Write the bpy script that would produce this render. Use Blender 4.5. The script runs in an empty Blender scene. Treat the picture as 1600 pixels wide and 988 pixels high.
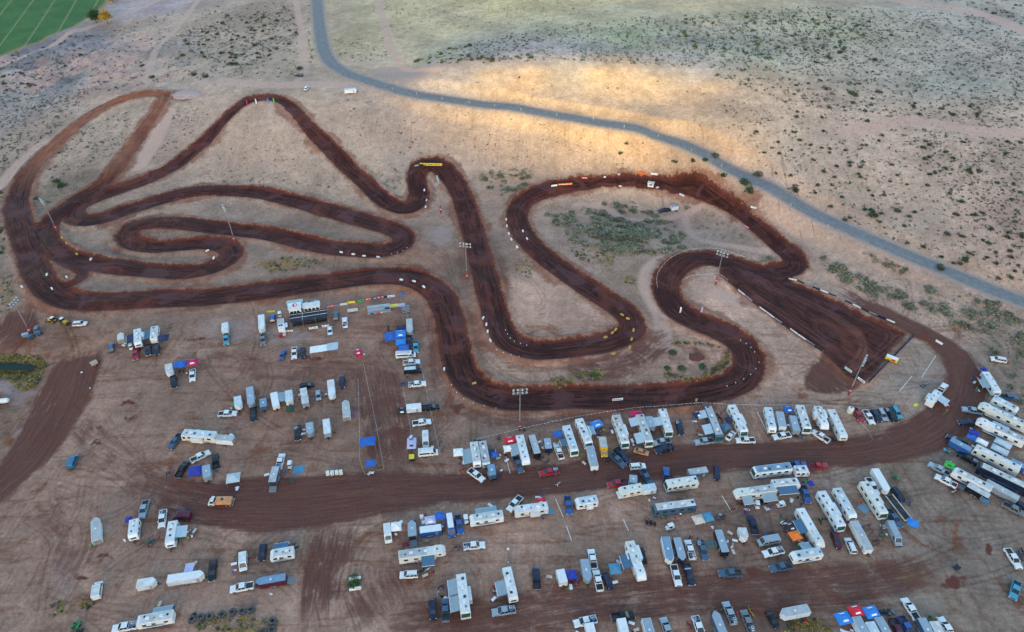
import bpy, bmesh, math, random
import numpy as np
from mathutils import Vector, Matrix

random.seed(7)
rng = np.random.default_rng(11)
SC = bpy.context.scene
COL = SC.collection
R = math.radians

# ---------------------------------------------------------------- camera model
F_PX, CX, CY = 1100.0, 800.0, 494.0
CAM_H, PITCH = 170.0, R(39.54)
SP, CP = math.sin(PITCH), math.cos(PITCH)

def rays(px, py):
    px = np.asarray(px, float); py = np.asarray(py, float)
    a = (px - CX) / F_PX; b = (CY - py) / F_PX
    return np.stack([a, CP + b * SP, -SP + b * CP], -1)

def project(p):
    p = np.asarray(p, float)
    x, y, z = p[..., 0], p[..., 1], p[..., 2] - CAM_H
    w = y * CP - z * SP
    w = np.where(w < 1e-3, 1e-3, w)
    u = y * SP + z * CP
    return CX + F_PX * x / w, CY - F_PX * u / w, w

# ---------------------------------------------------------------- value noise
def vnoise(x, y, seed=0):
    xi = np.floor(x).astype(np.int64); yi = np.floor(y).astype(np.int64)
    fx = x - xi; fy = y - yi
    fx = fx * fx * (3 - 2 * fx); fy = fy * fy * (3 - 2 * fy)
    def h(a, b):
        n = (a * 374761393 + b * 668265263 + seed * 974711) & 0xFFFFFFFF
        n = ((n ^ (n >> 13)) * 1274126177) & 0xFFFFFFFF
        return ((n ^ (n >> 16)) & 0xFFFF) / 65535.0
    return (h(xi, yi) * (1 - fx) + h(xi + 1, yi) * fx) * (1 - fy) + (h(xi, yi + 1) * (1 - fx) + h(xi + 1, yi + 1) * fx) * fy

def fbm(x, y, seed=0, oct=4):
    s = 0; a = 0.5; t = 0
    for o in range(oct):
        s = s + a * vnoise(x, y, seed + o * 17); t += a
        x = x * 2.03 + 5.1; y = y * 2.03 - 3.7; a *= 0.5
    return s / t * 2 - 1

# ---------------------------------------------------------------- base relief: thin-plate spline through surveyed heights
CTRL = [
 # pits and lower ground
 (0,988,-1),(200,988,0),(400,988,0),(600,988,0),(800,988,0),(1000,988,0),(1200,988,0),(1400,988,0),(1600,988,0),
 (0,820,-2),(200,820,0),(450,820,0),(800,820,0),(1100,820,0),(1400,820,0),(1600,820,0),
 (30,690,-2.5),(200,690,0),(450,690,0),(800,690,0),(1100,690,0),(1400,690,0.3),(1600,690,1),
 (0,585,-4),(60,580,-3),(140,570,0),(300,560,0),(500,560,0),(650,560,0),(900,560,0.6),(1200,560,0.8),(1400,560,1),(1560,560,2),
 (0,500,0),(150,480,0.5),(300,460,0.8),(500,450,0.8),(700,470,1),(850,490,1.6),(1000,470,1.6),(1200,480,1.4),(1300,450,2),(1450,490,2.5),(1600,500,3.5),
 (30,390,1),(150,390,1.2),(300,380,1.2),(500,390,1.6),(640,370,2),(740,380,2),(850,380,2),(1000,370,2.5),(1150,380,2.6),(1250,400,3),(1400,430,4.5),
 # left hill with the climbing track
 (15,300,2),(0,230,3),(60,250,4),(90,290,2.5),(130,190,9),(190,157,13),(262,150,15.5),(180,260,6),(230,190,11),(200,320,2.2),
 (280,255,5),(330,212,11),(370,175,17),(410,152,20.5),(445,160,19.5),(500,215,13),(550,265,7.5),(600,312,3.6),
 (420,215,13),(420,262,6.5),(360,280,3.5),(480,300,3.5),(330,300,2.5),(650,300,2.8),(670,262,4.6),(620,260,7.5),(560,200,16),(520,165,20),
 # bench, lot and top left badlands
 (350,128,19.5),(450,122,21.5),(300,120,17),(200,110,13),(100,120,8),(0,150,4),(0,105,3),(80,70,3.5),(160,35,4),(250,0,6),(0,0,2),(100,0,3),
 (200,60,8),(300,50,14),(400,60,18),(480,70,21.5),(400,0,17),
 # paved road bench
 (495,0,22),(500,60,22),(530,108,22.5),(580,130,23),(650,148,23),(720,160,23),(800,172,23),(900,187,22),(1000,210,20),(1100,247,16.5),(1200,300,12.5),
 (1300,348,9.5),(1400,392,7.5),(1500,435,6),(1600,472,5),
 # foot of the fill slope
 (720,285,4.4),(800,290,4.5),(900,278,5),(1000,270,6),(1080,288,5.5),(1160,325,4.8),(1240,375,4),(1330,420,4.5),(1450,462,4),
 # cut slope crest and the plateau
 (640,112,25),(690,113,30),(760,110,33),(840,107,34),(930,110,34),(1020,118,33.5),(1110,130,32.5),(1190,148,31),(1260,175,28),
 (665,104,29.3),(690,104,31.2),(760,101,34),(840,98,35),(930,101,35),(1020,109,34.5),(1110,120,33.5),(1190,138,32),(760,118,31.2),(840,117,31.8),(930,120,31.6),(1020,130,31),(1110,145,30),(760,136,27.6),(840,142,27.2),(930,150,26.6),(1020,165,25),
 (600,80,24),(680,70,27),(760,70,31),(900,70,34.5),(1050,80,35),(1200,95,34),(1350,120,31),(1480,140,30),(1600,150,31),
 (560,0,22),(700,0,24),(850,0,27),(1000,0,30),(1200,0,33),(1400,0,33),(1600,0,34),(1400,60,32),(1600,70,32),
 (1300,230,22),(1400,210,24),(1500,220,25),(1600,240,25),(1250,255,20),(1350,300,15),(1450,330,13.5),(1550,350,14),(1600,400,11),(1480,390,9),
]
FAR = [(-700,60,-1),(700,60,0),(-260,-150,0),(260,-150,0),(0,-250,0),(-700,-200,0),(700,-200,0),(-800,400,2),(800,400,30),(-900,800,6),(900,800,40),(0,1150,30),(-500,1150,10),(500,1150,40),
       (-300,75,-1),(300,75,0),(0,40,0)]

def _ctrl_world():
    P = []
    for px, py, z in CTRL:
        d = rays(px, py); t = (z - CAM_H) / d[2]
        P.append((d[0] * t, d[1] * t, z))
    return np.array(P + [tuple(map(float, q)) for q in FAR])

CW = _ctrl_world()

def _tps():
    n = len(CW); X = CW[:, :2] / 100.0
    r2 = ((X[:, None] - X[None]) ** 2).sum(-1)
    K = 0.5 * r2 * np.log(r2 + 1e-9) + np.eye(n) * 0.0008
    P = np.c_[np.ones(n), X]
    A = np.zeros((n + 3, n + 3)); A[:n, :n] = K; A[:n, n:] = P; A[n:, :n] = P.T
    b = np.r_[CW[:, 2], 0, 0, 0]
    return X, np.linalg.solve(A, b)

_TX, _TW = _tps()
GX0, GX1, GY0, GY1, GS = -720.0, 720.0, -260.0, 1160.0, 3.0
_gx = np.arange(GX0, GX1 + 1, GS); _gy = np.arange(GY0, GY1 + 1, GS)

def _grid():
    out = np.zeros((len(_gy), len(_gx)))
    for j, y in enumerate(_gy):
        q = np.c_[_gx, np.full(len(_gx), y)] / 100.0
        r2 = ((q[:, None] - _TX[None]) ** 2).sum(-1)
        out[j] = (0.5 * r2 * np.log(r2 + 1e-9)) @ _TW[:-3] + _TW[-3] + q @ _TW[-2:]
    return out

_G = np.clip(_grid(), -6, 48)

def H0(x, y):
    """smooth base height"""
    x = np.clip(np.asarray(x, float), GX0, GX1 - 1e-6); y = np.clip(np.asarray(y, float), GY0, GY1 - 1e-6)
    fx = (x - GX0) / GS; fy = (y - GY0) / GS
    i = np.minimum(fx.astype(int), len(_gx) - 2); j = np.minimum(fy.astype(int), len(_gy) - 2)
    fx = fx - i; fy = fy - j
    return (_G[j, i] * (1 - fx) + _G[j, i + 1] * fx) * (1 - fy) + (_G[j + 1, i] * (1 - fx) + _G[j + 1, i + 1] * fx) * fy

def ground_at(px, py, dz=0.0):
    """world points where the rays of these pixels meet the base relief (raised by dz)"""
    d = rays(np.atleast_1d(px), np.atleast_1d(py)); n = len(d)
    t0 = (50 - CAM_H) / d[:, 2]; t1 = (-8 - CAM_H) / d[:, 2]
    s = np.linspace(0, 1, 500)
    T = t0[:, None] + (t1 - t0)[:, None] * s[None]
    X = d[:, 0:1] * T; Y = d[:, 1:2] * T; Z = CAM_H + d[:, 2:3] * T
    below = Z <= H0(X, Y) + dz
    k = np.argmax(below, 1); k = np.maximum(k, 1)
    idx = np.arange(n)
    a = (Z[idx, k - 1] - H0(X[idx, k - 1], Y[idx, k - 1]) - dz); b = (Z[idx, k] - H0(X[idx, k], Y[idx, k]) - dz)
    f = np.clip(a / np.maximum(a - b, 1e-9), 0, 1)
    t = T[idx, k - 1] + (T[idx, k] - T[idx, k - 1]) * f
    return np.stack([d[:, 0] * t, d[:, 1] * t, CAM_H + d[:, 2] * t], -1)

# ---------------------------------------------------------------- object helpers
def tag(o, label=None, cat=None, group=None, kind=None):
    if label: o['label'] = label
    if cat: o['category'] = cat
    if group: o['group'] = group
    if kind: o['kind'] = kind
    return o

def empty(name, loc=(0, 0, 0), rz=0.0, sc=(1, 1, 1)):
    o = bpy.data.objects.new(name, None); COL.objects.link(o)
    o.empty_display_size = 0.3
    o.location = loc; o.rotation_euler = (0, 0, rz); o.scale = sc
    return o

class MB:
    """mesh builder: collects shapes, then links them as one mesh object"""
    def __init__(s): s.v = []; s.f = []; s.m = []
    def add(s, vs, fs, m=0):
        b = len(s.v); s.v += [tuple(map(float, q)) for q in vs]
        for f in fs: s.f.append(tuple(b + i for i in f)); s.m.append(m)
        return s
    def box(s, x0, x1, y0, y1, z0, z1, m=0, bev=0.0):
        if bev > 0:
            c = min(bev, (x1 - x0) / 2.2, (y1 - y0) / 2.2, (z1 - z0) / 2.2)
            bm = bmesh.new(); bmesh.ops.create_cube(bm, size=1.0)
            for v in bm.verts:
                v.co = ((x0 + x1) / 2 + v.co.x * (x1 - x0), (y0 + y1) / 2 + v.co.y * (y1 - y0), (z0 + z1) / 2 + v.co.z * (z1 - z0))
            bmesh.ops.bevel(bm, geom=bm.edges[:], offset=c, segments=2, profile=0.6, affect='EDGES')
            bm.verts.index_update()
            s.add([v.co[:] for v in bm.verts], [[v.index for v in f.verts] for f in bm.faces], m); bm.free(); return s
        return s.add([(x0,y0,z0),(x1,y0,z0),(x1,y1,z0),(x0,y1,z0),(x0,y0,z1),(x1,y0,z1),(x1,y1,z1),(x0,y1,z1)],
                     [(3,2,1,0),(4,5,6,7),(0,1,5,4),(1,2,6,5),(2,3,7,6),(3,0,4,7)], m)
    def frustum(s, b, t, z0, z1, m=0):
        """b, t = (x0,x1,y0,y1) at z0 and z1"""
        return s.add([(b[0],b[2],z0),(b[1],b[2],z0),(b[1],b[3],z0),(b[0],b[3],z0),(t[0],t[2],z1),(t[1],t[2],z1),(t[1],t[3],z1),(t[0],t[3],z1)],
                     [(3,2,1,0),(4,5,6,7),(0,1,5,4),(1,2,6,5),(2,3,7,6),(3,0,4,7)], m)
    def prism(s, prof, y0, y1, m=0, bev=0.0):
        """side profile (x,z) list, counter-clockwise seen from -y, extruded across y"""
        n = len(prof)
        vs = [(x, y0, z) for x, z in prof] + [(x, y1, z) for x, z in prof]
        fs = [tuple(range(n)), tuple(range(2 * n - 1, n - 1, -1))] + [((i + 1) % n, i, n + i, n + (i + 1) % n) for i in range(n)]
        return s._maybe_bevel(vs, fs, m, bev)
    def column(s, plan, z0, z1, m=0, bev=0.0):
        """plan outline (x,y) counter-clockwise from above, extruded up"""
        n = len(plan)
        vs = [(x, y, z0) for x, y in plan] + [(x, y, z1) for x, y in plan]
        fs = [tuple(range(n - 1, -1, -1)), tuple(range(n, 2 * n))] + [(i, (i + 1) % n, n + (i + 1) % n, n + i) for i in range(n)]
        return s._maybe_bevel(vs, fs, m, bev)
    def _maybe_bevel(s, vs, fs, m, bev):
        if bev <= 0: return s.add(vs, fs, m)
        bm = bmesh.new(); V = [bm.verts.new(q) for q in vs]
        for f in fs: bm.faces.new([V[i] for i in f])
        bmesh.ops.recalc_face_normals(bm, faces=bm.faces[:])
        bmesh.ops.bevel(bm, geom=bm.edges[:], offset=bev, segments=2, profile=0.6, affect='EDGES')
        bm.verts.index_update()
        s.add([v.co[:] for v in bm.verts], [[v.index for v in f.verts] for f in bm.faces], m); bm.free(); return s
    def tube(s, a, b, r0, r1=None, n=8, m=0, cap=True):
        r1 = r0 if r1 is None else r1
        a = Vector(a); b = Vector(b); d = (b - a).normalized()
        u = d.orthogonal().normalized(); w = d.cross(u)
        vs = []
        for p, r in ((a, r0), (b, r1)):
            for i in range(n):
                t = 2 * math.pi * i / n; vs.append(p + u * (r * math.cos(t)) + w * (r * math.sin(t)))
        fs = [(i, (i + 1) % n, n + (i + 1) % n, n + i) for i in range(n)]
        if cap: fs += [tuple(range(n - 1, -1, -1)), tuple(range(n, 2 * n))]
        return s.add(vs, fs, m)
    def path(s, pts, r, n=6, m=0):
        for a, b in zip(pts[:-1], pts[1:]): s.tube(a, b, r, r, n, m)
        return s
    def lathe(s, prof, c=(0, 0, 0), axis='z', n=16, m=0, closed=False):
        vs = []
        for r, h in prof:
            for i in range(n):
                t = 2 * math.pi * i / n; q = (r * math.cos(t), r * math.sin(t), h)
                if axis == 'y': q = (q[0], q[2], q[1])
                if axis == 'x': q = (q[2], q[0], q[1])
                vs.append((q[0] + c[0], q[1] + c[1], q[2] + c[2]))
        k = len(prof); fs = []
        for j in range(k if closed else k - 1):
            for i in range(n):
                a = j * n + i; b = j * n + (i + 1) % n; c2 = ((j + 1) % k) * n
                fs.append((a, b, c2 + (i + 1) % n, c2 + i))
        return s.add(vs, fs, m)
    def quad(s, *p, m=0): return s.add(p, [tuple(range(len(p)))], m)
    def mesh(s, name, mats, smooth=False):
        me = bpy.data.meshes.new(name)
        me.from_pydata(s.v, [], s.f); me.update()
        for q in (mats if isinstance(mats, (list, tuple)) else [mats]): me.materials.append(q)
        if any(s.m): me.polygons.foreach_set('material_index', s.m)
        bm = bmesh.new(); bm.from_mesh(me); bmesh.ops.recalc_face_normals(bm, faces=bm.faces[:]); bm.to_mesh(me); bm.free()
        if smooth:
            me.polygons.foreach_set('use_smooth', [True] * len(me.polygons))
        return me
    def build(s, name, mats, parent=None, smooth=False, loc=(0, 0, 0), rz=0):
        o = bpy.data.objects.new(name, s.mesh(name, mats, smooth)); COL.objects.link(o)
        o.location = loc; o.rotation_euler = (0, 0, rz)
        if parent: o.parent = parent
        return o

# ---------------------------------------------------------------- materials
def s2l(c):
    c = c / 255.0
    return c / 12.92 if c <= 0.04045 else ((c + 0.055) / 1.055) ** 2.4

ENV = (0.70, 0.98, 1.12)          # colour of the open-shade light the photograph was taken in
def alb(r, g, b, k=1.0):
    """base colour of a surface seen as this sRGB value in that light"""
    return tuple(min(0.85, max(0.004, s2l(c) / e * k)) for c, e in zip((r, g, b), ENV))

_M = {}
def paint(name, col, rough=0.45, metal=0.0, var=0.12, scale=1.5, coat=0.0, dust=0.25):
    """painted / moulded surface: base colour with grime and dust settling on it"""
    if name in _M: return _M[name]
    m = bpy.data.materials.new(name); m.use_nodes = True
    nt = m.node_tree; b = nt.nodes['Principled BSDF']
    b.inputs['Roughness'].default_value = rough; b.inputs['Metallic'].default_value = metal
    b.inputs['Coat Weight'].default_value = coat
    tc = nt.nodes.new('ShaderNodeTexCoord'); nz = nt.nodes.new('ShaderNodeTexNoise')
    oi = nt.nodes.new('ShaderNodeObjectInfo'); ad = nt.nodes.new('ShaderNodeVectorMath'); ad.operation = 'ADD'
    nt.links.new(tc.outputs['Object'], ad.inputs[0]); nt.links.new(oi.outputs['Location'], ad.inputs[1])
    nz.inputs['Scale'].default_value = scale; nz.inputs['Detail'].default_value = 4
    nt.links.new(ad.outputs[0], nz.inputs['Vector'])
    mr = nt.nodes.new('ShaderNodeMapRange'); mr.inputs['To Min'].default_value = 1 - var; mr.inputs['To Max'].default_value = 1 + var
    mr.inputs['From Min'].default_value = 0.3; mr.inputs['From Max'].default_value = 0.7
    nt.links.new(nz.outputs['Fac'], mr.inputs['Value'])
    hs = nt.nodes.new('ShaderNodeHueSaturation'); hs.inputs['Color'].default_value = (*col, 1)
    nt.links.new(mr.outputs['Result'], hs.inputs['Value'])
    # dust film
    n2 = nt.nodes.new('ShaderNodeTexNoise'); n2.inputs['Scale'].default_value = scale * 0.6; n2.inputs['Detail'].default_value = 5
    nt.links.new(ad.outputs[0], n2.inputs['Vector'])
    r2 = nt.nodes.new('ShaderNodeMapRange'); r2.inputs['From Min'].default_value = 0.45; r2.inputs['From Max'].default_value = 0.75
    r2.inputs['To Max'].default_value = dust
    nt.links.new(n2.outputs['Fac'], r2.inputs['Value'])
    mx = nt.nodes.new('ShaderNodeMix'); mx.data_type = 'RGBA'
    nt.links.new(r2.outputs['Result'], mx.inputs['Factor']); nt.links.new(hs.outputs['Color'], mx.inputs['A'])
    mx.inputs['B'].default_value = (0.26, 0.17, 0.12, 1)
    nt.links.new(mx.outputs['Result'], b.inputs['Base Color'])
    _M[name] = m; return m

def glass(name='tinted_glass', col=(0.012, 0.022, 0.03)):
    if name in _M: return _M[name]
    m = paint(name, col, rough=0.08, var=0.2, dust=0.1); return m
# ================================================================ lines on the ground (photo survey points, metres wide)
TRACKS = [
 # first turn, hairpin, long straight under the pits, bend, climb, far straight, top-left climb
 ([(1215,432),(1180,426),(1145,412),(1105,404),(1072,409),(1050,424),(1040,446),(1046,468),(1062,488),(1088,503),(1120,516),(1148,530),(1166,550),(1170,572),(1158,592),(1130,606),(1090,614),(1040,619),(990,621),(940,622),(890,622),(840,624),(795,624),(762,616),(738,602),(722,582),(714,556),(709,530),(704,505),(697,482),(684,460),(664,445),(638,436),(605,433),(560,436),(500,444),(440,452),(380,460),(320,466),(260,468),(205,471),(150,473),(105,468),(76,452),(60,428),(50,400),(40,370),(30,340),(28,315),(36,288),(52,262),(76,236),(102,213),(130,190),(160,171),(192,158),(225,152),(258,150)], 12.2),
 # back down from the top, into the S bends
 ([(258,150),(248,170),(226,200),(204,232),(184,262),(165,285),(140,302),(108,322),(86,340),(74,358),(76,378),(92,395),(112,404),(135,410),(165,416),(210,422),(255,425),(295,425),(330,419),(354,407),(362,394),(352,385),(325,382),(285,384),(245,387),(215,383),(201,373),(207,359),(232,351),(270,349),(315,354),(365,360),(420,367),(470,378),(515,388),(560,393),(600,393),(626,383),(630,369),(608,357),(565,344),(515,330),(462,315),(415,304),(365,299),(315,299),(275,306),(235,317),(200,328),(168,340),(140,346),(120,343),(116,333),(126,321),(152,309),(190,295),(230,281),(268,262),(298,240),(324,217),(345,193),(365,174),(385,160),(405,154),(425,153),(444,159),(461,174),(480,195),(502,218),(526,243),(551,268),(576,292),(597,311),(617,323),(636,326),(650,318),(655,303),(650,286),(652,270),(666,259),(684,260),(699,272),(714,292),(725,315),(733,340),(741,368),(749,400),(757,430),(765,460),(773,490),(784,518),(801,538),(830,548),(865,548),(905,543),(945,536),(975,525),(988,512),(982,496),(962,478),(934,460),(904,440),(874,420),(846,398),(824,376),(810,352),(809,332),(820,315),(845,302),(880,293),(920,287),(960,284),(1000,284),(1040,288),(1080,298),(1118,312),(1150,328),(1180,350),(1206,373),(1230,394),(1242,408),(1236,420),(1210,425)], 11.2),
 # dirt link beside the table tops
 ([(72,372),(78,395),(105,412),(130,425),(120,440),(95,452)], 6.0),
]
DIRT = [  # (points with half width, strength)
 ([(150,690,2.5),(200,740,4),(260,768,6),(330,786,7.5),(400,788,9.5),(470,784,9),(540,776,8.5),(610,768,7),(690,764,5),(760,760,5),(850,750,5.2),(950,738,5.6),(1050,722,5.6),(1150,714,5.2),(1250,710,5.2),(1340,706,5.2),(1410,692,6.5),(1465,668,7),(1498,634,7),(1510,598,6),(1500,566,5.5),(1476,540,4.5),(1440,520,4),(1396,500,4),(1345,470,3.5),(1300,445,3)], 1.0),
 ([(130,545,7),(112,585,9),(96,625,10),(76,665,9),(50,705,8),(20,740,7),(-20,775,6)], 1.0),
 ([(100,635,3),(150,690,5),(215,748,6)], 0.5),
 ([(95,620,4),(60,640,5),(20,690,5),(-20,720,5)], 0.6),
 ([(40,470,4),(20,520,8),(-30,560,9)], 1.0),
 ([(530,790,4),(516,850,7),(505,900,6),(500,950,6),(505,1010,6)], 0.74),
 ([(590,850,5),(580,900,9),(600,950,10),(620,1010,10)], 0.62),
 ([(560,1000,8),(640,985,8),(740,975,7),(840,958,6.5),(930,945,6),(1040,932,6),(1150,925,6),(1250,920,6.5),(1350,910,6),(1440,892,4),(1500,870,3)], 0.68),
 ([(250,580,5),(330,560,6),(420,575,6),(520,580,6),(600,590,5)], 0.48),
 ([(580,550,7),(592,610,8),(602,660,8),(612,710,7.5),(622,760,7)], 0.66),
 ([(40,780,6),(110,830,8),(90,900,8),(30,990,8)], 0.5),
 ([(700,625,3),(730,642,4),(780,655,5),(900,650,4),(1000,642,3)], 0.6),
 ([(660,462,2.5),(676,520,3),(682,570,3.5),(690,600,4),(712,630,4)], 0.6),
 ([(850,562,4),(890,568,5),(930,578,6),(990,562,6),(1030,532,6),(1075,518,5)], 0.7),
 ([(738,300,3),(742,340,5),(750,400,5),(757,460,5)], 0.6),
 ([(715,330,2),(725,400,4),(735,460,4)], 0.5),
 ([(770,380,2),(785,420,3),(785,470,3)], 0.55),
 ([(640,420,3),(700,420,4),(730,450,3)], 0.35),
 ([(200,492,1.5),(330,482,1.5),(450,464,1.5),(560,449,1.5),(630,448,1.5)], 0.6),
 ([(230,395,4),(180,385,5),(172,372,4)], 0.75),
 ([(200,400,5),(160,390,6),(135,375,5)], 0.4),
 ([(300,445,3),(250,442,3),(150,437,3)], 0.4),
 ([(1020,470,3),(1035,505,4),(1060,530,4)], 0.5),
 ([(145,300,3),(175,283,6),(188,270,4)], 0.8),
 ([(940,290,3),(960,294,4),(966,288,2)], 0.5),
 ([(1310,440,2),(1360,470,4),(1400,495,3)], 0.6),
 ([(1380,900,3),(1450,880,3),(1500,880,2)], 0.4),
 ([(1040,930,6),(1200,935,5),(1330,925,4)], 0.35),
 ([(0,870,6),(60,850,6),(110,800,5)], 0.35),
]
PALETRACK = [  # pale two-track paths and gravel
 ([(465,130),(475,100),(470,50),(462,0)], 2.2), ([(590,0),(602,40),(610,75),(625,95)], 3.0), ([(230,130),(245,80),(280,40),(310,0)], 2.2),
 ([(350,128),(420,132),(520,132),(560,140)], 4.0), ([(620,100),(640,110),(680,110)], 2.0), ([(0,292),(30,255),(70,222)], 3.2),
 ([(215,260),(245,215),(262,175)], 4.0), ([(1400,0),(1480,12),(1545,25),(1600,50)], 6.0), ([(1320,210),(1420,190),(1520,205),(1600,210)], 4.0),
 ([(900,320),(945,325),(980,342),(1060,338),(1090,325),(1120,300)], 1.8), ([(1070,340),(1085,370),(1130,382),(1200,395)], 1.8),
 ([(1190,480),(1150,470),(1120,460)], 3.5), ([(1040,540),(1030,490),(1010,450),(1015,420),(1050,400)], 3.0),
 ([(0,104),(60,80),(120,50),(180,28),(250,0)], 3.0),
]
ASPHALT = ([(492,-40),(495,0),(499,40),(505,75),(517,98),(540,114),(575,127),(630,144),(690,155),(760,165),(830,174),(900,186),(960,196),(1010,207),(1060,224),(1110,247),(1170,279),(1230,310),(1300,348),(1380,383),(1460,417),(1540,450),(1600,473),(1680,500)], 3.9)
START_POLY = [(1128,398),(1160,404),(1200,424),(1235,439),(1300,468),(1360,497),(1396,512),(1418,523),(1395,550),(1362,592),(1345,600),(1322,592),(1297,566),(1284,555),(1186,484),(1152,458),(1122,432)]
APRON_POLY = [(1300,545),(1350,570),(1358,590),(1330,606),(1306,613),(1283,611),(1264,606),(1262,590),(1275,575)]
FIELD_POLY = [(-120,130),(-60,100),(0,88),(60,66),(120,42),(150,22),(170,2),(178,-40),(-120,-40)]
POND_POLY = [(-40,567),(0,566),(30,568),(55,570),(48,577),(20,578),(-40,578)]
GRAVEL = [  # pale grey patches: x, y, rx, ry, strength
 (632,116,46,14,0.9),(600,112,30,8,0.7),(440,128,70,5,0.5),(260,190,10,24,0.5),(700,100,40,6,0.6),(820,98,60,4,0.5), (295,147,28,10,1.0),(360,515,60,20,0.5),(440,525,60,16,0.6),(1160,470,35,14,0.5),(685,370,28,22,0.55),(1235,520,25,18,0.3),(20,605,35,16,0.8),(100,900,30,40,0.35),(40,620,40,20,0.4),
 (1450,610,60,60,0.15),(30,690,12,30,0.5)]
STAIN = [ # wet patches: x, y, rx, ry
 (1495,905,15,10),(1485,915,22,5),(1541,860,5,8),(1178,893,14,8),(200,629,12,3),(188,633,8,2),(207,655,11,3),(213,651,8,3),(120,636,3,6),(150,670,6,2),(152,692,7,3),(305,530,18,3),(480,557,30,3),(715,640,12,6),(960,760,8,4),(165,872,14,4),(130,905,14,4)]

def to_world(pts):
    a = np.array(pts, float); return ground_at(a[:, 0], a[:, 1])

def spline(P, step=2.0):
    P = np.asarray(P, float); n = len(P); out = []
    for i in range(n - 1):
        p0, p1, p2, p3 = P[max(i - 1, 0)], P[i], P[i + 1], P[min(i + 2, n - 1)]
        k = max(2, int(np.linalg.norm(p2[:2] - p1[:2]) / step))
        t = np.linspace(0, 1, k, endpoint=False)[:, None]
        out.append(0.5 * ((2 * p1) + (-p0 + p2) * t + (2 * p0 - 5 * p1 + 4 * p2 - p3) * t ** 2 + (-p0 + 3 * p1 - 3 * p2 + p3) * t ** 3))
    out.append(P[-1:]); return np.concatenate(out)

class Field:
    """distance field of a polyline sampled at terrain vertices, evaluated only near the line"""
    def __init__(s, X, Y):
        s.X, s.Y = X, Y
        s.order = None
    def dist(s, line, reach):
        n = len(s.X); D = np.full(n, 1e3); A = np.zeros(n); S = np.zeros(n)
        L = line[:, :2]; seg = np.linalg.norm(np.diff(L, axis=0), axis=1); cum = np.r_[0, np.cumsum(seg)]
        for i0 in range(0, len(L) - 1, 12):
            i1 = min(i0 + 13, len(L)); q = L[i0:i1]
            x0, y0 = q.min(0) - reach; x1, y1 = q.max(0) + reach
            idx = np.nonzero((s.X > x0) & (s.X < x1) & (s.Y > y0) & (s.Y < y1))[0]
            if not len(idx): continue
            px, py = s.X[idx], s.Y[idx]
            for k in range(i0, i1 - 1):
                ax, ay = L[k]; bx, by = L[k + 1]; dx, dy = bx - ax, by - ay; l2 = dx * dx + dy * dy + 1e-9
                t = np.clip(((px - ax) * dx + (py - ay) * dy) / l2, 0, 1)
                ex = px - ax - t * dx; ey = py - ay - t * dy
                d = np.hypot(ex, ey); side = np.sign(dx * ey - dy * ex)
                u = d < D[idx]; j = idx[u]
                D[j] = d[u]; A[j] = cum[k] + t[u] * seg[k]; S[j] = side[u]
        return D, A, S

def poly_sdf(X, Y, poly):
    P = np.asarray(poly, float)[:, :2]; n = len(P); D = np.full(len(X), 1e9); inside = np.zeros(len(X), bool)
    for i in range(n):
        a = P[i]; b = P[(i + 1) % n]; d = b - a
        t = np.clip(((X - a[0]) * d[0] + (Y - a[1]) * d[1]) / (d @ d + 1e-9), 0, 1)
        D = np.minimum(D, np.hypot(X - a[0] - t * d[0], Y - a[1] - t * d[1]))
        c = ((a[1] > Y) != (b[1] > Y)) & (X < (b[0] - a[0]) * (Y - a[1]) / (b[1] - a[1] + 1e-12) + a[0])
        inside ^= c
    return np.where(inside, -D, D)

# ---------------------------------------------------------------- ridge added unseen behind the viewpoint to shade the valley, its gap passing sunlight
SUN_EL, SUN_AZ = R(5.2), R(6.0)      # light travels toward +y, turned a little toward +x
SUN_DIR = Vector((math.sin(SUN_AZ) * math.cos(SUN_EL), math.cos(SUN_AZ) * math.cos(SUN_EL), -math.sin(SUN_EL)))
SHADE_RIDGE_Y, SUN_GAP_X, SUN_GAP_H = -900.0, -92.0, 129.0
def shade_ridge(x, y):
    top = SUN_GAP_H + 75 * (1 - np.exp(-((x - SUN_GAP_X) / 160.0) ** 2))
    top = top + 5 * fbm(x * 0.02, y * 0.0, 5)
    return top * np.exp(-((y - SHADE_RIDGE_Y) / 190.0) ** 2)

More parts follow.
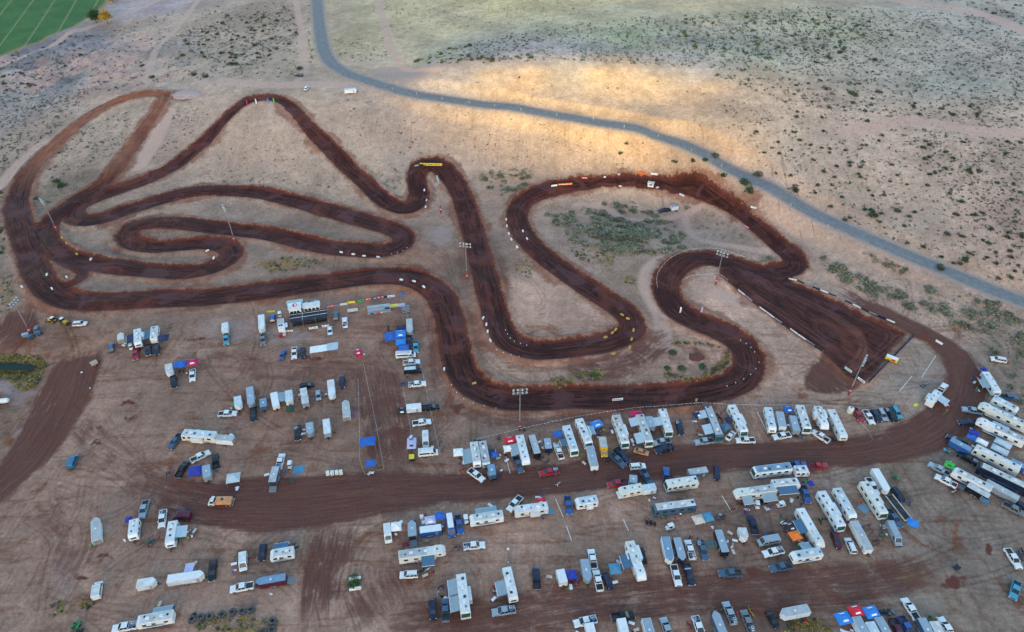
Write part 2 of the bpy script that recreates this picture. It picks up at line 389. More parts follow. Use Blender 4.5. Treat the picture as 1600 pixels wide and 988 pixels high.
# ---------------------------------------------------------------- terrain sheet
SOIL_GAIN = np.array([1.01, 1.035, 0.995])
def build_terrain():
    ys = list(np.geomspace(78, 700, 640))
    y = 700.0; st = 3.0
    while y < 2600: st *= 1.18; y += st; ys.append(y)
    low = []
    y = 78.0; st = 0.6
    while y > -1700: st = min(st * 1.2, 22); y -= st; low.append(y)
    ys = np.array(low[::-1] + ys)
    ncol = 960
    u = np.linspace(-1.3, 1.3, ncol)
    ext = np.array([1.4, 1.55, 1.8, 2.2, 3.0, 4.5])
    u = np.r_[-ext[::-1], u, ext]
    W = np.where(ys > 78, 60 + 0.78 * ys, 121 + np.clip(78 - ys, 0, None) * 0.55)
    U, V = np.meshgrid(u, np.arange(len(ys)))
    X = U * W[V]; Y = np.broadcast_to(ys[:, None], X.shape)
    nr, nc = X.shape
    X = X.ravel(); Y = Y.ravel().copy()
    base = H0(X, Y)
    # gully noise: stronger on natural slopes
    pxs, pys, _ = project(np.stack([X, Y, base], -1))
    fld = Field(X, Y)
    # natural relief
    hill = np.clip((base - 3) / 8, 0, 1)
    Z = base + 0.25 * fbm(X * 0.06, Y * 0.06, 3) + hill * (0.35 * fbm(X * 0.03, Y * 0.03, 9) + 0.22 * fbm(X * 0.11, Y * 0.05, 21))
    slope = np.clip((np.hypot(H0(X + 4, Y) - H0(X - 4, Y), H0(X, Y + 4) - H0(X, Y - 4)) / 8 - 0.18) / 0.22, 0, 1)
    rill = np.abs(fbm(X * 0.16 + 0.5 * fbm(X * .02, Y * .02, 2), Y * 0.018, 33, 3))
    rl_lit = np.clip((178 - pys) / 14, 0, 1) * np.clip((pxs - 600) / 60, 0, 1); Z = Z - slope * (1 - 0.85 * rl_lit) * 0.8 * np.clip(0.30 - rill, 0, 1) * 3
    badl = np.exp(-(((pxs - 110) / 150) ** 2 + ((pys - 95) / 55) ** 2))
    Z = Z + badl * (6.0 * fbm(X * 0.04, Y * 0.03, 40) + 2.0 * fbm(X * 0.12, Y * 0.06, 41))
    # tracks
    dT = np.full(len(X), 50.0); lat = np.zeros(len(X)); along = np.zeros(len(X)); best = np.full(len(X), 1e3)
    for k, (pts, w) in enumerate(TRACKS):
        ln = spline(to_world(pts)); D, A, S = fld.dist(ln, 26)
        d = D - w / 2 * (1 - 0.22 * np.clip((215 - pys) / 25, 0, 1)) * (1 - 0.16 * np.clip((330 - pys) / 40, 0, 1) * (pxs < 640)) * (1 - 0.42 * np.clip((pxs - 860) / 80, 0, 1) * np.clip((385 - pys) / 50, 0, 1)); m = d < dT
        dT[m] = d[m]; lat[m] = (D * S)[m]; along[m] = A[m] + 700 * k
    sp = poly_sdf(X, Y, to_world(START_POLY)); m = (sp < dT) & (sp < 20)
    # start straight: ruts run from the gate toward the first turn
    a0 = to_world([(1385, 560)])[0]; a1 = to_world([(1130, 412)])[0]; dv = (a1 - a0)[:2]; dv = dv / np.linalg.norm(dv)
    sa = (X - a0[0]) * dv[0] + (Y - a0[1]) * dv[1]; sl = (X - a0[0]) * -dv[1] + (Y - a0[1]) * dv[0]
    dT[m] = sp[m]; lat[m] = (sl * np.clip(1 - sa / 160, 0.35, 1.2) ** -0.6)[m]; along[m] = sa[m] + 3000
    ins = np.clip(-dT / 1.5, 0, 1)
    jump = np.clip(vnoise(along * 0.055, along * 0 + 3.3, 8) - 0.45, 0, 1) * 2.2
    Z = Z + ins * (-0.25 + 1.5 * jump * np.clip(-dT / 4, 0, 1)) + 1.35 * np.exp(-((dT - 0.3) / 1.3) ** 2) * (0.6 + 0.8 * fbm(along * 0.05, lat * 0.05, 4))
    Z = Z + np.clip(-dT / 2, 0, 1) * 0.10 * fbm(lat * 0.7, along * 0.16, 6, 3)
    # dirt roads
    dD = np.full(len(X), 40.0); sD = np.zeros(len(X))
    for k, (pts, st) in enumerate(DIRT):
        pw = to_world([q[:2] for q in pts]); ln = spline(np.c_[pw, [q[2] for q in pts]], 3.0); D, A, S = fld.dist(ln[:, :3], 26)
        L = np.linalg.norm(np.diff(ln[:, :2], axis=0), axis=1); cum = np.r_[0, np.cumsum(L)]
        hw = np.interp(A, cum, ln[:, 3]); soft = 2.5 + 2.0 * fbm(X * 0.05, Y * 0.05, 60 + k)
        val = st * np.clip((hw + soft - D) / (soft + 1.5), 0, 1)
        ends = np.clip(np.minimum(A / (60 if k == 0 else 14), (cum[-1] - A) / 14), 0, 1) if k != 1 else np.clip(A / 8, 0, 1)
        val = val * (0.25 + 0.75 * ends) * (D < 25); val = np.where(ends <= 0, val * np.clip(1 - D / 6, 0, 1), val)
        m = (val > sD); sD[m] = val[m]; mm = m & (dT > 3); lat[mm] = (D * S)[mm]; along[mm] = A[mm] + 5000 + 500 * k
    dP = np.full(len(X), 30.0)
    for pts, hw in PALETRACK:
        D, A, S = fld.dist(spline(to_world(pts), 3.0), 20); dP = np.minimum(dP, D - hw)
    ap = poly_sdf(X, Y, to_world(APRON_POLY)); sD = np.maximum(sD, 0.9 * np.clip(1.0 - ap / 3, 0, 1) * (ap < 5))
    ln = spline(to_world(ASPHALT[0]), 3.0); D, A, S = fld.dist(ln, 60)
    dA = D - ASPHALT[1]; dA_up = np.where((Y > 0) & (S > 0), 1, 0)
    # bed the paved road on a level bench
    bench = np.clip(1 - (D - 4.5) / 7, 0, 1)
    Lz = H0(ln[:, 0], ln[:, 1])
    cum = np.r_[0, np.cumsum(np.linalg.norm(np.diff(ln[:, :2], axis=0), axis=1))]
    zr = np.interp(A, cum, Lz) + 0.15
    Z = Z * (1 - bench) + zr * bench
    Z = Z + 0.12 * (dA < 0) * np.clip(-dA, 0, 1)
    fp = poly_sdf(X, Y, to_world(FIELD_POLY)); 
    flat = np.clip(-fp / 8, 0, 1); Z = Z * (1 - flat) + (H0(X, Y) * 0.3 + 1.5) * flat
    pond = poly_sdf(X, Y, to_world(POND_POLY)); Z = Z - np.clip(1 - pond / 6, 0, 1) * 1.5
    Z = Z + shade_ridge(X, Y)  # adds the unseen hill that shapes the sunlight
    edge = np.clip(1 - (dT) / 3, 0, 1)

    # soil colours (from the photograph's open-shade tones, with some shade painted in)
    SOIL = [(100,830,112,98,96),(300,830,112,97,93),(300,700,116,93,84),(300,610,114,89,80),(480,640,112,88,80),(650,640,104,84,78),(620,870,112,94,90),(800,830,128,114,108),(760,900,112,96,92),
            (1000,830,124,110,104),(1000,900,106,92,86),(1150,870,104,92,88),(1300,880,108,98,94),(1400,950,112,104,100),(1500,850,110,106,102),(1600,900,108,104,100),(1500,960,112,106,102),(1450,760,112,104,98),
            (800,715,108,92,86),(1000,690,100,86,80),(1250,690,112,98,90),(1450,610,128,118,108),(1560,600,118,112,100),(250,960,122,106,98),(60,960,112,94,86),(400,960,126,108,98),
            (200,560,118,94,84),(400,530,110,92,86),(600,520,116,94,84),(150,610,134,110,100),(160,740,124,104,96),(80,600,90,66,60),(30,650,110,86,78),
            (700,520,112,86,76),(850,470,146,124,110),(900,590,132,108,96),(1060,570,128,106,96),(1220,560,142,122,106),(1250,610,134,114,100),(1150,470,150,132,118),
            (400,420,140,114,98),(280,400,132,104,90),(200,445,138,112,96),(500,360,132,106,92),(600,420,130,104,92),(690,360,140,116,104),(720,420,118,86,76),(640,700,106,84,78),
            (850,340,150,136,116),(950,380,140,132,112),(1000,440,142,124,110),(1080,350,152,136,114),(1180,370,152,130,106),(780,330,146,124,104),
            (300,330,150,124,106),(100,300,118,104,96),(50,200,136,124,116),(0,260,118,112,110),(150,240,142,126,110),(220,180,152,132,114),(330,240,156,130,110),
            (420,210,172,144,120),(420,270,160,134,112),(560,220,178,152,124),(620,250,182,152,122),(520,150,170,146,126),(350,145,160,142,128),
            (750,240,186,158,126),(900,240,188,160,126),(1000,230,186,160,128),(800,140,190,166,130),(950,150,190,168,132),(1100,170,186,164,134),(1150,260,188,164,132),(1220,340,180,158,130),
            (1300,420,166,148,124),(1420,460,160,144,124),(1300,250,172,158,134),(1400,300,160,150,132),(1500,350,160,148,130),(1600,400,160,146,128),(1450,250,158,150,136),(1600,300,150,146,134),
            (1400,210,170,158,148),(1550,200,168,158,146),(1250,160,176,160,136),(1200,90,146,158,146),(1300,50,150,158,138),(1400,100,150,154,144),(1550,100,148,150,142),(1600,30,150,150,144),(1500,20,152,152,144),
            (1000,60,138,152,130),(700,98,146,150,152),(800,94,144,148,150),(900,92,144,150,150),(1050,100,148,152,150),(900,30,154,160,136),(800,10,160,163,132),(1100,10,154,158,136),(700,40,157,159,132),(680,80,140,146,128),(560,60,154,155,130),(620,20,157,159,132),  # cool greys just above the crest paint in its lack of sun
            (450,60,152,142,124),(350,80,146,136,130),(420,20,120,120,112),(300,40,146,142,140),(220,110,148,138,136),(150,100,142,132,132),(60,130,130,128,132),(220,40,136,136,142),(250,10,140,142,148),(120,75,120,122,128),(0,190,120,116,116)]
    a = np.array(SOIL, float)
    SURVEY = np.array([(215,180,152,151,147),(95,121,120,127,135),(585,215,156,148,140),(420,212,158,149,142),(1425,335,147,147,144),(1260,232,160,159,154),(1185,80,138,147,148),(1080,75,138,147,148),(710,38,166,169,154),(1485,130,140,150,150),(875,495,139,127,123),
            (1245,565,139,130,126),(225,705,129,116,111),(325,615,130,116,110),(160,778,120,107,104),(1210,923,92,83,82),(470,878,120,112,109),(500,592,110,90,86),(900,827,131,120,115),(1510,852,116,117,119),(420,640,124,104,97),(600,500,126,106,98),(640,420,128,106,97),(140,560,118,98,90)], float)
    lum = a[:, 2:].mean(1); out = np.zeros((len(a), 3))
    for i, (x, y, r_, g_, b_) in enumerate(a):
        L_ = lum[i]
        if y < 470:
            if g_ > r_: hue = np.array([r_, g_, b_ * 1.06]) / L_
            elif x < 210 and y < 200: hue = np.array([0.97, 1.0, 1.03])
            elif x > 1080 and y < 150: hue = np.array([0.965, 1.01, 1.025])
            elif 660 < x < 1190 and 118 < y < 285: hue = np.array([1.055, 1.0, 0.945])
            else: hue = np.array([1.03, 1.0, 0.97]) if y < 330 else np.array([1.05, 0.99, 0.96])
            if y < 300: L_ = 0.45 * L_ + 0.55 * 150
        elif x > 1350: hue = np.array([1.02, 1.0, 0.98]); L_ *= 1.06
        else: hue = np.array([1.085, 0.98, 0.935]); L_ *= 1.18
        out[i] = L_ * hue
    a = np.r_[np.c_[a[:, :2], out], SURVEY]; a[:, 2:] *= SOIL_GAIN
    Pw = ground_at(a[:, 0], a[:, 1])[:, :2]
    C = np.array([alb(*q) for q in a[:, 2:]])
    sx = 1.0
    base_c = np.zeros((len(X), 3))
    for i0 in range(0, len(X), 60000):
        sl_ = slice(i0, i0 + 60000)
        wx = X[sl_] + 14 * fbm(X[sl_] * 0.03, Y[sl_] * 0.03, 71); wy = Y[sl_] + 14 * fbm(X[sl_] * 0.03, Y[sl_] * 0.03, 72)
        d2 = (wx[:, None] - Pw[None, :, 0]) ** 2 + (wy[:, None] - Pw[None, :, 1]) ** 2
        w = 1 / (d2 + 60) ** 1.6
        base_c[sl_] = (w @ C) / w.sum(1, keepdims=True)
    bn = fbm(X * 0.045, Y * 0.03, 43, 5); tt = (np.clip(badl * 1.6, 0, 1) * 0.75)[:, None]
    bcol = np.where((bn > 0.05)[:, None], np.array(alb(158, 148, 144)), np.array(alb(104, 114, 122))); kk = np.clip(np.abs(bn - 0.05) * 6, 0, 1)[:, None]  # pinkish mound soil, and the blue-grey shading of the badlands painted as colour
    base_c = base_c * (1 - tt * kk) + bcol * tt * kk
    for x, y, rx, ry, cc in ((1424,899,20,12,(118,116,66)),(1436,911,16,9,(116,120,96)),(432,412,36,7,(132,116,84)),(30,690,26,9,(120,86,40)),(85,640,10,6,(112,76,56))):
        k_ = np.clip(1.5 - 1.5 * (((pxs + 7 * fbm(X * .2, Y * .2, 51) - x) / rx) ** 2 + ((pys + 5 * fbm(X * .2, Y * .2, 52) - y) / ry) ** 2), 0, 1)[:, None] * .8
        base_c = base_c * (1 - k_) + np.array(alb(*cc)) * k_
    grav = np.zeros(len(X)); 
    wpx = pxs + 6 * fbm(X * 0.15, Y * 0.15, 81); wpy = pys + 6 * fbm(X * 0.15, Y * 0.15, 82)
    for x, y, rx, ry, s in GRAVEL:
        grav = np.maximum(grav, s * np.clip(1.6 - 1.6 * (((wpx - x) / rx) ** 2 + ((wpy - y) / ry) ** 2), 0, 1))
    wpx = pxs + 16 * fbm(X * 0.3, Y * 0.3, 83, 5); wpy = pys + 9 * fbm(X * 0.3, Y * 0.3, 84, 5)
    stain = np.zeros(len(X))
    for x, y, rx, ry in STAIN:
        stain = np.maximum(stain, np.clip(3 - 3 * (((wpx - x) / rx) ** 2 + ((wpy - y) / ry) ** 2), 0, 1))
    pit = np.clip((pys - 480) / 30, 0, 1) * np.clip(dT / 3, 0, 1)
    # wheel tracks: paired lines left by vehicles turning in the pits
    ink = np.zeros(len(X)); pale = np.zeros(len(X)); rr = random.Random(42)
    curves = [([(1440,765),(1470,800),(1515,830),(1545,870)], .5), ([(1395,740),(1425,790),(1450,825),(1500,848),(1530,840)], .5), ([(1330,905),(1400,890),(1470,860),(1530,835),(1600,830)], .45), ([(1340,690),(1380,720),(1420,745)], .35),
              ([(720,480),(705,430),(690,390),(660,370)], .5), ([(800,430),(830,440),(850,470),(835,490)], .4), ([(690,360),(710,350),(705,335),(690,345)], .5), ([(655,340),(700,330),(715,360),(700,385),(670,380)], .4),
              ([(470,900),(480,850),(520,820),(600,815)], .5), ([(610,990),(570,930),(560,880),(590,840)], .5), ([(640,830),(590,830),(560,860),(545,930)], .5), ([(130,740),(120,800),(80,870),(60,988)], .5), ([(150,760),(140,850),(110,930),(100,988)], .4),
              ([(60,760),(0,860)], .4), ([(215,690),(240,750),(330,770),(450,760)], .5), ([(1270,640),(1330,650),(1370,690)], .4), ([(1010,560),(1040,520),(1050,480),(1020,440)], .5), ([(900,575),(960,560),(1010,530),(1080,520)], .5)]
    for k in range(230):
        x0, y0 = rr.uniform(20, 1580), rr.uniform(500, 985); a = rr.choice((R(8), R(8), R(8), R(-75), R(190))) + rr.gauss(0, .25); c = rr.gauss(0, .22); q = [(x0, y0)]
        for i in range(rr.randint(3, 7)): a += c; q.append((q[-1][0] + 30 * math.cos(a), q[-1][1] - 24 * math.sin(a)))
        curves.append((q, rr.uniform(.2, .6)))
    for q, stg in curves:
        D, A, S = fld.dist(spline(to_world(q), 2.0), 4); g_ = np.abs(D - 0.85)
        L_ = A.max() + 1e-6; ink = np.maximum(ink, stg * np.clip(1.25 - g_ / 0.38, 0, 1) * np.clip(np.minimum(A, L_ - A) / 6, 0, 1))
    for q in ([(1300,590),(1340,560),(1345,530),(1300,495),(1240,465),(1180,440)], [(1330,580),(1350,545),(1340,520),(1290,488),(1215,455)], [(1290,540),(1250,510),(1200,478),(1160,450)], [(1375,545),(1390,530),(1385,515),(1350,500)], [(1310,590),(1345,575),(1385,545),(1405,525)]):
        D, A, S = fld.dist(spline(to_world(q), 2.0), 4); pale = np.maximum(pale, .6 * np.clip(1.3 - np.abs(D - .9) / 0.45, 0, 1))
    pale = pale * (0.5 + 0.5 * fbm(X * .2, Y * .2, 91))

    cls = np.zeros(len(X), np.int8)                 # which structure a vertex belongs to
    cls[base > 6.5] = 1                              # hillside
    cls[dP < 0] = 5
    cls[(sD > 0.45)] = 3
    cls[dT < 0] = 2
    cls[dA < 0] = 4
    cls[fp < 0] = 6
    verts = np.stack([X, Y, Z], -1)
    idx = np.arange(nr * nc).reshape(nr, nc)
    quads = np.stack([idx[:-1, :-1], idx[:-1, 1:], idx[1:, 1:], idx[1:, :-1]], -1).reshape(-1, 4)
    # normals of the whole sheet, so that the pieces shade as one
    a_, b_, c_ = verts[quads[:, 0]], verts[quads[:, 1]], verts[quads[:, 3]]
    fn = np.cross(b_ - a_, c_ - a_)
    vn = np.zeros_like(verts)
    for k in range(4): np.add.at(vn, quads[:, k], fn)
    vn /= np.linalg.norm(vn, axis=1, keepdims=True) + 1e-12
    qc = np.max(np.stack([cls[quads[:, 0]], cls[quads[:, 2]]], -1), -1)
    names = {0: 'ground', 1: 'hillside', 2: 'race_track', 3: 'dirt_road', 4: 'paved_road', 5: 'gravel_path', 6: 'farm_field'}
    soil, tar, crop = soil_material(), asphalt_material(), crop_material()
    mats = {4: tar, 6: crop}
    A1 = np.stack([dT, sD, lat, np.ones(len(X))], -1); A2 = np.stack([along, dA, dP, np.ones(len(X))], -1)
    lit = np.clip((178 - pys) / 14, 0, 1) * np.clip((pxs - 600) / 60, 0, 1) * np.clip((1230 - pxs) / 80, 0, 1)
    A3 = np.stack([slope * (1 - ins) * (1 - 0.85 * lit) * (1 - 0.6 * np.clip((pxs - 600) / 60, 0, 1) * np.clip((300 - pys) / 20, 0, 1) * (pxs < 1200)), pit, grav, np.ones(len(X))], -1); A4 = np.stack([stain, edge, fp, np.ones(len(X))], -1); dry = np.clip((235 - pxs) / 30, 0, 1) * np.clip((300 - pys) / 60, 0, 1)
    dry = np.maximum(dry, np.clip((275 - pxs) / 20, 0, 1) * np.clip((235 - pys) / 40, 0, 1))
    A5 = np.stack([ink, np.clip(pale, 0, 1), dry, np.ones(len(X))], -1)
    Bc = np.c_[base_c, np.ones(len(X))]
    for k, nm in names.items():
        q = quads[qc == k]
        if not len(q): continue
        used, inv = np.unique(q, return_inverse=True); q2 = inv.reshape(-1, 4)
        me = bpy.data.meshes.new(nm)
        me.vertices.add(len(used)); me.vertices.foreach_set('co', verts[used].astype(np.float32).ravel())
        me.loops.add(q2.size); me.loops.foreach_set('vertex_index', q2.astype(np.int32).ravel())
        me.polygons.add(len(q2)); me.polygons.foreach_set('loop_start', np.arange(0, q2.size, 4, dtype=np.int32))
        me.polygons.foreach_set('use_smooth', np.ones(len(q2), bool))
        me.update(calc_edges=True)
        for an, arr in (('soil', Bc), ('trk', A1), ('way', A2), ('zone', A3), ('wet', A4), ('ink', A5)):
            at = me.attributes.new(an, 'FLOAT_COLOR', 'POINT'); at.data.foreach_set('color', arr[used].astype(np.float32).ravel())
        me.normals_split_custom_set_from_vertices(vn[used].astype(np.float32))
        me.materials.append(mats.get(k, soil))
        o = bpy.data.objects.new(nm, me); COL.objects.link(o); o['kind'] = 'structure'
    # lookup of final heights
    return X.reshape(nr, nc), ys, u, W, Z.reshape(nr, nc)

# ---------------------------------------------------------------- ground materials
class NT:
    def __init__(s, name):
        s.m = bpy.data.materials.new(name); s.m.use_nodes = True; s.t = s.m.node_tree; s.b = s.t.nodes['Principled BSDF']
        s.b.inputs['Roughness'].default_value = 0.95; s.b.inputs['Specular IOR Level'].default_value = 0.15
    def n(s, kind, **kw):
        q = s.t.nodes.new(kind)
        for k, v in kw.items(): setattr(q, k, v)
        return q
    def put(s, sock, v):
        if hasattr(v, 'links'): s.t.links.new(v, sock)
        elif isinstance(v, (tuple, list)) and len(v) == 3 and sock.type == 'RGBA': sock.default_value = (*v, 1)
        else: sock.default_value = v
    def math(s, op, a, b=0.0, c=None, clamp=False):
        q = s.n('ShaderNodeMath', operation=op, use_clamp=clamp); s.put(q.inputs[0], a); s.put(q.inputs[1], b)
        if c is not None: s.put(q.inputs[2], c)
        return q.outputs[0]
    def ramp(s, v, a, b, lo=0.0, hi=1.0):
        q = s.n('ShaderNodeMapRange'); q.interpolation_type = 'SMOOTHSTEP'
        s.put(q.inputs['Value'], v); s.put(q.inputs['From Min'], a); s.put(q.inputs['From Max'], b); s.put(q.inputs['To Min'], lo); s.put(q.inputs['To Max'], hi)
        return q.outputs[0]
    def mix(s, f, a, b, blend='MIX'):
        q = s.n('ShaderNodeMix', data_type='RGBA', blend_type=blend); s.put(q.inputs['Factor'], f); s.put(q.inputs['A'], a); s.put(q.inputs['B'], b)
        return q.outputs['Result']
    def noise(s, vec, scale, detail=4, rough=0.55, dist=0.0):
        q = s.n('ShaderNodeTexNoise'); s.put(q.inputs['Vector'], vec); q.inputs['Scale'].default_value = scale
        q.inputs['Detail'].default_value = detail; q.inputs['Roughness'].default_value = rough; q.inputs['Distortion'].default_value = dist
        return q.outputs['Fac']
    def attr(s, name):
        q = s.n('ShaderNodeAttribute', attribute_name=name); sp = s.n('ShaderNodeSeparateColor'); s.t.links.new(q.outputs['Color'], sp.inputs[0])
        return q.outputs['Color'], sp.outputs[0], sp.outputs[1], sp.outputs[2]
    def vec(s, x, y, z=0.0):
        q = s.n('ShaderNodeCombineXYZ'); s.put(q.inputs[0], x); s.put(q.inputs[1], y); s.put(q.inputs[2], z); return q.outputs[0]
    def mapping(s, vec, sc, rot=(0, 0, 0)):
        q = s.n('ShaderNodeMapping'); s.put(q.inputs['Vector'], vec); q.inputs['Scale'].default_value = sc; q.inputs['Rotation'].default_value = rot; return q.outputs[0]
    def bump(s, h, strength=0.5, dist=0.3):
        q = s.n('ShaderNodeBump'); q.inputs['Strength'].default_value = strength; q.inputs['Distance'].default_value = dist
        s.put(q.inputs['Height'], h); s.t.links.new(q.outputs[0], s.b.inputs['Normal'])

def soil_material():
    g = NT('desert_soil'); P = g.n('ShaderNodeNewGeometry').outputs['Position']
    soil, _, _, _ = g.attr('soil'); _, dT, sD, lat = g.attr('trk'); _, along, dA, dP = g.attr('way'); _, slope, pit, grav = g.attr('zone'); _, stain, edge, fp = g.attr('wet')
    n_big = g.noise(P, 0.035, 5, 0.6); n_mid = g.noise(P, 0.22, 5, 0.65); n_fine = g.noise(P, 0.9, 6, 0.75); n_grain = g.noise(P, 3.0, 4, 0.8)
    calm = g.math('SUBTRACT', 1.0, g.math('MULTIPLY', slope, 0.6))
    c = g.mix(calm, soil, g.mix(g.ramp(n_big, 0.3, 0.7), (0.80, 0.79, 0.78), (1.18, 1.16, 1.14)), 'MULTIPLY')
    c = g.mix(calm, c, g.mix(g.ramp(n_mid, 0.3, 0.7), (0.84, 0.82, 0.80), (1.15, 1.15, 1.15)), 'MULTIPLY')
    c = g.mix(1.0, c, g.mix(g.ramp(n_fine, 0.3, 0.7), (0.80, 0.79, 0.78), (1.18, 1.18, 1.18)), 'MULTIPLY')
    # rills down the slopes, their crease shade painted as darker lines
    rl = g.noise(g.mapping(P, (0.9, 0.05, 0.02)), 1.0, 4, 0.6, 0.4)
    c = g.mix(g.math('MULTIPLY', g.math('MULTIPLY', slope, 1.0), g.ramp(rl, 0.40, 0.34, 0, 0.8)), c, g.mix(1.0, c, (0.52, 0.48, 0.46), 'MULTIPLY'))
    # tyre-swept streaks over the pits
    _, ink, pale, dry = g.attr('ink')
    st1 = g.noise(g.mapping(P, (0.03, 0.36, 1), (0, 0, R(-9))), 1.0, 6, 0.66, 0.9)
    st2 = g.noise(g.mapping(P, (0.5, 0.05, 1), (0, 0, R(-14))), 1.0, 6, 0.66, 0.8)
    mo = g.noise(P, 0.06, 6, 0.68, 1.2); mo2 = g.noise(P, 0.11, 5, 0.7, 0.8)
    dk = g.mix(1.0, c, (0.68, 0.52, 0.45), 'MULTIPLY'); lt = g.mix(1.0, c, (1.30, 1.27, 1.25), 'MULTIPLY')
    c = g.mix(g.math('MULTIPLY', pit, g.ramp(g.math('ADD', g.math('MULTIPLY', st1, 0.6), g.math('MULTIPLY', mo, 0.4)), 0.50, 0.61, 0, 0.8)), c, dk)
    c = g.mix(g.math('MULTIPLY', pit, g.ramp(g.math('ADD', g.math('MULTIPLY', st2, 0.6), g.math('MULTIPLY', mo2, 0.4)), 0.525, 0.64, 0, 0.65)), c, dk)
    c = g.mix(g.math('MULTIPLY', pit, g.ramp(mo2, 0.46, 0.32, 0, 0.8)), c, lt)
    c = g.mix(g.math('MULTIPLY', pit, g.ramp(st1, 0.42, 0.30, 0, 0.5)), c, lt)
    c = g.mix(g.math('MULTIPLY', pit, g.ramp(mo, 0.58, 0.67, 0, 0.6)), c, alb(104, 70, 54))
    c = g.mix(ink, c, g.mix(1.0, c, (0.48, 0.42, 0.40), 'MULTIPLY'))
    # pale gravel, paths
    c = g.mix(g.math('MULTIPLY', grav, g.ramp(n_mid, 0.25, 0.6)), c, alb(134, 136, 138))
    pm = g.ramp(g.math('ADD', dP, g.math('MULTIPLY', g.math('SUBTRACT', n_fine, 0.5), 4.0)), 1.0, -1.0)
    c = g.mix(g.math('MULTIPLY', pm, 0.75), c, alb(164, 156, 148))
    # verge of the paved road
    vg = g.ramp(g.math('ADD', dA, g.math('MULTIPLY', g.math('SUBTRACT', n_fine, 0.5), 3.0)), 3.0, 0.3)
    c = g.mix(g.math('MULTIPLY', vg, 0.7), c, alb(140, 138, 134))
    # dirt roads: moist brown with lengthwise streaks
    lv = g.vec(g.math('MULTIPLY', lat, 0.55), g.math('MULTIPLY', along, 0.045))
    sk = g.noise(lv, 1.0, 6, 0.7, 1.4); sk2 = g.noise(g.vec(g.math('MULTIPLY', lat, 1.9), g.math('MULTIPLY', along, 0.06)), 1.0, 5, 0.65, 1.2)
    dm = g.ramp(g.math('ADD', sD, g.math('ADD', g.math('MULTIPLY', g.math('SUBTRACT', mo2, 0.5), 1.5), g.math('MULTIPLY', g.math('SUBTRACT', sk, 0.5), 1.7))), 0.18, 0.80)
    dcol = g.mix(g.ramp(sk2, 0.28, 0.72), alb(70, 51, 49), alb(92, 70, 64))
    dcol = g.mix(g.ramp(sk, 0.55, 0.72, 0, 0.6), dcol, alb(112, 88, 78))
    dcol = g.mix(g.ramp(mo, 0.54, 0.66, 0, 0.6), dcol, alb(92, 58, 42))
    dcol = g.mix(g.ramp(mo2, 0.46, 0.34, 0, 0.5), dcol, alb(72, 56, 58))
    c = g.mix(g.math('MULTIPLY', dm, g.ramp(sD, 0.0, 0.8, 0, 0.95)), c, dcol)
    # wet patches
    c = g.mix(g.math('MULTIPLY', stain, g.ramp(n_mid, 0.32, 0.5)), c, alb(84, 58, 52))
    # race track: watered, dug-up earth
    wob = g.math('ADD', g.math('MULTIPLY', g.math('SUBTRACT', n_mid, 0.5), 2.6), g.math('MULTIPLY', g.math('SUBTRACT', n_fine, 0.5), 3.0))
    dd = g.math('ADD', dT, wob)
    skirt = g.ramp(g.math('SUBTRACT', dd, g.ramp(n_big, 0.42, 0.72, 0.0, 4.5)), 1.6, -1.0)
    c = g.mix(g.math('MULTIPLY', skirt, 0.7), c, g.mix(g.ramp(n_mid, 0.3, 0.7), alb(94, 64, 51), alb(118, 88, 72)))
    core = g.ramp(dd, 0.1, -0.9)
    rut = g.noise(g.vec(g.math('MULTIPLY', lat, 0.95), g.math('MULTIPLY', along, 0.045)), 1.0, 6, 0.72, 1.6)
    rut2 = g.noise(g.vec(g.math('MULTIPLY', lat, 3.2), g.math('MULTIPLY', along, 0.08)), 1.0, 4, 0.7, 1.2)
    patch = g.noise(g.vec(g.math('MULTIPLY', lat, 0.10), g.math('MULTIPLY', along, 0.085)), 1.0, 4, 0.6, 0.7)
    tcol = g.mix(g.ramp(rut, 0.40, 0.60), alb(30, 21, 22), alb(76, 51, 47))
    tcol = g.mix(g.ramp(rut2, 0.5, 0.75, 0, 0.3), tcol, alb(96, 72, 68))
    tcol = g.mix(g.ramp(patch, 0.53, 0.63, 0, 0.7), tcol, alb(80, 64, 70))
    tcol = g.mix(g.ramp(patch, 0.46, 0.36, 0, 0.75), tcol, alb(44, 27, 24))
    tcol = g.mix(g.ramp(dd, -0.4, -2.6, 0.7, 0), tcol, alb(92, 58, 46))
    tcol = g.mix(g.math('MULTIPLY', dry, g.ramp(n_mid, 0.25, 0.6, 0.55, 0.95)), tcol, g.mix(g.ramp(rut, 0.35, 0.65), alb(108, 80, 62), alb(138, 110, 90)))
    tcol = g.mix(g.ramp(mo, 0.47, 0.36, 0, 0.5), tcol, alb(98, 66, 54))
    tcol = g.mix(pale, tcol, alb(122, 98, 92))
    c = g.mix(core, c, g.mix(1.0, tcol, (0.95, 0.84, 0.82), 'MULTIPLY'))
    c = g.mix(1.0, c, g.mix(g.ramp(n_grain, 0.3, 0.7), (0.78, 0.78, 0.78), (1.2, 1.2, 1.2)), 'MULTIPLY')
    g.t.links.new(c, g.b.inputs['Base Color'])
    hgt = g.math('ADD', g.math('MULTIPLY', n_fine, 0.6), g.math('ADD', g.math('MULTIPLY', g.math('MULTIPLY', rut, core), 1.2), g.math('MULTIPLY', n_grain, 0.25)))
    g.bump(hgt, 0.7, 0.35)
    g.t.links.new(g.math('SUBTRACT', 0.95, g.math('MULTIPLY', core, 0.2)), g.b.inputs['Roughness'])
    return g.m

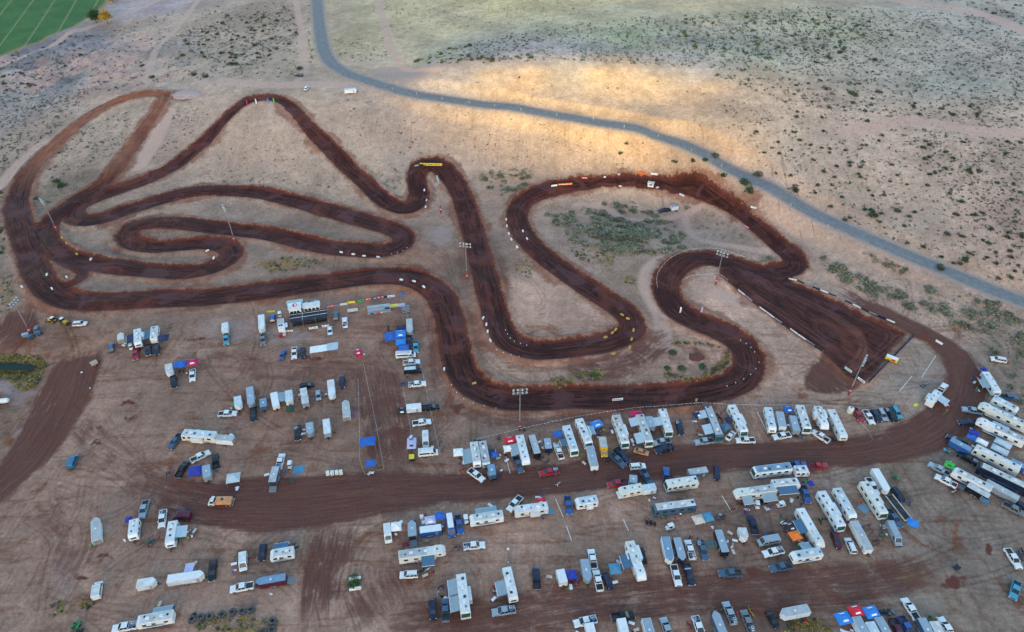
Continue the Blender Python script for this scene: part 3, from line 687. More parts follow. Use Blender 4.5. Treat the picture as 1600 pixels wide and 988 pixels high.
def asphalt_material():
    g = NT('old_asphalt'); P = g.n('ShaderNodeNewGeometry').outputs['Position']
    _, along, dA, dP = g.attr('way'); n = g.noise(P, 0.5, 5, 0.65); n2 = g.noise(P, 3.0, 3)
    c = g.mix(g.ramp(n, 0.3, 0.7), alb(88, 106, 114), alb(108, 126, 132))
    c = g.mix(g.ramp(n2, 0.3, 0.7, 0, 0.25), c, alb(126, 140, 146))
    e = g.ramp(g.math('ADD', dA, g.math('MULTIPLY', g.math('SUBTRACT', n, 0.5), 1.6)), -0.9, -0.1)
    c = g.mix(g.math('MULTIPLY', e, 0.7), c, alb(138, 140, 138))
    cl = g.ramp(dA, -3.65, -3.85, 0, 0.25); c = g.mix(cl, c, alb(130, 140, 130))
    g.t.links.new(c, g.b.inputs['Base Color']); g.bump(n2, 0.3, 0.05); return g.m

def pond_surface():
    P = to_world(POND_POLY); z = float(H0(P[3, 0], P[3, 1])) - 0.75
    g = NT('pond_water'); g.b.inputs['Base Color'].default_value = (0.008, 0.022, 0.016, 1); g.b.inputs['Roughness'].default_value = 0.3; g.b.inputs['Specular IOR Level'].default_value = 0.12
    c = P.mean(0); Q = c + (P - c) * 1.05
    o = MB().quad(*[(q[0], q[1], z) for q in Q]).build('pond_water', g.m); o['kind'] = 'structure'

def crop_material():
    g = NT('crop_rows'); P = g.n('ShaderNodeNewGeometry').outputs['Position']
    _, _, _, fp = g.attr('wet')
    q = g.mapping(P, (1, 1, 1), (0, 0, R(FIELD_ROT)))
    sp = g.n('ShaderNodeSeparateXYZ'); g.t.links.new(q, sp.inputs[0])
    n = g.noise(P, 0.05, 4); n2 = g.noise(P, 0.8, 4)
    c = g.mix(g.ramp(n, 0.3, 0.7), alb(46, 90, 56), alb(60, 106, 62))
    c = g.mix(g.ramp(n2, 0.35, 0.7, 0, 0.4), c, alb(74, 124, 74))
    rows = g.math('SINE', g.math('MULTIPLY', sp.outputs[0], 2.2)); c = g.mix(g.ramp(rows, 0.2, 1.0, 0, 0.12), c, alb(20, 66, 50))
    bord = g.math('FRACT', g.math('ADD', g.math('MULTIPLY', sp.outputs[0], 1 / 17.0), g.math('MULTIPLY', g.math('SUBTRACT', n2, 0.5), 0.05)))
    b2 = g.math('ABSOLUTE', g.math('SUBTRACT', bord, 0.5)); c = g.mix(g.math('MULTIPLY', g.ramp(b2, 0.06, 0.02), g.ramp(n2, 0.35, 0.55, 0.3, 0.8)), c, alb(112, 134, 98))
    e = g.ramp(g.math('ADD', fp, g.math('MULTIPLY', g.math('SUBTRACT', n2, 0.5), 4)), -5.0, -1.0)
    c = g.mix(g.math('MULTIPLY', e, 0.85), c, alb(132, 122, 88))
    g.t.links.new(c, g.b.inputs['Base Color']); g.bump(n2, 0.8, 0.3); return g.m

def field_rotation():
    a = to_world([(45, 78)])[0]; b = to_world([(95, 0)])[0]; d = b - a
    return -math.degrees(math.atan2(-d[0], d[1]))
FIELD_ROT = field_rotation()
TX, TYS, TU, TWD, TZ = build_terrain()
pond_surface()

def H(x, y):
    """height of the finished terrain at one point"""
    j = int(np.clip(np.searchsorted(TYS, y) - 1, 0, len(TYS) - 2)); fy = (y - TYS[j]) / (TYS[j + 1] - TYS[j])
    def row(k):
        return np.interp(x, TX[k], TZ[k])
    return float(row(j) * (1 - fy) + row(j + 1) * fy)

def at(px, py, dz=0.0):
    """point of the finished terrain under this survey point (dz: height above the ground that the point marks)"""
    q = ground_at([px], [py], dz)[0]
    for _ in range(3):
        d = H(q[0], q[1]) - (q[2] - dz)
        r = rays(px, py); q = ground_at([px], [py], dz + d * 0 + (H(q[0], q[1]) - float(H0(q[0], q[1]))))[0]
    return Vector((q[0], q[1], H(q[0], q[1])))

# ---------------------------------------------------------------- camera, sky, sun
cam_d = bpy.data.cameras.new('camera'); cam = bpy.data.objects.new('camera', cam_d); COL.objects.link(cam)
cam_d.sensor_width = 36; cam_d.lens = F_PX / 1600 * 36; cam_d.clip_start = 1; cam_d.clip_end = 9000
cam.location = (0, 0, CAM_H); cam.rotation_euler = (math.pi / 2 - PITCH, 0, 0)
SC.camera = cam
w = bpy.data.worlds.new('World'); SC.world = w; w.use_nodes = True
nt = w.node_tree; bg = nt.nodes['Background']; sky = nt.nodes.new('ShaderNodeTexSky'); sky.sky_type = 'NISHITA'; sky.sun_disc = False
sky.sun_elevation = SUN_EL; sky.sun_rotation = math.pi - SUN_AZ * -1
sky.air_density = 1.0; sky.dust_density = 1.4; sky.ozone_density = 1.72
nt.links.new(sky.outputs[0], bg.inputs['Color']); bg.inputs['Strength'].default_value = 0.15
sd = bpy.data.lights.new('sun', 'SUN'); so = bpy.data.objects.new('sun', sd); COL.objects.link(so)
sd.energy = 1.05; sd.angle = R(2.2); sd.color = (1.0, 0.78, 0.05)
so.rotation_euler = SUN_DIR.to_track_quat('-Z', 'Y').to_euler()
so.location = (0, -300, 400)
SC.view_settings.view_transform = 'Standard'; SC.view_settings.look = 'None'; SC.view_settings.gamma = 1
SC.view_settings.exposure = 2.66
# ================================================================ paints
WHITE_B = paint('weathered_white_gelcoat', (0.60, 0.61, 0.60), 0.45, var=0.10, dust=0.25); WHITE_C = paint('cool_white_gelcoat', (0.60, 0.66, 0.70), 0.38, var=0.08, dust=0.15)
ROOF_B = paint('chalky_roof_membrane', (0.54, 0.55, 0.53), 0.7, var=0.2, scale=0.7, dust=0.4); ROOF_C = paint('pale_blue_roof_membrane', (0.50, 0.58, 0.62), 0.6, var=0.16, scale=0.7, dust=0.3)
WHITE = paint('white_gelcoat', (0.71, 0.72, 0.71), 0.35, var=0.06, dust=0.12)
CREAM = paint('cream_gelcoat', (0.64, 0.645, 0.59), 0.4, var=0.07, dust=0.15)
ROOFW = paint('white_roof_membrane', (0.64, 0.66, 0.65), 0.6, var=0.16, scale=0.8, dust=0.3)
ROOFG = paint('grey_roof_sheet', (0.40, 0.42, 0.42), 0.4, var=0.14, scale=0.8, dust=0.3)
ROOFB = paint('blue_grey_roof_sheet', (0.16, 0.27, 0.38), 0.35, var=0.14, scale=0.8, dust=0.2)
SILV = paint('silver_paint', (0.34, 0.40, 0.45), 0.3, 0.35, var=0.08, dust=0.2)
SLATE = paint('slate_blue_paint', (0.055, 0.11, 0.18), 0.3, 0.2, var=0.1, dust=0.15)
NAVY = paint('navy_paint', (0.010, 0.018, 0.050), 0.25, 0.1, var=0.15, dust=0.1)
BLACK = paint('black_paint', (0.008, 0.010, 0.016), 0.25, 0.1, var=0.2, dust=0.1)
BLUE = paint('blue_paint', (0.02, 0.09, 0.30), 0.3, var=0.1, dust=0.12)
TEAL = paint('teal_paint', (0.05, 0.30, 0.42), 0.35, var=0.1, dust=0.15)
REDP = paint('red_paint', (0.34, 0.012, 0.022), 0.3, var=0.1, dust=0.1)
MAROON = paint('maroon_paint', (0.075, 0.006, 0.022), 0.3, var=0.1, dust=0.1)
ORNG = paint('orange_paint', (0.55, 0.24, 0.10), 0.5, var=0.25, dust=0.35)
YELL = paint('yellow_paint', (0.62, 0.36, 0.02), 0.4, var=0.1, dust=0.2)
GREENP = paint('green_paint', (0.03, 0.20, 0.06), 0.4, var=0.12, dust=0.15)
GREYP = paint('grey_paint', (0.17, 0.19, 0.20), 0.45, 0.2, var=0.1, dust=0.25)
TANP = paint('tan_paint', (0.42, 0.34, 0.24), 0.5, var=0.1, dust=0.2)
RUBBER = paint('tyre_rubber', (0.016, 0.016, 0.018), 0.85, var=0.3, dust=0.45)
STEEL = paint('galvanised_steel', (0.42, 0.44, 0.45), 0.4, 0.6, var=0.12, dust=0.15)
DKSTEEL = paint('dark_steel', (0.035, 0.036, 0.04), 0.5, 0.4, var=0.2, dust=0.3)
CHROME = paint('bright_bumper', (0.55, 0.57, 0.6), 0.25, 0.7, var=0.06, dust=0.15)
LAMPW = paint('headlamp_lens', (0.7, 0.72, 0.72), 0.15, var=0.04, dust=0.05)
LAMPR = paint('tail_lamp_lens', (0.30, 0.01, 0.012), 0.2, var=0.05, dust=0.05)
GLASS = glass()
LINER = paint('bed_liner_plastic', (0.015, 0.016, 0.02), 0.7, var=0.3, dust=0.35)
WOOD = paint('weathered_wood', (0.30, 0.23, 0.15), 0.8, var=0.25, scale=3)
DECAL = paint('grey_graphics', (0.20, 0.22, 0.26), 0.4, var=0.2)
DECALB = paint('blue_graphics', (0.04, 0.12, 0.24), 0.4, var=0.2)
DECALT = paint('tan_graphics', (0.36, 0.27, 0.17), 0.4, var=0.2)
STEELB = paint('steel_blue_paint', (0.03, 0.15, 0.27), 0.35, 0.1, var=0.12, dust=0.15)
MASTRED = paint('faded_red_padding', (0.26, 0.022, 0.035), 0.7, var=0.2, dust=0.3)
CONC = paint('white_concrete', (0.72, 0.71, 0.68), 0.8, var=0.12, dust=0.3)
def fabric(name, col, **k): return paint(name, col, 0.8, var=0.10, scale=0.8, dust=k.get('dust', 0.08))
F_BLUE = fabric('blue_canopy_cloth', (0.010, 0.10, 0.42)); F_ROYAL = fabric('royal_blue_cloth', (0.010, 0.030, 0.30)); F_SLATE = fabric('slate_cloth', (0.05, 0.13, 0.22))
F_SKY = fabric('sky_blue_cloth', (0.015, 0.20, 0.62)); F_RED = fabric('red_canopy_cloth', (0.55, 0.010, 0.035)); F_PINK = fabric('magenta_cloth', (0.42, 0.008, 0.09))
F_WHITE = fabric('white_canopy_cloth', (0.74, 0.76, 0.76)); F_GREY = fabric('grey_awning_cloth', (0.24, 0.32, 0.36)); F_SILVER = fabric('pale_awning_cloth', (0.40, 0.50, 0.56))
F_ORANGE = fabric('orange_canopy_cloth', (0.75, 0.17, 0.02)); F_BLACK = fabric('black_canopy_cloth', (0.010, 0.012, 0.018)); F_BEIGE = fabric('beige_canopy_cloth', (0.55, 0.48, 0.40))
F_GREEN = fabric('green_canopy_cloth', (0.03, 0.42, 0.06)); F_LILAC = fabric('lilac_canopy_cloth', (0.42, 0.42, 0.62)); F_NAVY = fabric('navy_canopy_cloth', (0.008, 0.020, 0.075))
F_DKG = fabric('dark_green_cloth', (0.012, 0.05, 0.035)); F_YELLOW = fabric('yellow_cloth', (0.72, 0.58, 0.03)); F_TARP = fabric('blue_tarp', (0.05, 0.22, 0.36), dust=0.3)
SKIN = paint('skin', (0.42, 0.24, 0.16), 0.6, var=0.05, dust=0.0); HAIR = paint('dark_hair', (0.03, 0.02, 0.015), 0.7, dust=0)
DENIM = paint('denim', (0.03, 0.05, 0.11), 0.9, dust=0.1)
PC = dict(white=WHITE, cream=CREAM, silver=SILV, slate=SLATE, navy=NAVY, black=BLACK, blue=BLUE, teal=TEAL, red=REDP, maroon=MAROON, orange=ORNG, yellow=YELL, green=GREENP, grey=GREYP, tan=TANP,
          roofw=ROOFW, roofg=ROOFG, roofb=ROOFB,
          fblue=F_BLUE, froyal=F_ROYAL, fslate=F_SLATE, fsky=F_SKY, fred=F_RED, fpink=F_PINK, fwhite=F_WHITE, fgrey=F_GREY, fsilver=F_SILVER, forange=F_ORANGE, fblack=F_BLACK, fbeige=F_BEIGE, fgreen=F_GREEN, flilac=F_LILAC, fnavy=F_NAVY, steelblue=STEELB, fdkgreen=F_DKG, fyellow=F_YELLOW, ftarp=F_TARP)

# ================================================================ models: each is a list of parts, the first build of a kind is the pattern for its copies
class Model:
    def __init__(s): s.parts = []
    def part(s, name, mb, mats, loc=(0, 0, 0), role=None, sub_of=None, smooth=False, rz=0.0):
        """role: which colour of the instance replaces material slot 0 ('p' body, 'r' roof, 's' second)"""
        me = mb if isinstance(mb, bpy.types.Mesh) else mb.mesh(name, mats, smooth)
        o = bpy.data.objects.new(name, me); o.location = loc; o.rotation_euler = (0, 0, rz)
        s.parts.append((o, role, sub_of)); return len(s.parts) - 1

_MODELS = {}
def model(key, fn, *a):
    if key not in _MODELS: m = Model(); fn(m, *a); _MODELS[key] = m
    return _MODELS[key]

def place(name, mdl, loc, rz, label, cat, group=None, cols=None, sc=(1, 1, 1)):
    root = empty(name, loc, rz, sc); tag(root, label, cat, group)
    made = []
    for src, role, sub in mdl.parts:
        c = src.copy(); COL.objects.link(c)
        c.parent = made[sub] if sub is not None else root
        if role and cols and cols.get(role) is not None:
            c.material_slots[0].link = 'OBJECT'; c.material_slots[0].material = cols[role]
        made.append(c)
    return root

_WH = {}
def wheel_mesh(r, w):
    k = (r, w)
    if k not in _WH:
        b = MB(); b.lathe([(r * 0.58, -w / 2), (r * 0.93, -w / 2), (r, -w * 0.36), (r, w * 0.36), (r * 0.93, w / 2), (r * 0.58, w / 2)], axis='y', n=16, m=0)
        b.lathe([(0.001, w * 0.42), (r * 0.30, w * 0.42), (r * 0.6, w * 0.36)], axis='y', n=16, m=1); b.lathe([(0.001, -w * 0.42), (r * 0.30, -w * 0.42), (r * 0.6, -w * 0.36)], axis='y', n=16, m=1)
        _WH[k] = b.mesh('wheel', [RUBBER, STEEL], False)
    return _WH[k]
def wheels(m, xs, y, r=0.40, w=0.27):
    for x in xs:
        for sy in (1, -1): m.part('wheel', wheel_mesh(r, w), None, (x, sy * y, r))

def lights(m, xf, xr, y, zf, zr):
    for s in (1, -1):
        m.part('headlight', MB().box(xf - 0.06, xf + 0.015, s * y - 0.17, s * y + 0.17, zf, zf + 0.16, bev=0.02), LAMPW)
        m.part('taillight', MB().box(xr - 0.012, xr + 0.05, s * (y + 0.02) - 0.09, s * (y + 0.02) + 0.09, zr, zr + 0.3), LAMPR)

def greenhouse(m, b, base, top, z0, z1, pillars):
    """tinted glass with painted roof and pillars (the latter go into the body)"""
    m.part('windows', MB().frustum(base, top, z0, z1), GLASS)
    b.box(top[0] - 0.04, top[1] + 0.04, top[2] - 0.04, top[3] + 0.04, z1 - 0.03, z1 + 0.06, bev=0.04)
    def lerp(f):
        return (base[0] + (base[1] - base[0]) * f, top[0] + (top[1] - top[0]) * f)
    for f in pillars:
        xb, xt = lerp(f)
        for s in (2, 3):
            b.tube((xb, base[s], z0), (xt, top[s], z1), 0.055, 0.055, 4)

def mk_pickup(m, cap=None):
    b = MB()
    b.box(-2.95, 2.95, -0.98, 0.98, 0.42, 0.97, bev=0.10)
    b.prism([(1.1, 0.9), (2.86, 0.9), (2.86, 1.02), (2.6, 1.12), (1.1, 1.22)], -0.88, 0.88, bev=0.05)
    b.box(-1.02, 1.22, -0.96, 0.96, 0.9, 1.2, bev=0.06)
    for s in (1, -1): b.box(-2.93, -0.95, s * 0.92 - 0.06, s * 0.92 + 0.06, 0.9, 1.28, bev=0.03)
    b.box(-2.94, -2.84, -0.9, 0.9, 0.9, 1.27, bev=0.03); b.box(-1.06, -0.98, -0.9, 0.9, 0.9, 1.28)
    for s in (1, -1): b.box(0.95, 1.12, s * 1.02 - 0.12, s * 1.02 + 0.12, 1.18, 1.36, bev=0.03)
    greenhouse(m, b, (-1.0, 1.42, -0.9, 0.9), (-0.86, 0.52, -0.73, 0.73), 1.2, 1.83, (0, 0.45, 1))
    m.part('body', b, WHITE, role='p')
    m.part('bed_liner', MB().box(-2.83, -1.07, -0.85, 0.85, 0.975, 1.0), LINER)
    m.part('grille', MB().box(2.92, 2.965, -0.55, 0.55, 0.68, 0.95), DKSTEEL)
    for x in (2.98, -2.98): m.part('bumper', MB().box(x - 0.08, x + 0.08, -0.96, 0.96, 0.42, 0.63, bev=0.05), CHROME)
    wheels(m, (1.85, -1.8), 0.90, 0.41, 0.28); lights(m, 2.95, -2.96, 0.76, 0.76, 0.82)
    if cap == 'load':
        r = random.Random(3); q = MB()
        for i in range(7):
            x = -2.6 + r.random() * 1.2; y = -0.6 + r.random() * 1.1; s = 0.22 + r.random() * 0.2
            q.box(x - s, x + s, y - s * .8, y + s * .8, 1.0, 1.1 + r.random() * 0.5, bev=0.05, m=i % 3)
        m.part('bed_load', q, [GREYP, DECALB, CONC])
    if cap == 'shell':
        m.part('camper_shell', MB().prism([(-2.95, 1.28), (-0.98, 1.28), (-1.05, 1.86), (-2.75, 1.84)], -0.9, 0.9, bev=0.06), WHITE, role='s')
    if cap == 'tonneau':
        m.part('tonneau_cover', MB().box(-2.9, -1.0, -0.88, 0.88, 1.27, 1.33, bev=0.02), LINER)
    if cap == 'rack':
        q = MB()
        for x in (-2.7, -1.2):
            for s in (1, -1): q.tube((x, s * .85, 1.2), (x, s * .8, 2.0), 0.035, n=5)
            q.tube((x, -.8, 2.0), (x, .8, 2.0), 0.035, n=5)
        for s in (1, -1): q.tube((-2.8, s * .8, 2.0), (0.6, s * .8, 2.02), 0.035, n=5)
        m.part('ladder_rack', q, STEEL)
    if cap == 'box':
        m.part('toolbox', MB().box(-1.55, -1.08, -0.85, 0.85, 1.05, 1.42, bev=0.03), CHROME)

def mk_suv(m):
    b = MB(); b.box(-2.4, 2.42, -0.95, 0.95, 0.38, 0.98, bev=0.12)
    b.prism([(0.9, 0.9), (2.34, 0.9), (2.34, 0.99), (2.1, 1.06), (0.9, 1.16)], -0.86, 0.86, bev=0.05); b.box(-2.38, 1.1, -0.92, 0.92, 0.9, 1.1, bev=0.05)
    for s in (1, -1): b.box(0.8, 0.95, s * 1.0 - 0.11, s * 1.0 + 0.11, 1.08, 1.24, bev=0.03)
    greenhouse(m, b, (-2.36, 1.35, -0.88, 0.88), (-2.1, 0.42, -0.7, 0.7), 1.08, 1.68, (0, 0.3, 0.62, 1))
    m.part('body', b, WHITE, role='p')
    for s in (1, -1): m.part('roof_rail', MB().tube((-1.9, s * 0.66, 1.79), (0.2, s * 0.66, 1.79), 0.03, n=5), DKSTEEL)
    for x in (2.42, -2.42): m.part('bumper', MB().box(x - 0.07, x + 0.07, -0.9, 0.9, 0.38, 0.6, bev=0.05), DKSTEEL)
    wheels(m, (1.5, -1.45), 0.87, 0.37, 0.25); lights(m, 2.42, -2.42, 0.72, 0.74, 0.85)

def mk_sedan(m):
    b = MB(); b.box(-2.3, 2.3, -0.9, 0.9, 0.32, 0.82, bev=0.14)
    b.prism([(0.8, 0.7), (2.2, 0.7), (2.1, 0.84), (0.8, 0.94)], -0.8, 0.8, bev=0.05); b.prism([(-2.24, 0.7), (-1.2, 0.7), (-1.2, 0.96), (-2.18, 0.92)], -0.8, 0.8, bev=0.05); b.box(-1.5, 1.0, -0.88, 0.88, 0.7, 0.92, bev=0.05)
    greenhouse(m, b, (-1.75, 1.3, -0.82, 0.82), (-1.0, 0.35, -0.62, 0.62), 0.9, 1.38, (0, 0.45, 1))
    m.part('body', b, WHITE, role='p')
    for x in (2.3, -2.3): m.part('bumper', MB().box(x - 0.06, x + 0.06, -0.84, 0.84, 0.34, 0.52, bev=0.05), DKSTEEL)
    wheels(m, (1.4, -1.4), 0.82, 0.33, 0.22); lights(m, 2.28, -2.28, 0.68, 0.62, 0.6)

def mk_van(m, L, side_glass=False):
    h = L / 2; b = MB()
    b.prism([(-h, 0.42), (h, 0.42), (h, 0.98), (h - 0.65, 1.18), (h - 1.45, 2.12), (h - 1.8, 2.26), (-h + 0.12, 2.30), (-h, 2.15)], -0.98, 0.98, bev=0.09)
    m.part('body', b, WHITE, role='p')
    m.part('roof', MB().box(-h + 0.25, h - 1.95, -0.80, 0.80, 2.285, 2.325, bev=0.015), ROOFW, role='r')
    m.part('windshield', MB().add([(h - 0.70, -0.84, 1.215), (h - 0.70, 0.84, 1.215), (h - 1.42, 0.74, 2.06), (h - 1.42, -0.74, 2.06), (h - 0.66, -0.84, 1.24), (h - 0.66, 0.84, 1.24), (h - 1.36, 0.74, 2.09), (h - 1.36, -0.74, 2.09)],
                                     [(3,2,1,0),(4,5,6,7),(0,1,5,4),(1,2,6,5),(2,3,7,6),(3,0,4,7)]), GLASS)
    for s in (1, -1):
        m.part('side_window', MB().add([(h - 1.0, s * 0.97, 1.3), (h - 2.2, s * 0.97, 1.3), (h - 2.2, s * 0.97, 1.95), (h - 1.5, s * 0.97, 1.95), (h - 1.0, s * 0.995, 1.3), (h - 2.2, s * 0.995, 1.3), (h - 2.2, s * 0.995, 1.95), (h - 1.5, s * 0.995, 1.95)],
                                          [(3,2,1,0),(4,5,6,7),(0,1,5,4),(1,2,6,5),(2,3,7,6),(3,0,4,7)]), GLASS)
        if side_glass: m.part('side_window', MB().box(-h + 0.4, h - 2.45, s * 0.985 - 0.012, s * 0.985 + 0.012, 1.35, 1.95), GLASS)
        m.part('mirror', MB().box(h - 1.3, h - 1.1, s * 1.08 - 0.1, s * 1.08 + 0.1, 1.3, 1.55, bev=0.03), DKSTEEL)
    for x in (h, -h): m.part('bumper', MB().box(x - 0.07, x + 0.07, -0.94, 0.94, 0.4, 0.62, bev=0.05), DKSTEEL)
    wheels(m, (h - 0.95, -h + 1.1), 0.90, 0.37, 0.25); lights(m, h, -h, 0.78, 0.74, 0.9)

def roof_kit(m, x0, x1, z, seed, ac=1, dark=3):
    r = random.Random(seed)
    for i in range(ac):
        x = x0 + (x1 - x0) * (0.35 + 0.42 * i + r.uniform(-0.05, 0.05))
        m.part('air_conditioner', MB().box(x - 0.5, x + 0.5, -0.36, 0.36, z - 0.02, z + 0.30, bev=0.09), WHITE)
    for i in range(dark):
        x = x0 + (x1 - x0) * ((i + 0.5) / dark + r.uniform(-0.08, 0.08)); y = r.uniform(-0.5, 0.5)
        s = r.choice((0.2, 0.28, 0.34)); m.part('roof_vent', MB().box(x - s, x + s, y - s, y + s, z - 0.02, z + 0.12, bev=0.03), DKSTEEL if i % 2 == 0 else GREYP)
    m.part('vent_pipe', MB().tube((x0 + 0.9, 0.7, z - 0.03), (x0 + 0.9, 0.7, z + 0.22), 0.05, n=6), WHITE)

def side_windows(m, xs, y, z0, z1, w):
    for s in (1, -1):
        for x in xs: m.part('window', MB().box(x - w / 2, x + w / 2, s * y - 0.02, s * y + 0.02, z0, z1, bev=0.012), GLASS)

def decals(m, x0, x1, y, z, mat, seed):
    r = random.Random(seed)
    for s in (1, -1):
        b = MB()
        for k in range(3):
            a = x0 + (x1 - x0) * r.uniform(0, 0.35); c = x0 + (x1 - x0) * r.uniform(0.6, 1); zz = z + k * 0.22
            yy = s * (y + 0.008 + 0.003 * k)
            q = [(a, zz), (c, zz + 0.12 * r.uniform(-1, 1)), (c - 0.5, zz + 0.16 + 0.1 * r.random()), (a + 0.6, zz + 0.12)]
            b.add([(px_, yy - 0.006, pz_) for px_, pz_ in q] + [(px_, yy + 0.006, pz_) for px_, pz_ in q], [(0,1,2,3),(7,6,5,4),(0,4,5,1),(1,5,6,2),(2,6,7,3),(3,7,4,0)])
        m.part('side_graphic', b, mat)

def tongue(m, x, z=0.55, l=1.2):
    b = MB()
    for s in (1, -1): b.tube((x - 0.1, s * 0.7, z), (x + l, 0, z), 0.06, n=5)
    b.tube((x + l - 0.25, 0, 0.05), (x + l - 0.25, 0, z + 0.35), 0.05, n=6); b.box(x + 0.25, x + 0.6, -0.25, 0.25, z, z + 0.5, bev=0.05)
    m.part('tow_hitch', b, DKSTEEL)

def mk_travel(m, L, var):
    h = L / 2; W = 1.22; r = random.Random(int(L * 10) + var * 7)
    b = MB().prism([(-h, 0.62), (h - 0.3, 0.62), (h, 1.3), (h - 0.08, 2.35), (h - 0.55, 2.95), (h - 0.9, 3.04), (-h + 0.15, 3.04), (-h, 2.9)], -W, W, bev=0.08)
    m.part('body', b, WHITE, role='p')
    m.part('roof', MB().box(-h + 0.22, h - 1.0, -W + 0.12, W - 0.12, 3.03, 3.075, bev=0.015), ROOFW, role='r')
    m.part('skirt', MB().box(-h + 0.15, h - 0.5, -W + 0.02, W - 0.02, 0.42, 0.66), DKSTEEL)
    roof_kit(m, -h, h - 1, 3.07, 5 + var + int(L), 1 if L < 9 else 2, 3)
    side_windows(m, [-h * 0.62, 0.05 * h, h * 0.55], W, 1.65, 2.35, 0.95)
    decals(m, -h + 0.5, h - 0.6, W, 0.95, (DECAL, DECALT, DECALB)[var % 3], var + int(L))
    m.part('door', MB().box(h * 0.25, h * 0.25 + 0.7, -W - 0.025, -W + 0.01, 0.72, 2.55, bev=0.01), paint('trailer_door', (0.6, 0.61, 0.6), 0.4))
    m.part('front_window', MB().box(h - 0.12, h + 0.0, -0.7, 0.7, 1.7, 2.2, bev=0.01), GLASS)
    wheels(m, (-0.35, -1.2), 1.12, 0.36, 0.22); tongue(m, h - 0.3)
    if var % 4 == 1: m.part('slide_out', MB().box(-h * 0.5, h * 0.1, W - 0.1, W + 0.75, 0.95, 2.65, bev=0.05), WHITE, role='p')

def mk_fifth(m, L, var):
    h = L / 2; W = 1.23
    b = MB().prism([(-h, 0.7), (h - 2.7, 0.7), (h - 2.45, 1.75), (h - 0.35, 1.8), (h, 2.35), (h - 0.15, 2.85), (h - 0.8, 3.55), (h - 1.4, 3.72), (h - 2.6, 3.72), (h - 3.1, 3.5), (-h + 0.15, 3.45), (-h, 3.3)], -W, W, bev=0.08)
    m.part('body', b, WHITE, role='p')
    m.part('roof', MB().box(-h + 0.22, h - 3.3, -W + 0.12, W - 0.12, 3.445, 3.49, bev=0.015), ROOFW, role='r')
    m.part('skirt', MB().box(-h + 0.15, h - 2.8, -W + 0.02, W - 0.02, 0.45, 0.74), DKSTEEL)
    roof_kit(m, -h, h - 3.2, 3.485, 15 + var + int(L), 2, 4)
    m.part('roof_vent', MB().box(h - 2.3, h - 1.9, -0.2, 0.2, 3.70, 3.83, bev=0.03), DKSTEEL)
    side_windows(m, [-h * 0.7, -h * 0.28, 0.12 * h], W, 1.85, 2.6, 1.05)
    side_windows(m, [h - 1.5], W, 2.5, 3.0, 0.7)
    decals(m, -h + 0.5, h - 0.8, W, 1.05, (DECAL, DECALT, DECALB)[var % 3], var + int(L) + 3)
    m.part('door', MB().box(h * 0.12, h * 0.12 + 0.75, -W - 0.025, -W + 0.01, 0.8, 2.75, bev=0.01), paint('trailer_door', (0.6, 0.61, 0.6), 0.4))
    b = MB()
    for s in (1, -1): b.tube((h - 1.9, s * 0.75, 0.0), (h - 1.9, s * 0.75, 1.8), 0.06, n=6)
    b.box(h - 1.3, h - 0.8, -0.35, 0.35, 1.3, 1.8, bev=0.03); m.part('landing_leg', b, DKSTEEL)
    wheels(m, (-0.6, -1.5), 1.12, 0.4, 0.24)
    if var % 2 == 1:
        m.part('slide_out', MB().box(-h * 0.75, -h * 0.05, W - 0.1, W + 0.85, 1.05, 3.05, bev=0.05), WHITE, role='p')
        m.part('slide_out', MB().box(-h * 0.55, -h * 0.1, -W - 0.7, -W + 0.1, 1.05, 3.0, bev=0.05), WHITE, role='p')

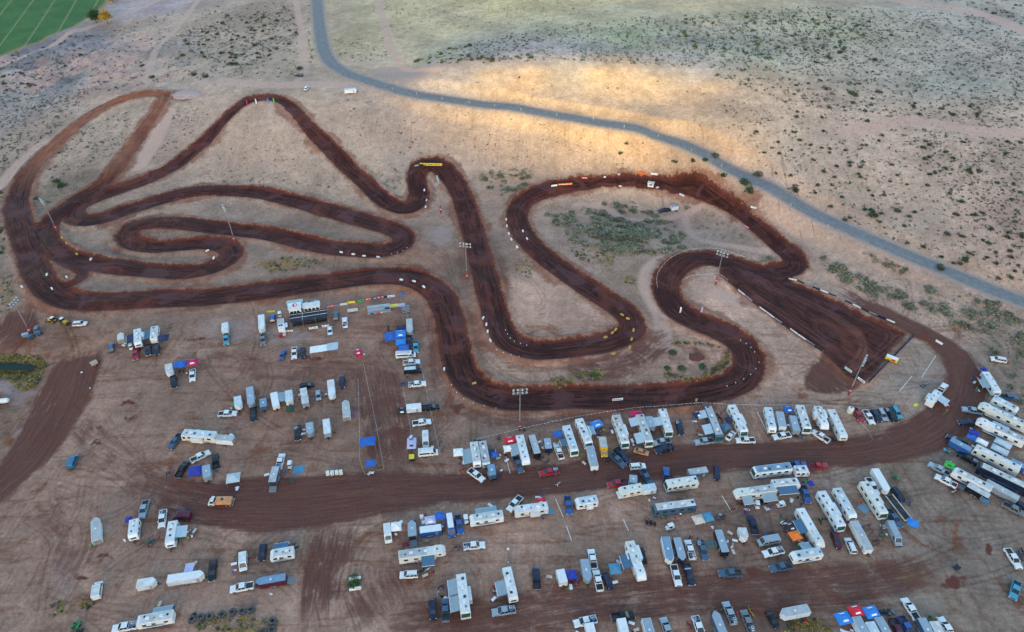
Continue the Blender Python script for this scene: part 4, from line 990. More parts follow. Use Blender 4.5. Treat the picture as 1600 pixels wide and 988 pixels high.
def mk_coach(m, L, var):
    h = L / 2; W = 1.27
    b = MB().prism([(-h, 0.5), (h - 0.1, 0.5), (h, 1.0), (h - 0.02, 1.5), (h - 0.3, 3.05), (h - 0.6, 3.32), (-h + 0.12, 3.34), (-h, 3.2)], -W, W, bev=0.10)
    m.part('body', b, WHITE, role='p')
    m.part('roof', MB().box(-h + 0.25, h - 0.85, -W + 0.14, W - 0.14, 3.335, 3.38, bev=0.015), ROOFW, role='r')
    m.part('windshield', MB().add([(h - 0.05, -1.1, 1.55), (h - 0.05, 1.1, 1.55), (h - 0.32, 1.1, 2.9), (h - 0.32, -1.1, 2.9), (h + 0.012, -1.1, 1.55), (h + 0.012, 1.1, 1.55), (h - 0.255, 1.1, 2.9), (h - 0.255, -1.1, 2.9)],
                                     [(3,2,1,0),(4,5,6,7),(0,1,5,4),(1,2,6,5),(2,3,7,6),(3,0,4,7)]), glass('green_tinted_glass', (0.02, 0.07, 0.06)))
    m.part('skirt', MB().box(-h + 0.1, h - 0.3, -W + 0.03, W - 0.03, 0.34, 0.54), DKSTEEL)
    roof_kit(m, -h, h - 0.5, 3.375, 25 + var + int(L), 2, 4)
    side_windows(m, [-h * 0.68, -h * 0.3, h * 0.12, h * 0.48], W, 1.85, 2.6, 1.15)
    side_windows(m, [h - 1.0], W, 1.6, 2.5, 0.8)
    decals(m, -h + 0.3, h - 0.3, W, 0.85, (DECAL, DECALT, DECALB)[var % 3], var + int(L) + 9)
    for s in (1, -1): m.part('mirror', MB().tube((h - 0.2, s * 1.25, 2.2), (h + 0.15, s * 1.5, 2.3), 0.03, n=5).box(h + 0.08, h + 0.2, s * 1.52 - 0.12, s * 1.52 + 0.12, 1.9, 2.35, bev=0.03), DKSTEEL)
    for x in (h - 0.02, -h + 0.0): m.part('bumper', MB().box(x - 0.08, x + 0.08, -1.15, 1.15, 0.45, 0.75, bev=0.05), GREYP)
    wheels(m, (h - 1.6, -h + 2.6), 1.16, 0.46, 0.28); lights(m, h - 0.0, -h - 0.0, 0.95, 0.85, 0.95)
    if var % 2 == 1: m.part('slide_out', MB().box(-h * 0.35, h * 0.35, W - 0.1, W + 0.8, 0.95, 2.85, bev=0.05), WHITE, role='p')

def mk_classc(m, L, var):
    h = L / 2; W = 1.2
    b = MB().prism([(-h, 0.55), (h - 0.05, 0.55), (h, 1.0), (h - 0.8, 1.25), (h - 1.35, 1.98), (h - 0.5, 2.1), (h - 0.4, 2.45), (h - 1.1, 3.05), (-h + 0.1, 3.06), (-h, 2.95)], -W, W, bev=0.08)
    m.part('body', b, WHITE, role='p')
    m.part('roof', MB().box(-h + 0.2, h - 1.3, -W + 0.12, W - 0.12, 3.055, 3.1, bev=0.015), ROOFW, role='r')
    m.part('windshield', MB().add([(h - 0.86, -0.85, 1.29), (h - 0.86, 0.85, 1.29), (h - 1.33, 0.8, 1.92), (h - 1.33, -0.8, 1.92), (h - 0.80, -0.85, 1.31), (h - 0.80, 0.85, 1.31), (h - 1.27, 0.8, 1.95), (h - 1.27, -0.8, 1.95)],
                                     [(3,2,1,0),(4,5,6,7),(0,1,5,4),(1,2,6,5),(2,3,7,6),(3,0,4,7)]), GLASS)
    roof_kit(m, -h, h - 1.2, 3.095, 35 + var, 1, 3)
    side_windows(m, [-h * 0.6, -h * 0.05], W, 1.7, 2.35, 0.95); side_windows(m, [h - 1.75], W, 1.35, 1.9, 0.7)
    decals(m, -h + 0.3, h - 1.5, W, 0.9, (DECAL, DECALT)[var % 2], var + 19)
    wheels(m, (h - 1.0, -h + 1.9), 1.05, 0.39, 0.26); lights(m, h - 0.02, -h, 0.85, 0.75, 0.9)

def mk_cargo(m, L, vnose, ramp, H=2.45):
    h = L / 2; W = 1.15
    plan = [(-h, -W), (h - 1.0, -W), (h, -0.25), (h, 0.25), (h - 1.0, W), (-h, W)] if vnose else [(-h, -W), (h - 0.15, -W), (h, -W + 0.15), (h, W - 0.15), (h - 0.15, W), (-h, W)]
    m.part('body', MB().column(plan, 0.5, H, bev=0.05), WHITE, role='p')
    pl = [(x * (1 - 0.06 / h) , y * 0.92) for x, y in plan]
    m.part('roof', MB().column(pl, H - 0.01, H + 0.035), ROOFW, role='r')
    m.part('roof_vent', MB().box(-0.25, 0.25, -0.25, 0.25, H + 0.03, H + 0.13, bev=0.03), WHITE)
    for s in (1, -1): m.part('fender', MB().box(-1.25, 0.55, s * (W + 0.06) - 0.09, s * (W + 0.06) + 0.09, 0.62, 0.74, bev=0.02), STEEL)
    m.part('door', MB().box(h - 1.75, h - 1.1, -W - 0.02, -W + 0.01, 0.65, H - 0.3, bev=0.008), STEEL)
    wheels(m, (0.1, -0.75) if L > 5 else (-0.2,), W + 0.03, 0.34, 0.2); tongue(m, h - 0.25, 0.48)
    if ramp:
        m.part('doorway', MB().box(-h - 0.012, -h + 0.03, -W + 0.12, W - 0.12, 0.6, H - 0.2), LINER)
        m.part('ramp', MB().add([(-h, -W + 0.1, 0.5), (-h, W - 0.1, 0.5), (-h - 1.9, W - 0.1, 0.06), (-h - 1.9, -W + 0.1, 0.06), (-h, -W + 0.1, 0.57), (-h, W - 0.1, 0.57), (-h - 1.9, W - 0.1, 0.12), (-h - 1.9, -W + 0.1, 0.12)],
                                   [(3,2,1,0),(4,5,6,7),(0,1,5,4),(1,2,6,5),(2,3,7,6),(3,0,4,7)]), GREYP)
    else: m.part('rear_door', MB().box(-h - 0.025, -h + 0.01, -W + 0.1, W - 0.1, 0.58, H - 0.15, bev=0.01), STEEL)

def add_awning(root, x0, x1, side, cloth, depth=2.4, wall=1.24, ztop=2.75, zlow=2.25):
    n = 6; b = MB(); top = []; 
    for i in range(n + 1):
        f = i / n; y = side * (wall + 0.03 + depth * f); z = ztop - (ztop - zlow) * f - 0.10 * math.sin(math.pi * f)
        top.append((y, z))
    vs = [(x, y, z + dz) for x in (x0, x1) for y, z in top for dz in (0, 0.03)]
    k = 2 * (n + 1); fs = []
    for i in range(n):
        a = 2 * i; fs += [(a + 1, a + 3, k + a + 3, k + a + 1), (a, k + a, k + a + 2, a + 2), (a, a + 2, a + 3, a + 1), (k + a, k + a + 1, k + a + 3, k + a + 2)]
    fs += [(0, 1, k + 1, k), (k - 2, 2 * k - 2, 2 * k - 1, k - 1)]
    aw = MB().add(vs, fs).build('awning', cloth, root)
    yl = side * (wall + 0.03 + depth)
    for x in (x0 + 0.06, x1 - 0.06): MB().tube((x, yl - side * 0.03, 0.0), (x, yl - side * 0.03, zlow), 0.035, n=5).build('awning_pole', STEEL, aw)
    MB().tube((x0, yl, zlow), (x1, yl, zlow), 0.06, n=6).build('awning_roller', WHITE, aw)

def mk_canopy(m, w, d, patch):
    hw, hd = w / 2, d / 2; e = 2.25; pk = e + 0.38 * min(w, d) * 0.9; rg = max(0.0, (w - d) / 2)
    b = MB()
    A = [(-hw, -hd, e), (hw, -hd, e), (hw, hd, e), (-hw, hd, e)]; P = [(-rg - 0.05, 0, pk), (rg + 0.05, 0, pk)]
    # slightly sagging roof panels between the ribs
    def panel(q0, q1, p1, p0, n=4):
        q0, q1, p0, p1 = map(Vector, (q0, q1, p0, p1)); g = []
        for i in range(n + 1):
            for j in range(n + 1):
                a = q0.lerp(q1, j / n); c = p0.lerp(p1, j / n); v = a.lerp(c, i / n); v.z -= 0.10 * math.sin(math.pi * j / n) * math.sin(math.pi * i / n) + 0.0; g.append(v)
        b.add(g, [(i * (n + 1) + j, i * (n + 1) + j + 1, (i + 1) * (n + 1) + j + 1, (i + 1) * (n + 1) + j) for i in range(n) for j in range(n)])
    panel(A[0], A[1], P[1], P[0]); panel(A[1], A[2], P[1], P[1]); panel(A[2], A[3], P[0], P[1]); panel(A[3], A[0], P[0], P[0])
    for i in range(4):
        a, c = A[i], A[(i + 1) % 4]; b.add([a, c, (c[0], c[1], e - 0.28), (a[0], a[1], e - 0.28)], [(0, 1, 2, 3)])
    b.add([(x, y, z - 0.03) for x, y, z in A], [(3, 2, 1, 0)]) if False else None
    top = m.part('canopy_top', b, F_BLUE, role='p')
    if patch:
        k = 0.55
        for s in (1, -1):
            q = MB(); f0, f1 = 0.25, 0.5
            y0 = -hd + hd * f0; y1 = -hd + hd * f1; z0 = e + (pk - e) * f0 - 0.01; z1 = e + (pk - e) * f1 + 0.02
            q.add([(-hw * k * 0.8, s * y0, z0 + 0.02), (hw * k * 0.8, s * y0, z0 + 0.02), (hw * k * 0.6, s * y1, z1), (-hw * k * 0.6, s * y1, z1), (-hw * k * 0.8, s * y0, z0 - .02), (hw * k * 0.8, s * y0, z0 - .02), (hw * k * 0.6, s * y1, z1 - .04), (-hw * k * 0.6, s * y1, z1 - .04)],
                  [(0,1,2,3),(7,6,5,4),(0,4,5,1),(1,5,6,2),(2,6,7,3),(3,7,4,0)])
            m.part('printed_panel', q, F_WHITE, role='s', sub_of=top)
    for x, y, z in A:
        m.part('leg', MB().tube((x * 0.97, y * 0.97, 0), (x * 0.97, y * 0.97, e), 0.035, n=5), STEEL)

def mk_cart(m):
    b = MB(); b.box(-1.25, 1.25, -0.6, 0.6, 0.32, 0.55, bev=0.06); b.prism([(0.55, 0.5), (1.25, 0.5), (1.2, 0.8), (0.6, 1.0)], -0.58, 0.58, bev=0.05); b.box(-1.25, -0.45, -0.58, 0.58, 0.5, 0.78, bev=0.05)
    m.part('body', b, WHITE, role='p'); m.part('seat', MB().box(-0.42, 0.12, -0.52, 0.52, 0.6, 0.78, bev=0.05).box(-0.5, -0.36, -0.52, 0.52, 0.75, 1.15, bev=0.04), LINER)
    for x in (-0.95, 0.62):
        for s in (1, -1): m.part('roof_post', MB().tube((x, s * 0.53, 0.7), (x * 0.85, s * 0.5, 1.78), 0.03, n=5), DKSTEEL)
    m.part('roof', MB().box(-0.95, 0.75, -0.58, 0.58, 1.77, 1.84, bev=0.03), WHITE, role='r')
    m.part('steering_wheel', MB().tube((0.5, 0.25, 0.9), (0.3, 0.25, 1.1), 0.02, n=5).lathe([(0.15, -0.02), (0.18, 0), (0.15, 0.02)], (0.3, 0.25, 1.1), 'x', 10), DKSTEEL)
    wheels(m, (0.85, -0.85), 0.55, 0.27, 0.2)

def mk_quad(m):
    b = MB(); b.prism([(-0.85, 0.5), (0.85, 0.5), (0.9, 0.72), (0.3, 0.85), (-0.2, 0.74), (-0.85, 0.78)], -0.22, 0.22, bev=0.04)
    for x in (0.6, -0.6):
        for s in (1, -1): b.box(x - 0.32, x + 0.32, s * 0.42 - 0.2, s * 0.42 + 0.2, 0.62, 0.70, bev=0.03)
    m.part('body', b, GREENP, role='p'); m.part('seat', MB().box(-0.7, 0.05, -0.17, 0.17, 0.76, 0.90, bev=0.05), LINER)
    m.part('handlebar', MB().tube((0.42, 0, 0.8), (0.3, 0, 1.05), 0.03, n=5).tube((0.28, -0.38, 1.05), (0.28, 0.38, 1.05), 0.025, n=5), DKSTEEL)
    wheels(m, (0.62, -0.62), 0.48, 0.29, 0.24)

def mk_bike(m):
    b = MB(); b.prism([(-0.25, 0.45), (0.3, 0.42), (0.42, 0.85), (0.25, 0.98), (-0.1, 0.9), (-0.75, 0.98), (-0.95, 1.0), (-0.4, 0.8)], -0.12, 0.12, bev=0.03)
    b.prism([(0.45, 0.78), (1.05, 0.72), (1.0, 0.80), (0.5, 0.86)], -0.09, 0.09, bev=0.02)
    m.part('body', b, GREENP, role='p'); m.part('seat', MB().prism([(-0.85, 0.98), (0.2, 0.92), (0.2, 0.99), (-0.8, 1.05)], -0.09, 0.09, bev=0.02), LINER)
    m.part('handlebar', MB().tube((0.45, 0, 0.8), (0.4, 0, 1.12), 0.03, n=5).tube((0.36, -0.4, 1.14), (0.36, 0.4, 1.14), 0.022, n=5), DKSTEEL)
    q = MB()
    for s in (1, -1): q.tube((0.72, s * 0.1, 0.34), (0.45, s * 0.1, 0.95), 0.03, n=5); q.tube((-0.72, s * 0.1, 0.34), (-0.15, s * 0.1, 0.45), 0.03, n=5)
    m.part('fork', q, STEEL)
    for x in (0.72, -0.72): m.part('wheel', wheel_mesh(0.34, 0.11), None, (x, 0, 0.34))

def mk_flatbed(m, L):
    h = L / 2; b = MB(); b.box(-h, h, -1.15, 1.15, 0.55, 0.68)
    for s in (1, -1): b.box(-h, h, s * 1.15 - 0.05, s * 1.15 + 0.05, 0.68, 1.05)
    b.box(h - 0.1, h, -1.1, 1.1, 0.68, 1.05); m.part('deck', b, TANP, role='p')
    m.part('deck_boards', MB().box(-h + 0.05, h - 0.12, -1.08, 1.08, 0.683, 0.70), LINER); wheels(m, (0.1, -0.75), 1.22, 0.34, 0.2); tongue(m, h - 0.1, 0.55)

def mk_tractor(m):
    b = MB(); b.box(-1.3, 1.5, -0.5, 0.5, 0.6, 1.15, bev=0.08); b.box(0.2, 1.6, -0.42, 0.42, 1.1, 1.5, bev=0.08)
    for s in (1, -1): b.tube((0.1, s * 0.75, 1.3), (2.3, s * 0.75, 0.6), 0.1, n=6)
    m.part('body', b, YELL, role='p'); m.part('cab', MB().frustum((-1.0, 0.15, -0.6, 0.6), (-0.9, 0.05, -0.55, 0.55), 1.15, 2.25), GLASS); m.part('cab_roof', MB().box(-1.05, 0.15, -0.65, 0.65, 2.25, 2.35, bev=0.04), WHITE)
    m.part('bucket', MB().prism([(2.2, 0.1), (3.0, 0.15), (2.9, 0.25), (2.4, 0.3), (2.3, 0.9), (2.2, 0.9)], -0.95, 0.95), DKSTEEL)
    for s in (1, -1): m.part('wheel', wheel_mesh(0.75, 0.45), None, (-0.9, s * 0.85, 0.75)); m.part('wheel', wheel_mesh(0.5, 0.35), None, (1.1, s * 0.75, 0.5))

def mk_genset(m):
    m.part('housing', MB().box(-1.1, 1.1, -0.65, 0.65, 0.55, 1.7, bev=0.08), SILV, role='p'); m.part('control_panel', MB().box(-1.12, -1.08, -0.4, 0.4, 0.9, 1.5), DKSTEEL)
    m.part('exhaust', MB().tube((0.5, 0.2, 1.65), (0.5, 0.2, 2.0), 0.06, n=6), DKSTEEL); wheels(m, (-0.1,), 0.75, 0.33, 0.2); tongue(m, 1.0, 0.5, 0.9)

def mk_watertruck(m):
    b = MB(); b.box(1.6, 3.4, -1.1, 1.1, 0.55, 1.3, bev=0.1); b.box(1.55, 2.75, -1.08, 1.08, 1.2, 1.5, bev=0.05)
    m.part('cab', b, CREAM); b2 = MB(); greenhouse(m, b2, (1.58, 2.95, -1.02, 1.02), (1.7, 2.5, -0.9, 0.9), 1.5, 2.3, (0, 1)); m.part('cab_roof', b2, CREAM)
    m.part('chassis', MB().box(-3.4, 1.7, -0.5, 0.5, 0.55, 0.8), DKSTEEL)
    m.part('water_tank', MB().box(-3.3, 1.35, -1.15, 1.15, 0.85, 2.2, bev=0.35), ORNG); m.part('tank_hatch', MB().lathe([(0.001, 0.12), (0.4, 0.12), (0.42, 0.0)], (-0.6, 0, 2.19), n=14), DKSTEEL)
    q = MB(); q.tube((-3.5, -1.2, 0.8), (-3.5, 1.2, 0.8), 0.07, n=6)
    for s in (1, -1): q.lathe([(0.05, 0), (0.2, 0.1)], (-3.5, s * 1.1, 0.7), n=8)
    m.part('spray_bar', q, STEEL); wheels(m, (2.5, -1.7, -2.75), 1.0, 0.5, 0.32); lights(m, 3.42, -3.35, 0.85, 0.8, 0.8)

def mk_boxtruck(m):
    m.part('cargo_box', MB().box(-3.0, 1.4, -1.15, 1.15, 0.85, 3.0, bev=0.05), YELL, role='p'); m.part('roof', MB().box(-2.9, 1.3, -1.05, 1.05, 2.995, 3.03), ROOFG)
    b = MB(); b.box(1.5, 3.1, -1.0, 1.0, 0.5, 1.35, bev=0.1); q = MB(); greenhouse(m, b, (1.52, 2.65, -0.95, 0.95), (1.6, 2.15, -0.85, 0.85), 1.35, 2.1, (0, 1)); m.part('cab', b, YELL, role='p')
    m.part('chassis', MB().box(-3.0, 1.6, -0.5, 0.5, 0.5, 0.86), DKSTEEL); wheels(m, (2.3, -1.7), 0.95, 0.42, 0.28); lights(m, 3.1, -3.0, 0.78, 0.75, 0.65)

def person_mesh():
    """one continuous body grown from a skeleton; slots: shirt, trousers, skin, hair"""
    J = dict(pel=(0, 0, 0.95), chest=(0.01, 0, 1.28), neck=(0.0, 0, 1.48), head=(0.02, 0, 1.62), crown=(0.0, 0, 1.74),
             ls=(0, 0.19, 1.40), le=(-0.02, 0.27, 1.12), lw=(0.08, 0.28, 0.88), lh=(0.11, 0.27, 0.79), rs=(0, -0.19, 1.40), re=(-0.03, -0.27, 1.12), rw=(0.06, -0.29, 0.88), rh=(0.09, -0.28, 0.79),
             lk=(0.03, 0.11, 0.50), la=(-0.02, 0.12, 0.09), lt=(0.14, 0.13, 0.04), rk=(-0.0, -0.11, 0.50), ra=(-0.07, -0.12, 0.09), rt=(0.09, -0.13, 0.04), lp=(0, 0.1, 0.88), rp=(0, -0.1, 0.88))
    rad = dict(pel=0.15, chest=0.155, neck=0.06, head=0.10, crown=0.075, ls=0.07, le=0.045, lw=0.035, lh=0.04, rs=0.07, re=0.045, rw=0.035, rh=0.04, lk=0.065, la=0.045, lt=0.04, rk=0.065, ra=0.045, rt=0.04, lp=0.095, rp=0.095)
    E = [('pel','chest'),('chest','neck'),('neck','head'),('head','crown'),('chest','ls'),('ls','le'),('le','lw'),('lw','lh'),('chest','rs'),('rs','re'),('re','rw'),('rw','rh'),('pel','lp'),('lp','lk'),('lk','la'),('la','lt'),('pel','rp'),('rp','rk'),('rk','ra'),('ra','rt')]
    ks = list(J); me = bpy.data.meshes.new('figure'); me.from_pydata([J[k] for k in ks], [(ks.index(a), ks.index(b)) for a, b in E], []); 
    o = bpy.data.objects.new('figure', me); COL.objects.link(o)
    md = o.modifiers.new('skin', 'SKIN'); md.use_smooth_shade = True
    for i, k in enumerate(ks): me.skin_vertices[0].data[i].radius = (rad[k], rad[k]); me.skin_vertices[0].data[i].use_root = (k == 'pel')
    o.modifiers.new('sub', 'SUBSURF').levels = 1
    dg = bpy.context.evaluated_depsgraph_get(); out = bpy.data.meshes.new_from_object(o.evaluated_get(dg)); bpy.data.objects.remove(o)
    out.materials.clear()
    for q in (F_RED, DENIM, SKIN, HAIR): out.materials.append(q)
    for p in out.polygons:
        x, y, z = p.center
        p.material_index = 3 if (z > 1.68 or (z > 1.56 and x < -0.03)) else 2 if (z > 1.46 or (abs(y) > 0.21 and z < 1.16)) else 0 if z > 0.93 else 1
    return out
# ================================================================ what stands where (survey x, y, heading in the picture plane, length m)
V = [
 # ---- far pits beneath the bend
 ('suv','white',125,506,5,0,'white car alone on bare dirt below the first bend of the circuit'),
 ('cargo','tan',189.5,528,90,4.2,'small tan cargo trailer at the end of the far trailer row',dict(r='cream')),
 ('travel','white',216,529,-88,8.6,'white travel trailer with dark awning behind the red pickup',dict(aw=[(-1,-.6,.5,'fnavy',2.6)])),
 ('pickup','red',212,553,-92,0,'red pickup parked below the white travel trailer of the far row'),
 ('cart','white',204.5,542,-90,0,'white utility cart beside the nose of the red pickup'),
 ('travel','white',242,522,85,7.6,'white travel trailer with dark roof vents next to the navy canopy',dict(v=2,aw=[(1,-.7,.6,'fslate',2.2)])),
 ('pickup','navy',232,547,-90,0,'navy pickup parked below the far pair of travel trailers'),
 ('suv','navy',245,547.5,-92,0,'navy SUV beside the navy pickup in the far row'),
 ('suv','slate',174,543,92,0,'slate SUV parked alone near the small tan cargo trailer'),
 ('cargo','white',268,578,-82,5.2,'white cargo trailer beside a square blue canopy and a pink canopy',dict(r='roofw')),
 ('pickup','black',271.5,597,-84,0,'black pickup hitched below the white cargo trailer with two canopies'),
 ('pickup','white',301,587,-92,0,'white pickup under the pink canopy with the white emblem',dict(cap='load')),
 ('box','white',352,513,-90,4.6,'short white trailer hitched behind a pale blue pickup on grey gravel'),
 ('pickup','teal',353.5,530,-90,0,'pale blue pickup towing a short white trailer on grey gravel'),
 ('cargo','white',409,506,-88,9,'long white trailer towed by the grey pickup near the control tower',dict(r='roofw')),
 ('pickup','grey',411,531,-90,0,'grey pickup in front of the long white trailer by the tower'),
 ('suv','blue',426,497,88,0,'bright blue SUV parked between the long white trailer and the tower'),
 ('cart','white',437,491,90,0,'white cart parked behind the food trailer by the tower'),
 ('sedan','blue',442,555,-112,0,'blue sedan standing askew beside a white pickup below the tower'),
 ('pickup','white',460,552,-92,0,'white pickup between the blue sedan and a navy SUV'),
 ('suv','navy',473,552,-90,0,'navy SUV parked close to the long white shade shelter'),
 ('suv','slate',525,494,90,0,'dark blue SUV parked beside the tower deck'),
 ('pickup','white',539,504,95,0,'white pickup on open dirt between the tower and the bleachers',dict(cap='load')),
 ('sedan','white',515.5,517,-86,0,'white sedan parked at the corner of the tower deck'),
 # ---- middle pits
 ('cargo','white',372,631,-84,5,'small white round nosed trailer near a white pickup in the middle pits'),
 ('cargo','silver',392,622,-84,8.6,'long silver cargo trailer hitched to a black pickup in the middle pits',dict(r='silver')),
 ('pickup','black',395.5,647,-87,0,'black pickup hitched to the long silver cargo trailer'),
 ('box','slate',412,632,-86,4,'small slate box trailer with dark tail between silver and white trailers',dict(r='roofb')),
 ('box','white',430,626,-80,6.2,'wide white trailer with grey awning on its inner side',dict(r='white',aw=[(1,-.8,.6,'fgrey',2.6)])),
 ('box','white',452,621,-86,5.2,'white trailer with a green frame tent at its door',dict(r='white')),
 ('suv','black',479.5,603,12,0,'black SUV parked across the top of a pale trailer'),
 ('box','silver',476,621,-81,7.4,'pale trailer below the black SUV',dict(r='white')),
 ('sedan','silver',497.5,618,-84,0,'silver sedan parked next to the pale trailer under the black SUV'),
 ('cargo','white',518,609,-85,8,'white pointed trailer beside a navy SUV in the middle pits'),
 ('suv','navy',534.5,598,-90,0,'navy SUV parked beside the pointed white trailer'),
 ('cargo','white',541,641,94,7.6,'long pointed white trailer alone near the chalk line',dict(r='roofg')),
 ('pickup','white',356,646,2,0,'white pickup with dark bed alone below the round nosed trailer'),
 ('pickup','black',465,677,-88,0,'black pickup standing beside two silver trailers',dict(cap='load')),
 ('cargo','silver',484.5,672,-86,5,'smaller silver trailer beside the black pickup',dict(r='silver')),
 ('box','silver',511,669,-84,6.4,'ribbed silver livestock style trailer without a tow vehicle',dict(r='roofw')),
 ('pickup','slate',273.5,690,-128,0,'slate pickup parked at the nose of a cream motorhome'),
 ('coach','cream',312,681,175,10.8,'cream motorhome towing a short grey roofed trailer',dict(r='cream',v=1)),
 ('box','white',350.5,687,174,5.6,'short trailer with grey roof behind the cream motorhome',dict(r='roofg')),
 ('pickup','white',310,715,27,0,'white pickup angled above the blue camp canopy'),
 ('pickup','black',288,732,60,0,'black pickup tucked against the blue camp canopy'),
 ('pickup','black',337,721,96,0,'black pickup standing above a small grey box trailer'),
 ('box','silver',323.5,739,-84,4.8,'small grey box trailer between black pickup and blue camp canopy',dict(r='silver')),
 ('pickup','white',438,722,76,0,'white pickup hitched to a grey roofed trailer on open dirt',dict(cap='load')),
 ('box','slate',429,743,76,5.8,'grey roofed trailer with dark open tail behind the white pickup',dict(r='roofg',ramp=1)),
 ('cart','cream',453,725.5,80,0,'cream utility cart near a flat blue tarp'),
 ('van','steelblue',113,721,70,4.8,'steel blue van parked alone on the wide dirt clearing',dict(r='steelblue')),
 ('watertruck','orange',345,783.5,180,0,'orange and cream water truck spraying the haul road'),
 # ---- column beside the chalk line
 ('cargo','silver',638,513,-88,8,'grey team trailer beside the blue race team canopies',dict(r='roofg')),
 ('pickup','navy',640.5,532,-88,0,'navy pickup hitched below the grey team trailer'),
 ('pickup','teal',643,543,-90,0,'teal pickup at the end of the blue team canopies'),
 ('van','white',634,554,4,6.8,'white van parked below the blue team canopies'),
 ('pickup','white',643,566.5,7,0,'white pickup with roof rack between white van and dark van',dict(cap='rack')),
 ('van','black',645,579,5,6,'dark van with white roof in the column by the rope',dict(r='white')),
 ('pickup','white',652,600.5,6,0,'white pickup with yellow gear behind its tail',dict(cap='load')),
 ('box','white',651,637,6,4.8,'white roofed trailer behind a black pickup by the rope',dict(r='white')),
 ('pickup','black',667,637.5,6,0,'black pickup in front of the white roofed trailer by the rope'),
 ('pickup','white',659,660.5,8,0,'white pickup with dark bed alone in its bay by the rope'),
 ('van','white',665,687,-88,6,'white van parked upright beside the lilac canopy'),
 ('van','white',669,707,6,6.2,'white van lying across the end of the roped column'),
 # ---- row against the pit wall rope
 ('travel','white',742.5,711,-81,8.6,'white travel trailer with grey awning at the start of the rope row',dict(aw=[(-1,-.5,.8,'fgrey',2.6)])),
 ('pickup','white',745,742,-36,0,'white pickup askew below the first travel trailer of the rope row'),
 ('travel','silver',757,711,-80,9,'grey travel trailer with navy shade at its side',dict(r='roofg',v=2,aw=[(1,-.3,.3,'fnavy',2.2)])),
 ('box','slate',768,735,-80,4.2,'small slate box trailer below the grey travel trailer',dict(r='roofb')),
 ('fifth','white',817,705,-76,11,'long white fifth wheel trailer under the red canopy',dict(aw=[(-1,-.5,.3,'fgrey',2.4)])),
 ('pickup','slate',810,726,-68,0,'slate pickup hitched beside the fifth wheel under the red canopy'),
 ('box','black',835,697,-72,7.6,'black trailer with pale roof and lowered ramp',dict(r='roofg')),
 ('box','navy',856,696,-81,4.2,'small navy trailer with pale roof beside a white pickup',dict(r='silver')),
 ('pickup','white',873,706,112,0,'white pickup with dark bed in the rope row'),
 ('coach','white',891,688.5,-72,10.6,'white motorhome beside a small blue canopy in the rope row',dict(aw=[(-1,-.1,.4,'fslate',2.0)])),
 ('coach','white',913,679.5,-68,10.4,'white motorhome with a cargo trailer parked at its nose',dict(v=1,aw=[(1,-.4,.3,'fgrey',2.2)])),
 ('box','white',924,712,-77,8,'long pale trailer at the nose of a white motorhome',dict(r='silver')),
 ('boxtruck','yellow',947,699,-80,0,'yellow box truck with grey roof'),
 ('pickup','red',858,738,191,0,'red pickup on the haul road below the black trailer',dict(cap='load')),
 ('pickup','slate',964,717,-42,0,'slate pickup parked askew in front of the yellow box truck'),
 ('pickup','navy',975,710,-45,0,'navy pickup beside the slate one in front of the yellow truck'),
 ('quad','black',951,720,190,0,'black quad bike below the yellow box truck'),
 ('coach','white',966,676,-71,12,'white motorhome with a railed roof deck'  ,dict(v=1,deck=1)),
 ('coach','cream',1007,672,-70,11.6,'grey roofed motorhome under the magenta canopy',dict(r='roofg',aw=[(-1,-.9,-.3,'fsilver',2.4),(-1,.2,.9,'fsilver',2.4)])),
 ('box','silver',1015,662,-76,4.6,'short silver trailer between the magenta canopy motorhome and its neighbour',dict(r='silver')),
 ('coach','white',1040,662,-73,10,'white motorhome with green windscreen and pale awning',dict(aw=[(-1,-.4,.3,'fsilver',2.2)])),
 ('pickup','navy',1062,669,-76,0,'navy pickup with white bundle in the rope row',dict(cap='load')),
 ('pickup','silver',1032,689,190,0,'silver pickup above a navy one beside the haul road'),
 ('pickup','navy',1038,702,195,0,'navy pickup below the silver one beside the haul road'),
 ('sedan','orange',1002,706,-15,0,'orange hatchback at the edge of the haul road'),
 ('suv','white',997,731,5,0,'white SUV driving on the haul road'),
 ('coach','slate',1114,662,-68,13,'blue motorhome with grey roof and several awnings',dict(r='roofg',aw=[(-1,-.8,-.3,'fsilver',2.6),(-1,.1,.7,'fsilver',2.6)])),
 ('coach','white',1150,658,-64,11.6,'large white motorhome at the bend of the pit wall rope',dict(v=1)),
 ('pickup','silver',1101,690,187,0,'silver pickup below the blue motorhome'),
 ('sedan','white',1145,679.5,48,0,'white hatchback against the nose of the large white motorhome'),
 ('pickup','white',1164,687,180,0,'white pickup at the roadside below the large white motorhome'),
 ('travel','white',1203,657,-78,9.4,'white travel trailer first after the empty bay of the rope row'),
 ('box','white',1220,658,-78,6.6,'narrow pale trailer beside the white travel trailer',dict(r='silver')),
 ('box','silver',1241,664,-75,6.4,'silver trailer under the blue canopy of the rope row',dict(r='silver')),
 ('coach','white',1255,655,-72,10.2,'white motorhome next to the silver trailer',dict(v=0)),
 ('fifth','white',1281,656,-70,9,'white trailer with wide slide outs second to last in the rope row',dict(v=1)),
 ('travel','white',1307,664,-64,11.6,'long white trailer at the end of the rope row'),
 ('pickup','white',1221,681,190,0,'white pickup with black bed below the narrow pale trailer'),
 ('quad','grey',1254,682,-30,0,'grey quad bike below the silver trailer'),
 ('pickup','white',1283,680,147,0,'white pickup slanting below the last two trailers of the row'),
 ('quad','black',1304,687,140,0,'black quad bike at the nose of the last trailer in the row'),
 # ---- small car park by the start mast
 ('pickup','red',1341,649,-58,0,'red pickup first in the short row near the start mast'),
 ('pickup','white',1357,652,-58,0,'white pickup second in the short row near the start mast'),
 ('suv','navy',1369,650.5,-58,0,'navy SUV between white pickup and silver SUV near the start mast'),
